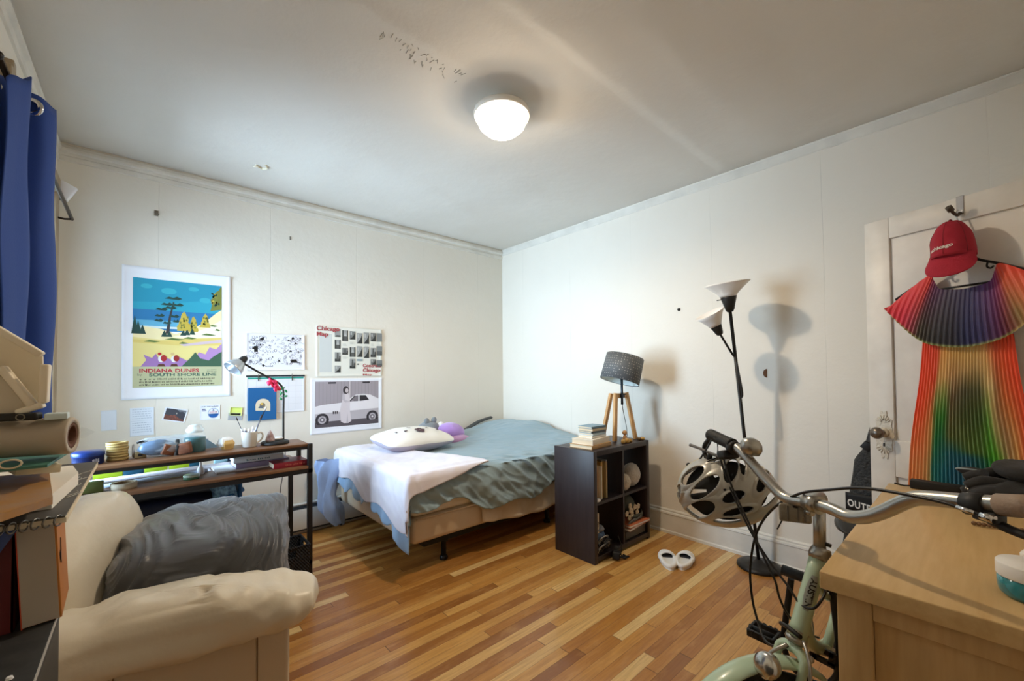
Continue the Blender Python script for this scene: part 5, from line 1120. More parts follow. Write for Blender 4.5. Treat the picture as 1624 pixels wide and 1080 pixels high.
# tall grey faced box with orange side, red book and blue booklet behind
bx = thing('boxed_book', 'upright grey fronted book box with orange brown side under the notebook', 'book', (-3.310, -2.72, z), 0, rot=(0, -.05, .03)); M = IMAT[bx.name]
b = MB(); b.box((0, .0, .083), (.042, .120, .166), bevel=.001); bmesh.ops.transform(b.bm, matrix=M, verts=b.bm.verts[:]); done(b, 'body', mat('orange_brown', (176, 112, 44), .6), bx)
b = MB(); b.box((-.001, -.0612, .083), (.0385, .0016, .163)); bmesh.ops.transform(b.bm, matrix=M, verts=b.bm.verts[:]); done(b, 'front_label', mat('warm_grey_card', (176, 166, 152), .6), bx)
b = MB(); b.box((-.0206, -.0608, .083), (.002, .0022, .167)); b.box((0, -.0608, .1655), (.043, .0022, .002)); b.box((.0215, .0, .1655), (.0012, .122, .003)); bmesh.ops.transform(b.bm, matrix=M, verts=b.bm.verts[:]); done(b, 'red_edge', mat('red_card', (196, 70, 44), .6), bx)
b = MB(); b.prism([(-.048, .090), (-.040, .080), (-.030, .118), (-.036, .100), (-.046, .098)], 0, .0012, Matrix(((0, 0, 1, .0213), (1, 0, 0, 0), (0, 1, 0, 0), (0, 0, 0, 1)))); bmesh.ops.transform(b.bm, matrix=M, verts=b.bm.verts[:]); done(b, 'ink_mark', mat('ink_black', (26, 24, 24)), bx)
book_up((-3.352, -2.72, z), (.13, .030, .150), 0.0, bc('darkred', (88, 22, 24), .5), 'dark red book standing left of the grey fronted box')
b = MB(); b.prism([(-3.420, 1.086), (-3.330, 1.086), (-3.350, 1.050), (-3.40, 1.000)], -2.800, -2.794, Matrix(((1, 0, 0, 0), (0, 0, 1, 0), (0, 1, 0, 0), (0, 0, 0, 1)))); tag(done(b, 'blue_booklet', mat('booklet_blue', (66, 84, 140), .6)), 'blue booklet corner hanging down in front of the dark red book', 'booklet')
book_up((-3.42, -2.72, z), (.14, .060, .155), 0.0, bc('blackvol', (30, 26, 28), .5), 'thick black book at the left end of the cabinet books')
# notebook with spiral
z = 1.094
nbk = thing('spiral_notebook', 'dark grey spiral notebook with cream page edge lying on the upright books', 'notebook', (-3.37, -2.60, z)); nq = [(-3.555, -2.83), (-3.277, -2.858), (-3.273, -2.346), (-3.55, -2.30)]
done(MB().prism(nq, z + .001, z + .0085), 'pages', mat('cream_edge', (222, 210, 184), .8), nbk)
done(MB().prism([(x - .0015, y) for x, y in nq], z + .0086, z + .0110), 'cover', mat('notebook_cover', (84, 82, 78), .6), nbk)
b = MB(); random.seed(31)
for k in range(26):
    u0, v0 = random.uniform(-3.345, -3.29), random.uniform(-2.74, -2.50); b.tube([(u0, v0, z + .0114), (u0 + .012, v0 + .02, z + .0114), (u0 + .006 * random.uniform(-1, 1) + .015, v0 + .035, z + .0114)], .0008, 5, sm=2)
done(b, 'pale_scribble', mat('chalk_grey', (170, 168, 160), .8), nbk)
b = MB()
for k in range(22):
    x_ = -3.285 - .011 * k; b.tube([(x_ + .0035 * math.cos(a), -2.860 + .007 * math.cos(a), z + .006 + .0075 * math.sin(a)) for a in [2 * PI * i / 10 for i in range(10)]], .0012, 6, True)
done(b, 'spiral', mat('steel_clip', (120, 120, 118)), nbk)
def slabq(name, q, z0, z1, m, label, cat, group=None): return tag(done(MB().prism(q, z0, z1), name, m), label, cat, group)
slabq('white_papers', [(-3.53, -2.78), (-3.298, -2.80), (-3.284, -2.62), (-3.30, -2.52), (-3.53, -2.50)], 1.1055, 1.1275, mat('white_pages', (238, 234, 226)), 'loose white papers on the dark grey notebook', 'papers')
o = slabq('gold_magazine', [(-3.55, -2.955), (-3.327, -2.938), (-3.289, -2.875), (-3.320, -2.63), (-3.55, -2.60)], 1.1280, 1.138, mat('magazine_gold', (172, 122, 44), .4, var=(22, .45, (140, 144, 160))), 'golden brown magazine with grey pictures on the paper pile', 'magazine')
b = MB(); b.box((-3.330, -2.70, 1.158), (.05, .07, .014), rot=(0, .1, .3), bevel=.001); tag(done(b, 'folded_card', mat('ivory_card', (226, 218, 190), .6)), 'folded ivory card between the magazine and the green folder', 'card')
o = slabq('green_folder', [(-3.56, -2.77), (-3.305, -2.785), (-3.292, -2.60), (-3.56, -2.58)], 1.168, 1.172, mat('folder_green', (66, 122, 108), .5, var=(30, .3)), 'dark green folder lying under the paper roll', 'folder')
b = MB().tube([(-3.342 + .010 * math.cos(a) * 1.1, -2.786 + .003 * math.sin(a), 1.1785 + .006 * math.sin(a)) for a in [2 * PI * i / 16 for i in range(16)]], .0014, 8, True); tag(done(b, 'rubber_band', mat('cream_cord', (206, 196, 168), .7)), 'cream elastic band loop on the green folder', 'band')
# roll of brown grey paper
d_ = V((1, -.22, -.02)).normalized(); e1_ = V((-3.283, -2.722, 1.2085)); e0_ = e1_ - d_ * .25
rl = thing('paper_tube', 'thick roll of grey beige paper on the green folder', 'paper roll', (-3.40, -2.70, 1.158)); o_ = d_.orthogonal().normalized(); RM = frame(e0_, o_, d_.cross(o_), d_)
done(MB().lathe([(.022, 0), (.031, 0), (.031, .2475), (.030, .25), (.022, .25), (.022, 0)], (0, 0, 0), RM, 48, cap=False), 'roll', mat('greige_paper', (176, 164, 146), .5), rl)
done(MB().lathe([(.0155, .001), (.0218, .001), (.0218, .249), (.0155, .249), (.0155, .001)], (0, 0, 0), RM, 40, cap=False), 'inner_core', mat('core_brown', (96, 62, 46), .8), rl)
b = MB().lathe([(0, 0), (.010, .004), (.0085, .010), (0, .022)], (0, 0, 0), frame((-3.280, -2.690, 1.209), (0, 1, 0), (0, 0, 1), (1, 0, 0)), 8, smooth=False); tag(done(b, 'glass_stopper', g2m), 'small clear faceted stopper peeking out behind the paper roll', 'stopper')
# grey remote and pale box on the roll
b = MB(); b.box((-3.355, -2.735, 1.2460), (.075, .022, .012), rot=(0, 0, -.2), bevel=.003, seg=3)
sp_ = thing('black_speaker', 'small black box with two round dials on the paper roll', 'speaker', (-3.355, -2.735, 1.212)); done(b, 'case', bl, sp_)
for dx in (-.018, .012): done(MB().lathe([(.004, 0), (.0055, .001), (.0055, .002), (.004, .002), (.004, 0)], (0, 0, 0), frame((-3.350 + dx, -2.7465 - dx * .2, 1.2460), (1, -.2, 0), (0, 0, 1), (-.2, -1, 0)), 20, cap=False), 'dial', mat('dial_grey', (120, 118, 108), .5), sp_)
tag(done(MB().box((-3.3005, -2.735, 1.2440), (.026, .03, .010), bevel=.001), 'pale_blue_carton', mat('ice_blue', (198, 214, 216), .5)), 'small pale blue carton right of the black box on the paper roll', 'box')
# cream hexagonal folding tray standing on top
tray = thing('folding_tray', 'cream plastic hexagonal tray with raised rim bars standing at the left edge', 'tray', (-3.34, -2.70, 1.225)); crm = mat('cream_plastic', (228, 218, 196), .45)
XZ = lambda y: Matrix(((1, 0, 0, 0), (0, 0, 1, y), (0, 1, 0, 0), (0, 0, 0, 1)))
b = MB(); b.prism([(-3.47, 1.46), (-3.372, 1.386), (-3.322, 1.344), (-3.320, 1.272), (-3.328, 1.262), (-3.47, 1.255)], 0, .010, XZ(-2.70)); done(b, 'back_plate', crm, tray)
b = MB(); b.prism([(-3.47, 1.40), (-3.367, 1.318), (-3.337, 1.262), (-3.35, 1.250), (-3.47, 1.248)], 0, .010, XZ(-2.722)); done(b, 'front_plate', mat('cream_shade_plastic', (206, 196, 176), .5), tray)
for p0, p1 in (((-3.372, 1.390), (-3.319, 1.345)), ((-3.3145, 1.330), (-3.3165, 1.266)), ((-3.362, 1.326), (-3.328, 1.262)), ((-3.345, 1.252), (-3.316, 1.264)), ((-3.47, 1.402), (-3.368, 1.330))):
    a, c = V((p0[0], -2.728, p0[1])), V((p1[0], -2.728, p1[1])); zx = (c - a).normalized(); yx = V((0, 1, 0)); xx = yx.cross(zx)
    b = MB(); b.box((0, 0, (c - a).length / 2), (.0105, .030, (c - a).length), bevel=.003, seg=3); bmesh.ops.transform(b.bm, matrix=frame(a, xx, yx, zx), verts=b.bm.verts[:]); done(b, 'rim_bar', crm, tray)

# ------------------------------------------------------------ armchair
ath = math.atan2(-.28, .96); AC = V((-2.92, -1.63, 0)); arm_ = thing('armchair', 'cream leather armchair with fat padded arms before the desk', 'armchair', AC, ath); AM = IMAT[arm_.name]
lea = mat('cream_leather', (216, 206, 186), .38, coat=.15, bump=(16, .35, .008), var=(4, .25, (202, 190, 168))); leas = mat('leather_side', (200, 184, 160), .5, bump=(120, .2, .002))
def al(b, name, m, label=None):
    bmesh.ops.transform(b.bm, matrix=AM, verts=b.bm.verts[:]); return done(b, name, m, arm_, label)
def lw(k, amp=.007):
    def f(d, q):
        s = 0; u = q.x * .8 + q.y * .6
        s += amp * ridge((q.x * 1.0 + q.y * .5 + q.z * .8, q.y * .4, q.z * .6), 4.2, k) + amp * .45 * ridge((q.x * 1.3 - q.z * 1.6, q.y, q.z), 11, k + 4) + amp * .4 * fuzz(q, 20, k)
        return s
    return f
b = MB(); b.box((-.20, 0, .245), (.68, .80, .31), bevel=.03, seg=4); b.box((-.13, -.418, .24), (.76, .040, .36), bevel=.012, seg=3); b.box((-.24, .418, .24), (.58, .040, .36), bevel=.012, seg=3); al(b, 'body', leas)
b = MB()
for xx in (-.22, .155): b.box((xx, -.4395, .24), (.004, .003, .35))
al(b, 'side_seam', mat('seam_shade', (120, 98, 74), .8))  # dark strips paint the shade along the side panel seams
b = MB(); b.pillow((-.13, 0, .445), (.28, .29, .085), e=.35, ez=.6, seg=56, disp=lw(2)); al(b, 'seat_cushion', lea)
for s_, kk, ca_, ha_ in ((-1, 5, -.10, .425), (1, 9, -.26, .34)):
    b = MB(); b.pillow((ca_, s_ * .435, .520), (ha_, .112, .092), T(rot=(0, -.03 if s_ < 0 else 0, 0)), e=.38, ez=.75, seg=110, disp=lambda d, q, kk=kk: lw(kk, .016)(d, q) - .016 * math.exp(-((q.x - .12) / .010) ** 2) - .030 * max(0, q.x - .16) / .25 * max(0, d.z) + .006 * math.sin(q.x * 60 + q.z * 20) * max(0, q.x - .25) * 4)
    al(b, 'armrest', lea)
    b = MB(); b.tube([(ca_ - ha_ * .9, s_ * .452, .435), (ca_, s_ * .455, .438), (ca_ + ha_ * .7, s_ * .452, .452), (ca_ + ha_ * .98, s_ * .44, .478)], .0055, 8, sm=6); al(b, 'piping', lea)
b = MB(); b.pillow((-.452, -.02, .585), (.122, .345, .245), T(rot=(0, -.16, 0)), e=.55, ez=.6, seg=72, disp=lw(14, .010)); al(b, 'backrest', lea)
for xx in (-.45, .10):
    for yy in (-.36, .36):
        b = MB(); b.lathe([(0, 0), (.022, 0), (.028, .06), (.03, .095), (0, .095)], (xx, yy, 0), seg=16); al(b, 'foot', mat('dark_wood_foot', (60, 38, 26), .4))
# grey satin comforter bundled on the seat
sat = mat('grey_satin', (80, 82, 87), .36, sheen=.3, bump=(45, .15, .003))
def sw(d, q):
    w1 = .05 * fuzz(q, 3, 2); u = q.x * .86 - q.z * .75 + q.y * .35 + w1; v = q.x * .5 + q.z * .8 + q.y * .5
    r1 = 1 - abs(noise.noise(V((u * 9, v * 1.6, 1)))) * 2.2; r2 = 1 - abs(noise.noise(V((u * 22 + 5, v * 3.2, 4)))) * 2.2; r3 = 1 - abs(noise.noise(V((u * 48, v * 7, 9)))) * 2.2
    s = .021 * r1 * abs(r1) + .018 * r2 * abs(r2) + .008 * r3 * abs(r3) + .008 * fuzz(q, 4, 1)
    return s - .035 * math.exp(-((q.x + .02 + .55 * q.z) / .022) ** 2) * max(0, min(1, (.35 - d.z) * 4))
b = MB(); b.pillow((-.068, .07, .552), (.265, .35, .142), T(rot=(0, -.02, .02)), e=.38, ez=.42, seg=300, disp=sw); bmesh.ops.transform(b.bm, matrix=AM, verts=b.bm.verts[:])
tag(done(b, 'comforter', sat), 'bundled dark grey satin comforter lying in the cream armchair', 'comforter')
# ------------------------------------------------------------ open door with things hung on it
KX, KY = -.504, -3.389; du = V((-.3496, -.9369, 0)); dn = V((-.9369, .3496, 0))
DM = frame((KX, KY, 0), du, (0, 0, 1), dn)     # local: x along the door from the knob edge, y up, z out of the visible face
# frame() keeps handedness by columns: x=du, y=up, z=normal
door = thing('door_1', 'white painted panel door standing open at the right', 'door', (KX + du.x * .38, KY + du.y * .38, .01)); door['kind'] = 'structure'
DW, DH = .76, 2.03; dpm = mat('door_paint', (222, 219, 212), .4, var=(7, .3), bump=(18, .2, .004))
def dl_(b): bmesh.ops.transform(b.bm, matrix=DM, verts=b.bm.verts[:]); return b
def dbox(x0, x1, z0, z1, t0, t1, bev=.0): return MB().box(((x0 + x1) / 2, (z0 + z1) / 2, (t0 + t1) / 2), (x1 - x0, z1 - z0, t1 - t0), bevel=bev)
for nm, a in (('stile', (0, .100, .01, DH)), ('stile', (DW - .1, DW, .01, DH)), ('top_rail', (.1005, DW - .1005, 1.93, DH)), ('lock_rail', (.1005, DW - .1005, .800, .972)), ('bottom_rail', (.1005, DW - .1005, .01, .24))):
    done(dl_(dbox(*a, -.035, 0, .002)), nm, dpm, door)
for z0, z1 in ((.972, 1.93), (.24, .80)):
    b = dbox(.09, DW - .09, z0 - .01, z1 + .01, -.024, -.013)
    done(dl_(b), 'recessed_panel', dpm, door)
# knob and lace plate
pm_ = mat('painted_brass', (206, 200, 186), .35, .1, bump=(90, 1.0, .004))
pts = []
for i in range(60):
    a = 2 * PI * i / 60; r_ = 1 + .16 * math.cos(a * 10) * (.6 + .4 * abs(math.sin(a))) + .06 * math.cos(a * 20); pts.append((.060 + .033 * math.cos(a) * r_ * (1 + .15 * math.cos(2 * a)), .992 + .112 * math.sin(a) * (1 + .08 * math.cos(a * 10))))
b = MB().prism(pts, 0, .004); b.lathe([(.012, .004), (.022, .004), (.023, .008), (.014, .011)], (.060, 1.004, 0), seg=24)
for k in range(7):
    a = PI * k / 6; b.tube([(.060 + .014 * math.cos(a) * .5, 1.052 + .01 * math.sin(a), .005), (.060 + .026 * math.cos(a), 1.062 + .026 * math.sin(a), .006)], .0022, 6); b.tube([(.060 + .014 * math.cos(a) * .5, .938 - .01 * math.sin(a), .005), (.060 + .026 * math.cos(a), .928 - .026 * math.sin(a), .006)], .0022, 6)
b.box((.060, .945, .005), (.006, .016, .004), mi=1); lace = done(dl_(b), 'lace_plate', [pm_, bl], door, label='ornate white painted key plate')
b = MB().lathe([(0, 0), (.010, 0), (.010, .030), (.018, .036), (.027, .048), (.028, .058), (.022, .070), (.010, .075), (0, .076)], (.060, 1.004, .004), seg=32); done(dl_(b), 'knob', mat('aged_nickel', (126, 116, 106), .28, .8), lace, label='round tarnished metal door knob')
# hook over the door
hk = thing('over_door_hook', 'steel over-the-door hook with a dark knob holding the red cap', 'hook', DM @ V((.350, 1.96, .02))); 
done(dl_(dbox(.340, .362, 1.955, DH + .003, .001, .003)), 'strap', chrome, hk); done(dl_(dbox(.340, .362, DH + .001, DH + .003, -.038, .003)), 'strap_top', chrome, hk)
b = MB().tube([(.350, 1.962, .004), (.350, 1.95, .020), (.347, 1.958, .045), (.345, 1.970, .058)], .006, 10, sm=5); b.tube([(.345, 1.966, .054), (.342, 1.982, .070)], .011, 14); done(dl_(b), 'hook_arm', mat('dark_bronze', (86, 76, 66)), hk)
# red cap hanging by its strap: crown above, brim down
cap = thing('baseball_cap', 'dark red baseball cap with white lettering hanging over the hanger', 'cap', DM @ V((.357, 1.67, .05))); capm = mat('cap_red', (164, 32, 52), .85, bump=(200, .4, .002), var=(11, .35, (130, 22, 40)))
CM = T((.352, 1.765, .035)); 
def crown_(u, v):
    a = u * 2 * PI; s_ = math.sin(v * PI / 2) ** .80; h_ = math.cos(v * PI / 2) ** .85
    x = .066 * s_ * math.cos(a); zz_ = .072 * s_ * math.sin(a) + .042; k = 1 + .045 * fuzz((x * 30, h_ * 4, zz_ * 30), 1, 2)
    return CM @ V((x * k + .006 * (1 - h_), .150 * h_ * (1 + .03 * fuzz((a, v * 3, 0), 2)), zz_ * k + .006))
b = MB(); b.grid(crown_, 56, 26, cu=True); 
crown_o = o = done(dl_(b), 'crown', capm, cap); solid(o, .002, -1)
b = MB()
for k in range(6):
    b.tube([crown_((k + .5) / 6, v / 14 * .98) for v in range(1, 15)], .0012, 5)
b.ball(CM @ V((0, .152, .048)), .007, 10); done(dl_(b), 'seams', mat('cap_seam', (120, 22, 38), .8), crown_o)
def brim(u, v):
    a = (u - .5) * 2.2; r_ = .064 + .075 * v * math.cos(a) ** .45
    x = (.064 + .012 * v) * math.sin(a * 1.35) ; y = .010 - .095 * v * max(0, math.cos(a * 1.25)) ** .5
    zz_ = .100 - .052 * (1 - math.cos(a * 1.25)) + .012 * v
    return CM @ V((x * 1.02 + .006, y, zz_))
b = MB(); b.grid(brim, 36, 14); o = done(dl_(b), 'brim', capm, cap); solid(o, .004, 1)
def ct(x, y):
    # lettering follows the front of the crown
    v_ = math.acos(max(0, min(1, (y / .150))) ** (1 / .85)) * 2 / PI; a = PI / 2 - x / .066; P_ = crown_(a / (2 * PI), v_)
    c_ = CM @ V((.006, y, .048)); return DM @ (P_ + (P_ - c_).normalized() * .0025)
letters('lettering', 'uchicago', lambda x, y: ct(x - .010, .018 + y + .16 * (x + .04)), mat('cap_white', (226, 220, 214), .8), crown_o, width=.078, height=.019, align=(.5, 0), bold=.035)
# hanger
hg = thing('clothes_hanger', 'black clothes hanger behind the red cap carrying the rainbow dress', 'hanger', DM @ V((.362, 1.64, .03))); hgm = mat('hanger_black', (16, 16, 17), .3)
b = MB(); b.tube([(.135, 1.630, .030), (.255, 1.708, .030), (.30, 1.738, .030), (.362, 1.775, .030), (.42, 1.742, .030), (.47, 1.716, .030), (.60, 1.640, .030)], .0055, 10, sm=5)
b.tube([(.275, 1.648, .030), (.455, 1.650, .030)], .0045, 10); b.tube([(.135, 1.630, .030), (.275, 1.648, .030)], .0045, 8); b.tube([(.455, 1.650, .030), (.60, 1.640, .030)], .0045, 8); done(dl_(b), 'shoulder_bar', hgm, hg)
for xx in (.285, .436): b = MB().tube([(xx, 1.728, .030), (xx, 1.712, .034), (xx + .010, 1.704, .034), (xx + .018, 1.712, .032)], .0035, 8, sm=4); done(dl_(b), 'strap_hook', hgm, hg)
b = MB().tube([(.362, 1.775, .030), (.362, 1.87, .026), (.350, 1.93, .022), (.346, 1.956, .024), (.352, 1.972, .022)], .0028, 8, sm=5); done(dl_(b), 'neck_hook', chrome, hg)
# pleated rainbow dress
dr = thing('rainbow_dress', 'pleated rainbow dress with wide ruffle collar on the black hanger', 'dress', DM @ V((.36, .74, .03)))
def mixc(stops, t):
    t = max(0, min(1, t))
    for (a, ca), (c, cc) in zip(stops, stops[1:]):
        if t <= c:
            k = (t - a) / max(1e-6, c - a); return tuple(ca[i] + (cc[i] - ca[i]) * k for i in range(3))
    return stops[-1][1]
prm = mat('printed_chiffon', (200, 80, 40), .5, attr='print', sheen=.3); prm2 = prm
inner = catmull([(.112, 1.597, 0), (.185, 1.662, 0), (.262, 1.716, 0), (.276, 1.690, 0), (.292, 1.652, 0), (.33, 1.640, 0), (.368, 1.636, 0), (.405, 1.640, 0), (.444, 1.652, 0), (.458, 1.690, 0), (.474, 1.716, 0), (.55, 1.662, 0), (.625, 1.590, 0)], 6)
outer = catmull([(.108, 1.590, 0), (.150, 1.530, 0), (.190, 1.478, 0), (.225, 1.440, 0), (.262, 1.415, 0), (.315, 1.400, 0), (.368, 1.394, 0), (.42, 1.400, 0), (.475, 1.418, 0), (.515, 1.445, 0), (.555, 1.485, 0), (.60, 1.535, 0), (.635, 1.580, 0)], 6)
def lp(c, t): k = t * (len(c) - 1); i = min(int(k), len(c) - 2); return c[i].lerp(c[i + 1], k - i)
UVc = {}
def ruff(u, v):
    a, c = lp(inner, u), lp(outer, u); p = a.lerp(c, v); pl = math.sin(u * 2 * PI * 34) * .0030 * (.35 + v); p.z = .040 + .030 * math.sin(min(1, v * 1.1) * PI * .55) + pl; q = DM @ p
    UVc[tuple(round(x, 5) for x in q)] = (u, v); return q
top_s = [(0, (214, 44, 44)), (.10, (206, 40, 50)), (.20, (220, 60, 50)), (.24, (150, 44, 84)), (.30, (92, 44, 92)), (.40, (60, 52, 78)), (.55, (46, 44, 92)), (.66, (96, 44, 110)), (.74, (150, 40, 110)), (.80, (228, 70, 50)), (.92, (226, 66, 44)), (1, (214, 80, 50))]
bot_s = [(0, (200, 40, 50)), (.12, (204, 44, 70)), (.20, (150, 72, 84)), (.26, (76, 72, 60)), (.36, (48, 50, 54)), (.45, (30, 32, 50)), (.52, (24, 34, 84)), (.60, (44, 40, 96)), (.68, (88, 24, 80)), (.74, (124, 60, 60)), (.80, (150, 126, 80)), (.88, (200, 120, 70)), (1, (214, 74, 50))]
def dcol(co):
    uv = UVc.get(tuple(round(x, 5) for x in co))
    if uv is None: return (128, 128, 128)
    u, v = uv; a, c = mixc(top_s, u), mixc(bot_s, u); k = min(1, v * 1.25); r_ = [a[i] + (c[i] - a[i]) * k for i in range(3)]
    if v > .97: r_ = (150, 160, 96) if u < .75 else (196, 176, 110)
    return r_
b = MB(); b.grid(ruff, 409, 22); o = done(b, 'ruffle_collar', prm, dr, col=dcol)
UVs = {}
def skirt(u, v):
    xl = .226 - .075 * v; xr = .498 + .070 * v; x = xl + (xr - xl) * u; z = 1.44 - .70 * v; pl = math.sin(u * 2 * PI * (30) + .8 * math.sin(v * 5 + u * 9)) * (.0018 + .0022 * v)
    q = DM @ V((x + .004 * math.sin(v * 7 + u * 3), z, .026 + .018 * math.sin(u * PI) + pl)); UVs[tuple(round(t_, 5) for t_ in q)] = (u, v); return q
cols_s = [  # (u, [(v, colour)...])
 (0.0, [(0, (226, 66, 34)), (.55, (230, 74, 36)), (.8, (224, 110, 60)), (1, (226, 140, 80))]), (.12, [(0, (214, 56, 32)), (.6, (222, 96, 44)), (1, (216, 150, 90))]), (.19, [(0, (210, 80, 40)), (.3, (204, 70, 36)), (.7, (200, 150, 84)), (1, (196, 160, 100))]),
 (.235, [(0, (214, 140, 70)), (.35, (196, 160, 100)), (.62, (52, 128, 44)), (.8, (20, 120, 70)), (1, (16, 120, 110))]), (.30, [(0, (220, 160, 80)), (.3, (206, 168, 104)), (.6, (40, 124, 36)), (.85, (16, 112, 92)), (1, (18, 120, 130))]), (.38, [(0, (214, 168, 84)), (.28, (176, 140, 90)), (.45, (110, 92, 66)), (.75, (92, 104, 50)), (.87, (22, 104, 116)), (1, (16, 96, 120))]),
 (.52, [(0, (216, 176, 92)), (.25, (186, 156, 100)), (.4, (86, 86, 62)), (.6, (66, 84, 34)), (.84, (84, 116, 48)), (.88, (18, 96, 116)), (1, (14, 84, 110))]), (.64, [(0, (218, 176, 96)), (.22, (190, 160, 106)), (.4, (84, 88, 52)), (.6, (58, 92, 28)), (.84, (80, 120, 44)), (.9, (20, 104, 90)), (1, (18, 100, 90))]),
 (.71, [(0, (226, 170, 100)), (.35, (204, 184, 130)), (.6, (96, 150, 60)), (.85, (70, 160, 24)), (1, (60, 170, 24))]), (.755, [(0, (224, 110, 60)), (.35, (214, 190, 136)), (.8, (150, 160, 90)), (1, (110, 180, 40))]), (.80, [(0, (226, 76, 40)), (.4, (160, 116, 72)), (.8, (170, 140, 96)), (1, (180, 160, 110))]),
 (.87, [(0, (226, 72, 36)), (.5, (206, 120, 62)), (.8, (222, 170, 100)), (1, (220, 180, 110))]), (1.0, [(0, (232, 74, 36)), (1, (236, 64, 36))])]
def scol(co):
    uv = UVs.get(tuple(round(x, 5) for x in co))
    if uv is None: return (200, 100, 60)
    u, v = uv; v = min(1, v / .80); u2 = u + .012 * math.sin(v * 9 + u * 20)
    for (a, sa), (c, sc) in zip(cols_s, cols_s[1:]):
        if u2 <= c or c == 1.0:
            k = max(0, min(1, (u2 - a) / (c - a))); A_, B_ = mixc(sa, v), mixc(sc, v); r_ = [A_[i] + (B_[i] - A_[i]) * k for i in range(3)]; break
    return r_
b = MB(); b.grid(skirt, 361, 60); o = done(b, 'pleated_skirt', prm, dr, col=scol)

# ------------------------------------------------------------ black bag hanging behind the door
bg_ = thing('black_bag', 'black textured bag with white block letters hanging behind the open door', 'bag', (-.12, -3.33, .1)); bgm2 = mat('bag_black', (22, 22, 22), .55, bump=(70, 1.0, .01), var=(60, .35, (74, 74, 70)))
b = MB()
def bagf(u, v):
    z_ = .885 - .785 * v; ls = [(.885, -3.322), (.79, -3.262), (.70, -3.252), (.53, -3.226), (.15, -3.182), (.0, -3.175)]; l_ = ls[-1][1]
    for (z1_, y1_), (z2_, y2_) in zip(ls, ls[1:]):
        if z_ >= z2_: l_ = y2_ + (y1_ - y2_) * (z_ - z2_) / (z1_ - z2_); break
    r_ = -3.345 - .14 * min(1, v * 4); a = u * 2 * PI; c_, w_ = (l_ + r_) / 2, (l_ - r_) / 2
    return V((-.10 + .060 * math.sin(a) * (.3 + .7 * min(1, v * 3)) + .004 * fuzz((u * 30, v * 30, 0), 1), c_ + w_ * math.copysign(abs(math.cos(a)) ** .7, math.cos(a)), z_))
b.grid(bagf, 60, 40, cu=True); done(b, 'body', bgm2, bg_, recalc=True)
b = MB().tube([(-.10, -3.315, .79), (-.09, -3.33, .86), (-.05, -3.36, 1.0), (-.008, -3.42, 1.18)], .012, 8, sm=5, flat=2); done(b, 'strap', bl, bg_)
b = MB(); b.box((-.12, -3.322, .872), (.02, .045, .045), rot=(.6, 0, 0), bevel=.003); done(b, 'buckle', bl, bg_)
b = MB(); b.grid(lambda u, v: V((-.170 - .004 * math.sin(u * PI), -3.228 - .20 * u, .505 + .10 * v)), 10, 6); o = done(b, 'label_band', mat('band_black', (18, 18, 18), .6), bg_); solid(o, .003)
letters('lettering', 'OUTFI', lambda x, y: V((-.1785, -3.238 - x * .66, .530 + y - .12 * x)), mat('letter_white', (226, 224, 218), .7), bg_, height=.042, spacing=1.1, bold=.03)

# ------------------------------------------------------------ birch dresser
TX0, TX1, TY0, TY1, TZ = -2.012, -.90, -4.0, -3.497, .840
dsr = thing('dresser', 'pale birch dresser with overhanging top in the right foreground', 'dresser', ((TX0 + TX1) / 2, (TY0 + TY1) / 2, 0)); bir = wood('birch', (206, 174, 122), (190, 156, 104), 0, 5, .42, 10, .1); birs = wood('birch_side', (196, 162, 112), (178, 144, 94), 2, 5, .5, 10)
done(MB().box(((TX0 + TX1) / 2, (TY0 + TY1) / 2, TZ - .02), (TX1 - TX0, TY1 - TY0, .040), bevel=.003), 'top', bir, dsr)
bx0, by1, by0 = -1.985, -3.524, -3.985
for nm, c, s in (('post', (bx0 + .022, by1 - .031, (TZ - .041) / 2), (.044, .062, TZ - .041)), ('post', (bx0 + .022, by0 + .031, (TZ - .041) / 2), (.044, .062, TZ - .041)), ('post', (TX1 - .05, by1 - .031, (TZ - .041) / 2), (.044, .062, TZ - .041)), ('post', (TX1 - .05, by0 + .031, (TZ - .041) / 2), (.044, .062, TZ - .041))):
    done(MB().box(c, s, bevel=.002), nm, birs, dsr)
ym2 = (by0 + by1) / 2; yl = by1 - by0 - .126
done(MB().box((bx0 + .018, ym2, .775), (.030, yl, .046), bevel=.001), 'side_rail', birs, dsr); done(MB().box((bx0 + .018, ym2, .13), (.030, yl, .07), bevel=.001), 'side_rail', birs, dsr)
done(MB().box((bx0 + .026, ym2, .455), (.012, yl, .60)), 'side_panel', birs, dsr)
done(MB().box(((bx0 + TX1 - .05) / 2 + .02, ym2, .44), (TX1 - .03 - bx0 - .09, .40, .68)), 'carcass', birs, dsr)
for k in range(4):
    o = done(MB().box(((bx0 + TX1) / 2 - .01, by1 - .014, .72 - .165 * k), (TX1 - bx0 - .18, .024, .155), bevel=.003), 'drawer', birs, dsr)
    for xx in (-1.70, -1.18): done(MB().ball((xx, by1 + .008, .72 - .165 * k), .012, 12), 'drawer_knob', birs, o)
z = TZ + .0005
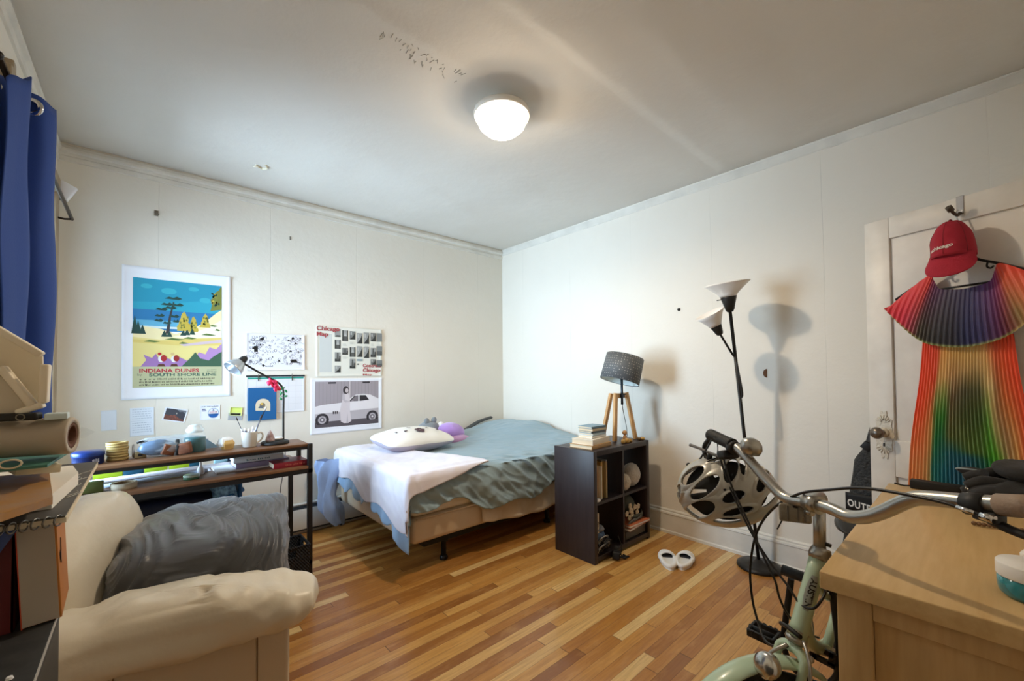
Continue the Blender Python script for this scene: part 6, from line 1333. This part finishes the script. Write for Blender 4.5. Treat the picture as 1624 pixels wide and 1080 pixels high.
# cream jar, white bottle
jr = thing('cream_jar', 'round teal glass jar with broad white lid at the right edge of the dresser', 'jar', (-1.842, -3.822, z)); X_, Y_ = -1.842, -3.820
tg = mat('teal_glass', (60, 176, 186), .08, trans=.6, ior=1.4, coat=.5); 
done(MB().lathe([(0, 0), (.042, 0), (.048, .007), (.050, .018), (.050, .040), (0, .040)], (X_, Y_, z), seg=56), 'glass', tg, jr); done(MB().lathe([(0, .003), (.040, .003), (.043, .018), (0, .020)], (X_, Y_, z), seg=40), 'cream', mat('deep_teal', (10, 104, 124), .3), jr)
done(MB().lathe([(0, .0405), (.0510, .0405), (.0515, .042), (.0515, .066), (.0495, .069), (0, .070)], (X_, Y_, z), seg=56), 'lid', mat('lid_white', (228, 226, 222), .35), jr)
wb = thing('white_bottle', 'small white bottle with ribbed neck behind the teal jar', 'bottle', (-1.50, -3.828, z)); 
done(MB().lathe([(0, 0), (.028, 0), (.031, .004), (.031, .020), (.024, .030), (0, .032)], (-1.60, -3.842, z), seg=40), 'body', mat('lid_white', (228, 226, 222)), wb)
done(MB().lathe([(0, .030), (.020, .030), (.023, .033), (.023, .048), (.018, .054), (.018, .060), (0, .061)], (-1.60, -3.842, z), seg=36), 'cap', mat('lid_white', (228, 226, 222)), wb)
# black bar, gloves, cap
bbr = thing('flat_black_box', 'long flat black box at the back edge of the dresser top', 'box', (-.925, -3.665, z)); done(MB().box((-.925, -3.665, z + .017), (.045, .20, .032), rot=(0, 0, -.02), bevel=.003), 'case', bl, bbr)
b = MB().tube([(-.93, -3.572, z + .008), (-.935, -3.545, z + .006), (-.945, -3.520, z + .012)], .003, 6, sm=4); done(b, 'cord', bl, bbr)
gl3 = mat('glove_black', (30, 30, 32), .75, bump=(120, .4, .003), sheen=.1)
jk = thing('black_gloves', 'heap of black padded gloves on the dresser', 'gloves', (-.98, -3.84, z))
b = MB(); b.pillow((-.985, -3.865, z + .040), (.085, .14, .038), T(rot=(0, 0, .1)), e=.6, ez=.8, seg=48, disp=lambda d, q: .012 * ridge(q, 12, 3)); done(b, 'palm', gl3, jk)
for k, (p0, p1, p2) in enumerate((((-1.0, -3.80, .07), (-1.02, -3.755, .075), (-1.03, -3.715, .055)), ((-.96, -3.79, .075), (-.955, -3.75, .085), (-.96, -3.71, .07)), ((-1.04, -3.83, .05), (-1.06, -3.77, .05), (-1.055, -3.73, .035)), ((-.99, -3.80, .045), (-1.0, -3.74, .04), (-1.0, -3.705, .028)), ((-.92, -3.84, .085), (-.95, -3.79, .10), (-.98, -3.76, .10)))):
    b = MB().tube([(p[0], p[1], z + p[2]) for p in (p0, p1, p2)], [.020, .021, .014], 12, sm=5); done(b, 'finger', gl3, jk)
b = MB(); random.seed(2)
for k in range(9): b.ball((-1.045 + .05 * random.random(), -3.712 - .01 * random.random(), z + .022 + .035 * random.random()), .0035, 8)
done(b, 'rivet', chrome, jk)
b = MB(); b.pillow((-.93, -3.90, z + .105), (.09, .12, .030), T(rot=(.1, 0, 0)), e=.6, ez=.8, seg=40, disp=lambda d, q: .010 * ridge(q, 10, 6)); done(b, 'cuff', gl3, jk)
cs = thing('brimmed_cap', 'dark brimmed cap with grey edging lying on the gloves', 'cap', (-.90, -3.745, z + .05))
b = MB(); b.ball((-.90, -3.745, z + .083), (.03, .055, .018), 30, T(rot=(.12, 0, 0))); done(b, 'brim', mat('brim_dark', (44, 42, 44), .6), cs)
b = MB(); b.tube([V((-.912, -3.745, z + .088)) + V((-.022 * math.cos(a), .056 * math.sin(a), .014 * math.sin(a) * .3 + .010 * math.cos(a))) for a in [2 * PI * i / 30 for i in range(30)]], .0028, 8, True); done(b, 'grey_edging', mat('edging_grey', (150, 164, 168), .6), cs)
b = MB()
for k in range(16): b.ball((-1.34 + .002 * k, -3.735 - .010 * k, z + .007), .0062, 8)
tag(done(b, 'wooden_beads', mat('bead_brown', (112, 82, 56), .5)), 'short string of brown wooden beads lying on the dresser under the handlebar grip', 'beads', kind='stuff')
# ------------------------------------------------------------ pale green folding bicycle behind the dresser
bk = thing('bicycle', 'pale green small-wheeled bicycle with silver riser handlebar beside the dresser', 'bicycle', (-1.45, -3.40, 0))
mint = mat('mint_paint', (176, 198, 172), .3, coat=.5); alu = mat('brushed_alloy', (168, 166, 160), .3, .85); rub = mat('tyre_rubber', (30, 30, 30), .8); cab = mat('cable_black', (16, 16, 17), .4)
taupe = mat('grip_taupe', (142, 122, 104), .6, bump=(120, .5, .003)); gripb = mat('grip_black', (34, 34, 34), .65, bump=(90, .8, .003))
BAR = [(-1.694, -3.199, 1.053), (-1.72, -3.241, 1.031), (-1.764, -3.314, .975), (-1.795, -3.364, .943), (-1.815, -3.398, .940), (-1.848, -3.453, .950), (-1.875, -3.496, .953), (-1.898, -3.534, .949), (-1.92, -3.569, .961), (-1.94, -3.604, .986), (-1.968, -3.648, 1.027), (-1.983, -3.674, 1.041), (-2.023, -3.74, 1.056), (-2.040, -3.768, 1.063)]
done(MB().tube([(-1.655, -3.135, 1.066)] + BAR + [(-2.078, -3.830, 1.078)], .0155, 20, sm=5), 'handlebar', alu, bk)
done(MB().tube([(-1.628, -3.092, 1.072), (-1.640, -3.111, 1.070), (-1.672, -3.163, 1.060), (-1.690, -3.192, 1.055)], [.0215, .0205, .0200, .0215], 20, sm=3), 'grip', gripb, bk)
done(MB().tube([(-2.044, -3.774, 1.064), (-2.078, -3.830, 1.078)], [.0195, .0205], 20), 'grip', taupe, bk)
# stem, steerer, head tube
HT, HB = V((-1.763, -3.445, .786)), V((-1.840, -3.405, .575)); dh = (HB - HT).normalized()
b = MB(); b.tube([(-1.858, -3.470, .951), (-1.838, -3.436, .950)], .0235, 22); b.tube([(-1.848, -3.453, .950), (-1.815, -3.452, .955), (-1.782, -3.449, .948), (-1.762, -3.447, .925)], [.0235, .0235, .022, .018], 18, sm=5); b.tube([(-1.762, -3.447, .935), HT + dh * -.0], .0150, 18)
b.cyl((-1.835, -3.432, .922), (-1.845, -3.450, .922), .008, seg=12); done(b, 'stem', alu, bk)
done(MB().tube([HT - dh * .022, HT - dh * .012, HT + dh * .0, HT + dh * .012], [.021, .025, .027, .0245], 22), 'headset_cup', alu, bk); done(MB().tube([HB, HB + dh * .010, HB + dh * .018], [.0245, .027, .022], 22), 'headset_cup', alu, bk)
done(MB().tube([HT - dh * .040, HT - dh * .030], .0195, 20), 'clamp_ring', bl, bk)
htube = done(MB().tube([HT + dh * .012, HT + dh * .05, HB - dh * .03, HB], [.0235, .0220, .0225, .0250], 24), 'head_tube', mint, bk)
# badge with lettering on the camera side of the head tube
ez = -dh; view = V((-.86, -.20, .0)); ex = ez.cross(view).normalized() * -1; ey = ex.cross(ez); 
if ey.dot(view) < 0: ey = -ey
mid = HT + dh * .105; exx = ey.cross(ez).normalized()
bp = []
def onh(a, h, r=.0232): return mid + exx * (r * math.sin(a / r)) + ey * (r * math.cos(a / r)) - ez * h
b = MB(); b.grid(lambda u, v: onh((u - .5) * .026 * math.sin(PI * (.06 + .88 * v)) ** .45, (v - .5) * .095, .0238), 9, 24); done(b, 'badge', mat('badge_grey', (150, 156, 148), .4), htube)
sx_ = 1 if exx.dot(V((.75, -.66, 0))) > 0 else -1
letters('lettering', 'AUSTIN', lambda x, y: onh(sx_ * (y - .0065), (x - .040), .0243), mat('ink_black', (26, 24, 24)), htube, width=.080, height=.016, bold=.03)
# frame tubes going back to the bottom bracket and rear wheel
BB = V((-1.47, -3.392, .365)); RW = V((-1.08, -3.400, .25)); ST = V((-1.26, -3.425, .60))
b = MB(); b.tube([HB - dh * .045, HB.lerp(BB, .4) + V((0, 0, .0)), BB], .020, 18, sm=5); b.tube([HT + dh * .055, V((-1.55, -3.42, .58)), ST - V((0, 0, .04))], .012, 14, sm=4); b.tube([BB, ST, ST + V((.03, -.01, .08))], .0145, 16, sm=3); b.tube([BB + V((.02, .03, -.01)), RW + V((0, .05, 0))], .008, 10); b.tube([BB + V((.02, -.03, -.01)), RW + V((0, -.05, 0))], .008, 10); b.tube([ST, RW + V((0, .05, 0))], .007, 10); b.tube([ST, RW + V((0, -.05, 0))], .007, 10)
done(b, 'frame', mint, bk)
done(MB().tube([ST + V((.03, -.01, .08)), ST + V((.05, -.012, .11))], .0125, 14), 'seat_post', alu, bk)
sd = MB(); sd.pillow(ST + V((.06, -.012, .125)), (.13, .065, .028), T(rot=(0, -.06, .05)), e=.8, ez=.7, seg=36, disp=lambda d, q: -.028 * max(0, -d.x)); done(sd, 'saddle', mat('saddle_black', (30, 29, 29), .45), bk)
# fork, fender, front wheel (steered)
fw = V((-.854, .52, 0)); sd_ = V((.52, .854, 0)); up_ = V((0, 0, 1)); FC = V((-1.945, -3.350, .25)); CR = HB + dh * .03
b = MB(); b.tube([HB + dh * .015, CR + V((0, 0, -.012))], .017, 16)
for s_ in (-1, 1): b.tube([CR, CR + sd_ * .034 * s_ + dh * .012, CR + sd_ * .043 * s_ + dh * .06, FC + sd_ * .045 * s_], [.014, .013, .011, .008], 12, sm=6)
done(b, 'fork', mint, bk)
def arcw(c, r, a0, a1, n=26): return [c + fw * (r * math.cos(a0 + (a1 - a0) * i / n)) + up_ * (r * math.sin(a0 + (a1 - a0) * i / n)) for i in range(n + 1)]
b = MB(); P0 = arcw(FC, .285, -.25, PI * .72)
b.grid(lambda u, v: P0[min(26, int(round(u * 26)))] + sd_ * (.030 * math.sin((v - .5) * PI)) + (P0[min(26, int(round(u * 26)))] - FC).normalized() * (.014 * math.cos((v - .5) * PI) - .012), 27, 12)
o = done(b, 'fender', mint, bk); solid(o, .002)
def wheel(c, d, s_, r, par):
    w_ = thing and None
    b = MB(); b.tube([c + d * (r * math.cos(a)) + up_ * (r * math.sin(a)) for a in [2 * PI * i / 64 for i in range(64)]], .021, 14, True); t_o = done(b, 'tyre', rub, par)
    b = MB(); b.tube([c + d * ((r - .024) * math.cos(a)) + up_ * ((r - .024) * math.sin(a)) for a in [2 * PI * i / 64 for i in range(64)]], .009, 10, True)
    done(b, 'rim', alu, t_o)
    b = MB(); b.cyl(c - s_ * .045, c + s_ * .045, .012, seg=14)
    for k in range(20): a = 2 * PI * k / 20; b.tube([c + s_ * (.03 if k % 2 else -.03), c + d * ((r - .03) * math.cos(a)) + up_ * ((r - .03) * math.sin(a))], .0011, 4)
    done(b, 'spokes', alu, t_o)
wheel(FC, fw, sd_, .228, bk); wheel(RW, V((1, 0, 0)), V((0, 1, 0)), .228, bk)
# headlight, caliper
hl = V((-1.990, -3.385, .555)); b = MB().lathe([(0, -.02), (.016, -.018), (.028, .0), (.031, .018), (.030, .026), (.022, .032), (0, .034)], (0, 0, 0), frame(hl, (.3, 1, 0), (.3, -.1, .95), (-.95, .25, .3)), 30); done(b, 'headlight', mat('chrome_soft', (200, 200, 196), .18, .9), bk)
b = MB(); b.tube([(-1.925, -3.405, .59), (-1.945, -3.375, .565), (-1.95, -3.345, .52), (-1.945, -3.325, .47)], .0045, 8, sm=5); b.tube([(-1.90, -3.435, .60), (-1.935, -3.455, .575), (-1.95, -3.46, .53)], .0045, 8, sm=4); b.ball((-1.925, -3.455, .575), .009, 12); done(b, 'brake_caliper', alu, bk)
b = MB(); b.tube([(-1.815, -3.36, .520 + .06), (-1.86, -3.39, .60), (-1.885, -3.425, .60)], .006, 8); done(b, 'cable_boot', bl, bk)
b = MB(); b.tube([HB - dh * .018 + exx * .024, HB - dh * .016 + ey * .024, HB - dh * .012 - exx * .024], .0028, 8, sm=4); done(b, 'cable_clip', alu, bk)
# cables
cR = [(-2.070, -3.767, 1.042), (-2.053, -3.738, 1.046), (-2.022, -3.687, 1.049), (-1.952, -3.579, 1.036), (-1.897, -3.499, 1.006), (-1.838, -3.415, .965), (-1.776, -3.333, .89), (-1.742, -3.277, .795), (-1.726, -3.251, .673), (-1.729, -3.256, .576), (-1.75, -3.28, .516), (-1.80, -3.315, .50), (-1.86, -3.37, .535), (-1.925, -3.405, .585)]
done(MB().tube(cR, .0036, 8, sm=7), 'brake_cable', cab, bk)
c1 = [(-1.657, -3.138, .994), (-1.671, -3.162, .93), (-1.702, -3.212, .85), (-1.735, -3.265, .78), (-1.773, -3.329, .72), (-1.802, -3.377, .686), (-1.825, -3.41, .66), (-1.845, -3.445, .668), (-1.83, -3.465, .70), (-1.78, -3.46, .70), (-1.6, -3.42, .60)]
done(MB().tube(c1, .0034, 8, sm=7), 'gear_cable', cab, bk)
c2 = [(-1.666, -3.152, .998), (-1.684, -3.183, .915), (-1.728, -3.255, .806), (-1.755, -3.300, .732), (-1.775, -3.335, .68), (-1.77, -3.345, .63), (-1.74, -3.36, .57), (-1.66, -3.38, .50), (-1.55, -3.39, .44)]
done(MB().tube(c2, .0034, 8, sm=7), 'brake_cable', cab, bk)
b = MB().tube([(-1.80, -3.376, .94), (-1.79, -3.365, .88), (-1.775, -3.345, .835)], .0022, 6, sm=4); done(b, 'cable_end', cab, bk)
# brake levers and shifters
b = MB(); b.tube([(-1.700, -3.206, 1.045), (-1.688, -3.188, 1.048)], .023, 16); b.box((-1.680, -3.172, 1.018), (.045, .06, .030), rot=(0, .3, 1.0), bevel=.008); done(b, 'shifter', bl, bk)
b = MB(); b.tube([(-1.690, -3.190, 1.020), (-1.668, -3.150, 1.006), (-1.635, -3.100, 1.004), (-1.605, -3.050, 1.010), (-1.575, -3.002, 1.013), (-1.562, -2.985, 1.013)], [.007, .006, .0055, .005, .006, .0065], 10, sm=5); done(b, 'brake_lever', mat('lever_grey', (110, 104, 98), .4, .5), bk)
b = MB(); b.tube([(-1.615, -3.085, 1.055), (-1.600, -3.060, 1.030), (-1.600, -3.056, 1.000), (-1.618, -3.078, .975), (-1.626, -3.09, 1.0)], .0085, 10, sm=4); b.tube([(-1.61, -3.07, .99), (-1.592, -3.03, .945), (-1.575, -3.0, .93)], .004, 8, sm=4); b.ball((-1.560, -2.975, .932), .0095, 12); done(b, 'bar_end_clip', bl, bk)
b = MB(); b.tube([(-2.020, -3.733, 1.052), (-2.036, -3.760, 1.058)], .0205, 18); b.box((-2.040, -3.762, 1.040), (.036, .028, .020), rot=(0, 0, 1.0), bevel=.004); b.tube([(-2.032, -3.752, 1.040), (-2.052, -3.785, 1.025), (-2.075, -3.822, 1.020)], [.010, .008, .007], 10, sm=4); done(b, 'brake_lever', bl, bk)
b = MB(); b.tube([(-2.062, -3.752, 1.044), (-2.070, -3.768, 1.041)], .0075, 12); b.tube([(-2.045, -3.722, 1.048), (-2.058, -3.745, 1.045)], .0045, 8)
for k in range(7): b.ball((-2.022 - .0035 * k, -3.736 - .006 * k, 1.071 + .001 * math.sin(k)), .003, 8)
done(b, 'cable_adjuster', chrome, bk)
# bell
b = MB(); Mb = frame((-1.728, -3.262, 1.050), (1, 0, 0), (0, 1, .1), (-.15, -.05, 1)); b.lathe([(0, -.016), (.024, -.012), (.032, .004), (.0315, .020), (.024, .035), (.010, .042), (0, .043)], (0, 0, 0), Mb, 32)
b.tube([(-1.728, -3.255, 1.046), (-1.735, -3.266, 1.020)], .006, 10); done(b, 'bell', alu, bk)
bell_o = bk.children[-1] if False else bpy.data.objects['bell']
done(MB().box((-1.732, -3.262, 1.075), (.010, .006, .003), rot=(.2, 0, .5)), 'bell_slot', bl, bell_o)
# rectangular front reflector
RfM = frame((-1.818, -3.402, .905), (.40, -.90, 0), (.1, .05, 1), (-.90, -.40, .1)); b = MB(); b.box((0, 0, 0), (.078, .050, .014), bevel=.007, seg=3); bmesh.ops.transform(b.bm, matrix=RfM, verts=b.bm.verts[:]); done(b, 'reflector', mat('reflector_clear', (116, 108, 94), .25, coat=.6, bump=(120, .8, .003)), bk)
b = MB()
for dx in (-.018, .006, .022): b.box((dx, 0, .0072), (.0045, .040, .002))
bmesh.ops.transform(b.bm, matrix=RfM, verts=b.bm.verts[:]); done(b, 'reflector_rib', mat('reflector_dark', (84, 76, 66), .3), bpy.data.objects['reflector'])
done(MB().tube([(-1.822, -3.404, .935), (-1.822, -3.404, .922)], .006, 10), 'reflector_bracket', bl, bk)
# crank and pedals
b = MB(); b.cyl(BB + V((0, -.055, 0)), BB + V((0, .075, 0)), .015, seg=16); b.tube([BB + V((0, .072, 0)), V((-1.598, -3.305, .400))], [.011, .009], 10); b.tube([BB + V((0, -.06, 0)), V((-1.345, -3.452, .33))], [.011, .009], 10); b.tube([BB + V((0, .055, 0)) + V((.085 * math.cos(a), 0, .085 * math.sin(a))) for a in [2 * PI * i / 40 for i in range(40)]], .004, 8, True); done(b, 'crank', alu, bk)
def pedal(c, ax, label=None):
    ax = V(ax).normalized(); fr_ = ax.cross(V((0, 0, 1))).normalized(); Mp = frame(c, ax, fr_, (0, 0, 1)); b = MB()
    b.box((0, -.034, 0), (.082, .012, .024), bevel=.003); b.box((0, .034, 0), (.082, .012, .024), bevel=.003); b.box((-.038, 0, 0), (.010, .07, .022), bevel=.003); b.box((.038, 0, 0), (.010, .07, .022), bevel=.003); b.cyl((-.05, 0, 0), (.045, 0, 0), .011, seg=12)
    for k in range(4):
        for s_ in (-1, 1): b.box((-.026 + .0175 * k, s_ * .040, .002), (.009, .004, .022))
    bmesh.ops.transform(b.bm, matrix=Mp, verts=b.bm.verts[:]); done(b, 'pedal', bl, bk)
pedal((-1.598, -3.245, .408), (0, 1, .05)); pedal((-1.345, -3.485 + .02, .33), (0, 1, 0))
# u lock hanging on the frame
lk = thing('bicycle_lock', 'black U shaped bicycle lock hanging behind the head tube of the bicycle', 'lock', (-1.58, -3.38, .31))
done(MB().tube([(-1.58, -3.325, .615), (-1.58, -3.318, .56), (-1.58, -3.305, .46), (-1.58, -3.300, .38), (-1.58, -3.325, .325), (-1.58, -3.375, .305), (-1.58, -3.420, .325), (-1.58, -3.446, .38), (-1.58, -3.448, .46), (-1.58, -3.440, .56), (-1.58, -3.436, .615)], .0095, 14, sm=6), 'shackle', bl, lk)
b = MB(); b.tube([(-1.58, -3.300, .637), (-1.58, -3.462, .625)], .0165, 18); done(b, 'crossbar', bl, lk)
b = MB(); b.box((-1.595, -3.408, .43), (.010, .060, .016), rot=(.12, 0, 0)); b.box((-1.595, -3.412, .398), (.010, .060, .016), rot=(.12, 0, 0)); b.box((-1.595, -3.434, .414), (.010, .018, .04), rot=(.12, 0, 0)); b.box((-1.595, -3.386, .414), (.010, .020, .04), rot=(.12, 0, 0)); done(b, 'mount_plate', bl, lk)

# helmet hanging from the left grip
hn = V((-1.595, -.628, .438)).normalized(); hx = V((0, 0, 1)).cross(hn).normalized() ; 
if hx.dot(V((.75, -.66, 0))) < 0: hx = -hx
hy = hn.cross(hx); 
if hy.z < 0: hy = -hy
HC = V((-1.60, -3.128, .872)); cr_, sr_ = math.cos(.16), math.sin(.16); ax1 = hx * cr_ + hy * sr_; ax2 = hy * cr_ - hx * sr_
hel = thing('bicycle_helmet', 'silver grey vented bicycle helmet hanging from the handlebar grip', 'helmet', HC)
VN = [(245, 620, 105, 46, 42), (345, 712, 135, 50, 44), (300, 905, 120, 58, 28), (118, 790, 26, 72, -14), (548, 545, 42, 98, -16), (735, 440, 38, 64, -16), (785, 612, 32, 88, -26), (562, 762, 80, 34, 30), (592, 878, 108, 26, 22), (835, 738, 92, 26, 50), (515, 960, 92, 20, 10), (640, 500, 22, 70, 0), (430, 470, 60, 12, 20)]
def vent(p, q):
    d = 1e9
    for (cx, cy, a, c, ang) in VN:
        an = math.radians(ang); dx, dy = p - cx, -(q - cy); u = (dx * math.cos(an) + dy * math.sin(an)) / 1.12; v = (-dx * math.sin(an) + dy * math.cos(an)) / 1.15
        d = min(d, math.sqrt((u / a) ** 2 + (v / c) ** 2) * 1.0)
    return d
ssx, ssy, ssz = .172, .128, .118
HN_, HM_ = 340, 110
hv = {}
def hdome(u, v, inner=0.0, key=None):
    a = u * 2 * PI; r = math.sin(v * 1.72); h = math.cos(v * 1.72)
    x, y = r * math.cos(a), r * math.sin(a)
    k = 1 - .08 * max(0, x) * abs(y) - .05 * max(0, -x) ** 2 * (1 if y > 0 else .3)
    p, q = 500 + x * ssx * k / .000405 * cr_ - y * ssy * sr_ / .000405, 715 - (x * ssx * k * sr_ + y * ssy * cr_) / .000405
    d = vent(p, q) if v < .80 else 2
    rib = .004 * math.sin(max(0, min(1, 1.6 - d)) * PI) if d < 1.6 else 0
    s_ = 1.0 + rib / .13 - inner
    return HC + ax1 * (x * ssx * k * s_) + ax2 * (y * ssy * s_) + hn * (h * ssz * s_ - .02), d
b = MB(); b.grid(lambda u, v: hdome(u, .012 + .988 * v)[0], HN_, HM_, cu=True, skip=lambda u, v: hdome(u, .012 + .988 * v)[1] < 1.0)
bmesh.ops.remove_doubles(b.bm, verts=b.bm.verts[:], dist=.0002)
# smooth the vent outlines
bd = [v for v in b.bm.verts if v.is_boundary]
for _ in range(3): bmesh.ops.smooth_vert(b.bm, verts=bd, factor=.5, use_axis_x=True, use_axis_y=True, use_axis_z=True)
o = done(b, 'shell', mat('helmet_silver', (166, 164, 156), .32, .15, coat=.5), hel)
solid(o, .009, -1)
b = MB(); b.grid(lambda u, v: hdome(u, v, .19)[0], 64, 24, cu=True, skip=lambda u, v: (int(u * 64) % 13 in (5, 6)) and .25 < v < .9); o = done(b, 'foam_liner', mat('foam_black', (20, 20, 20), .8), hel); solid(o, .006, -1)
b = MB(); rimp = [hdome(i / 60, 1.0)[0] + hn * -.004 for i in range(60)]; b.tube(rimp, .006, 8, True); done(b, 'rim_edge', mat('helmet_cream', (198, 190, 158), .5), hel)
b = MB(); b.tube([HC + ax2 * .10 - hn * .02 - ax1 * .02, V((-1.635, -3.120, 1.02)), V((-1.640, -3.112, 1.083)), V((-1.655, -3.098, 1.04)), HC + ax2 * .10 - hn * .03 - ax1 * .08], .0045, 8, sm=6, flat=.4); done(b, 'chin_strap', bl, hel)
b = MB(); b.tube([HC + ax1 * -.12 + ax2 * .06 + hn * .045, HC + ax1 * -.03 + ax2 * .105 + hn * .05, HC + ax1 * .05 + ax2 * .125 + hn * .02], .002, 6, sm=5)
done(b, 'strap_trim', bl, hel)
# ------------------------------------------------------------ light and camera
w = bpy.data.worlds.new('sky'); scene.world = w; w.use_nodes = True
bg = w.node_tree.nodes['Background']
sk = w.node_tree.nodes.new('ShaderNodeTexSky'); sk.sky_type = 'HOSEK_WILKIE'; sk.turbidity = 4; sk.sun_direction = (.5, -.6, .6)
w.node_tree.links.new(sk.outputs[0], bg.inputs[0]); bg.inputs[1].default_value = 1.6
def area(name, loc, rot, sx, sy, power, color):
    l = bpy.data.lights.new(name, 'AREA'); l.shape = 'RECTANGLE'; l.size = sx; l.size_y = sy; l.energy = power; l.color = color
    o = bpy.data.objects.new(name, l); COL.objects.link(o); o.location = loc; o.rotation_euler = rot; return o
# daylight arriving through the window (outside the glass, pointing into the room)
wl = area('window_daylight', (-W - .40, -.66, 1.62), (0, -PI / 2, -.06), 1.7, 1.0, 34, (.58, .79, 1.0)); wl.data.spread = math.radians(105)
gl2 = area('ground_bounce_fill', (-W - .75, -.74, .95), (0, -PI / 2 - .62, 0), 1.0, .9, 8, (.50, .74, 1.0)); gl2.data.spread = math.radians(110)  # added fill lamp standing in for ground bounce, tints the ceiling blue
cam = bpy.data.cameras.new('camera'); co = bpy.data.objects.new('camera', cam); COL.objects.link(co)
f_, pi_, ro_, ya_, ppy_ = 659.006, .02202, -.0092, .7269, 575.53
F = V((math.sin(ya_), math.cos(ya_), 0)); R = V((math.cos(ya_), -math.sin(ya_), 0)); U = V((0, 0, 1))
F2 = F * math.cos(pi_) + U * math.sin(pi_); U2 = U * math.cos(pi_) - F * math.sin(pi_)
R3 = R * math.cos(ro_) + U2 * math.sin(ro_); U3 = U2 * math.cos(ro_) - R * math.sin(ro_)
co.matrix_world = Matrix(((R3.x, U3.x, -F2.x, -3.19487), (R3.y, U3.y, -F2.y, -3.75623), (R3.z, U3.z, -F2.z, 1.31), (0, 0, 0, 1)))
cam.sensor_width = 36; cam.lens = f_ / 1624 * 36; cam.shift_y = (ppy_ - 540) / 1624; cam.clip_start = .02
scene.camera = co
scene.view_settings.view_transform = 'Standard'; scene.view_settings.look = 'None'; scene.view_settings.gamma = 1.0
scene.view_settings.use_curve_mapping = False; scene.view_settings.exposure = 1.05
scene.cycles.use_denoising = True; scene.cycles.max_bounces = 12; scene.cycles.diffuse_bounces = 8; scene.cycles.transparent_max_bounces = 16
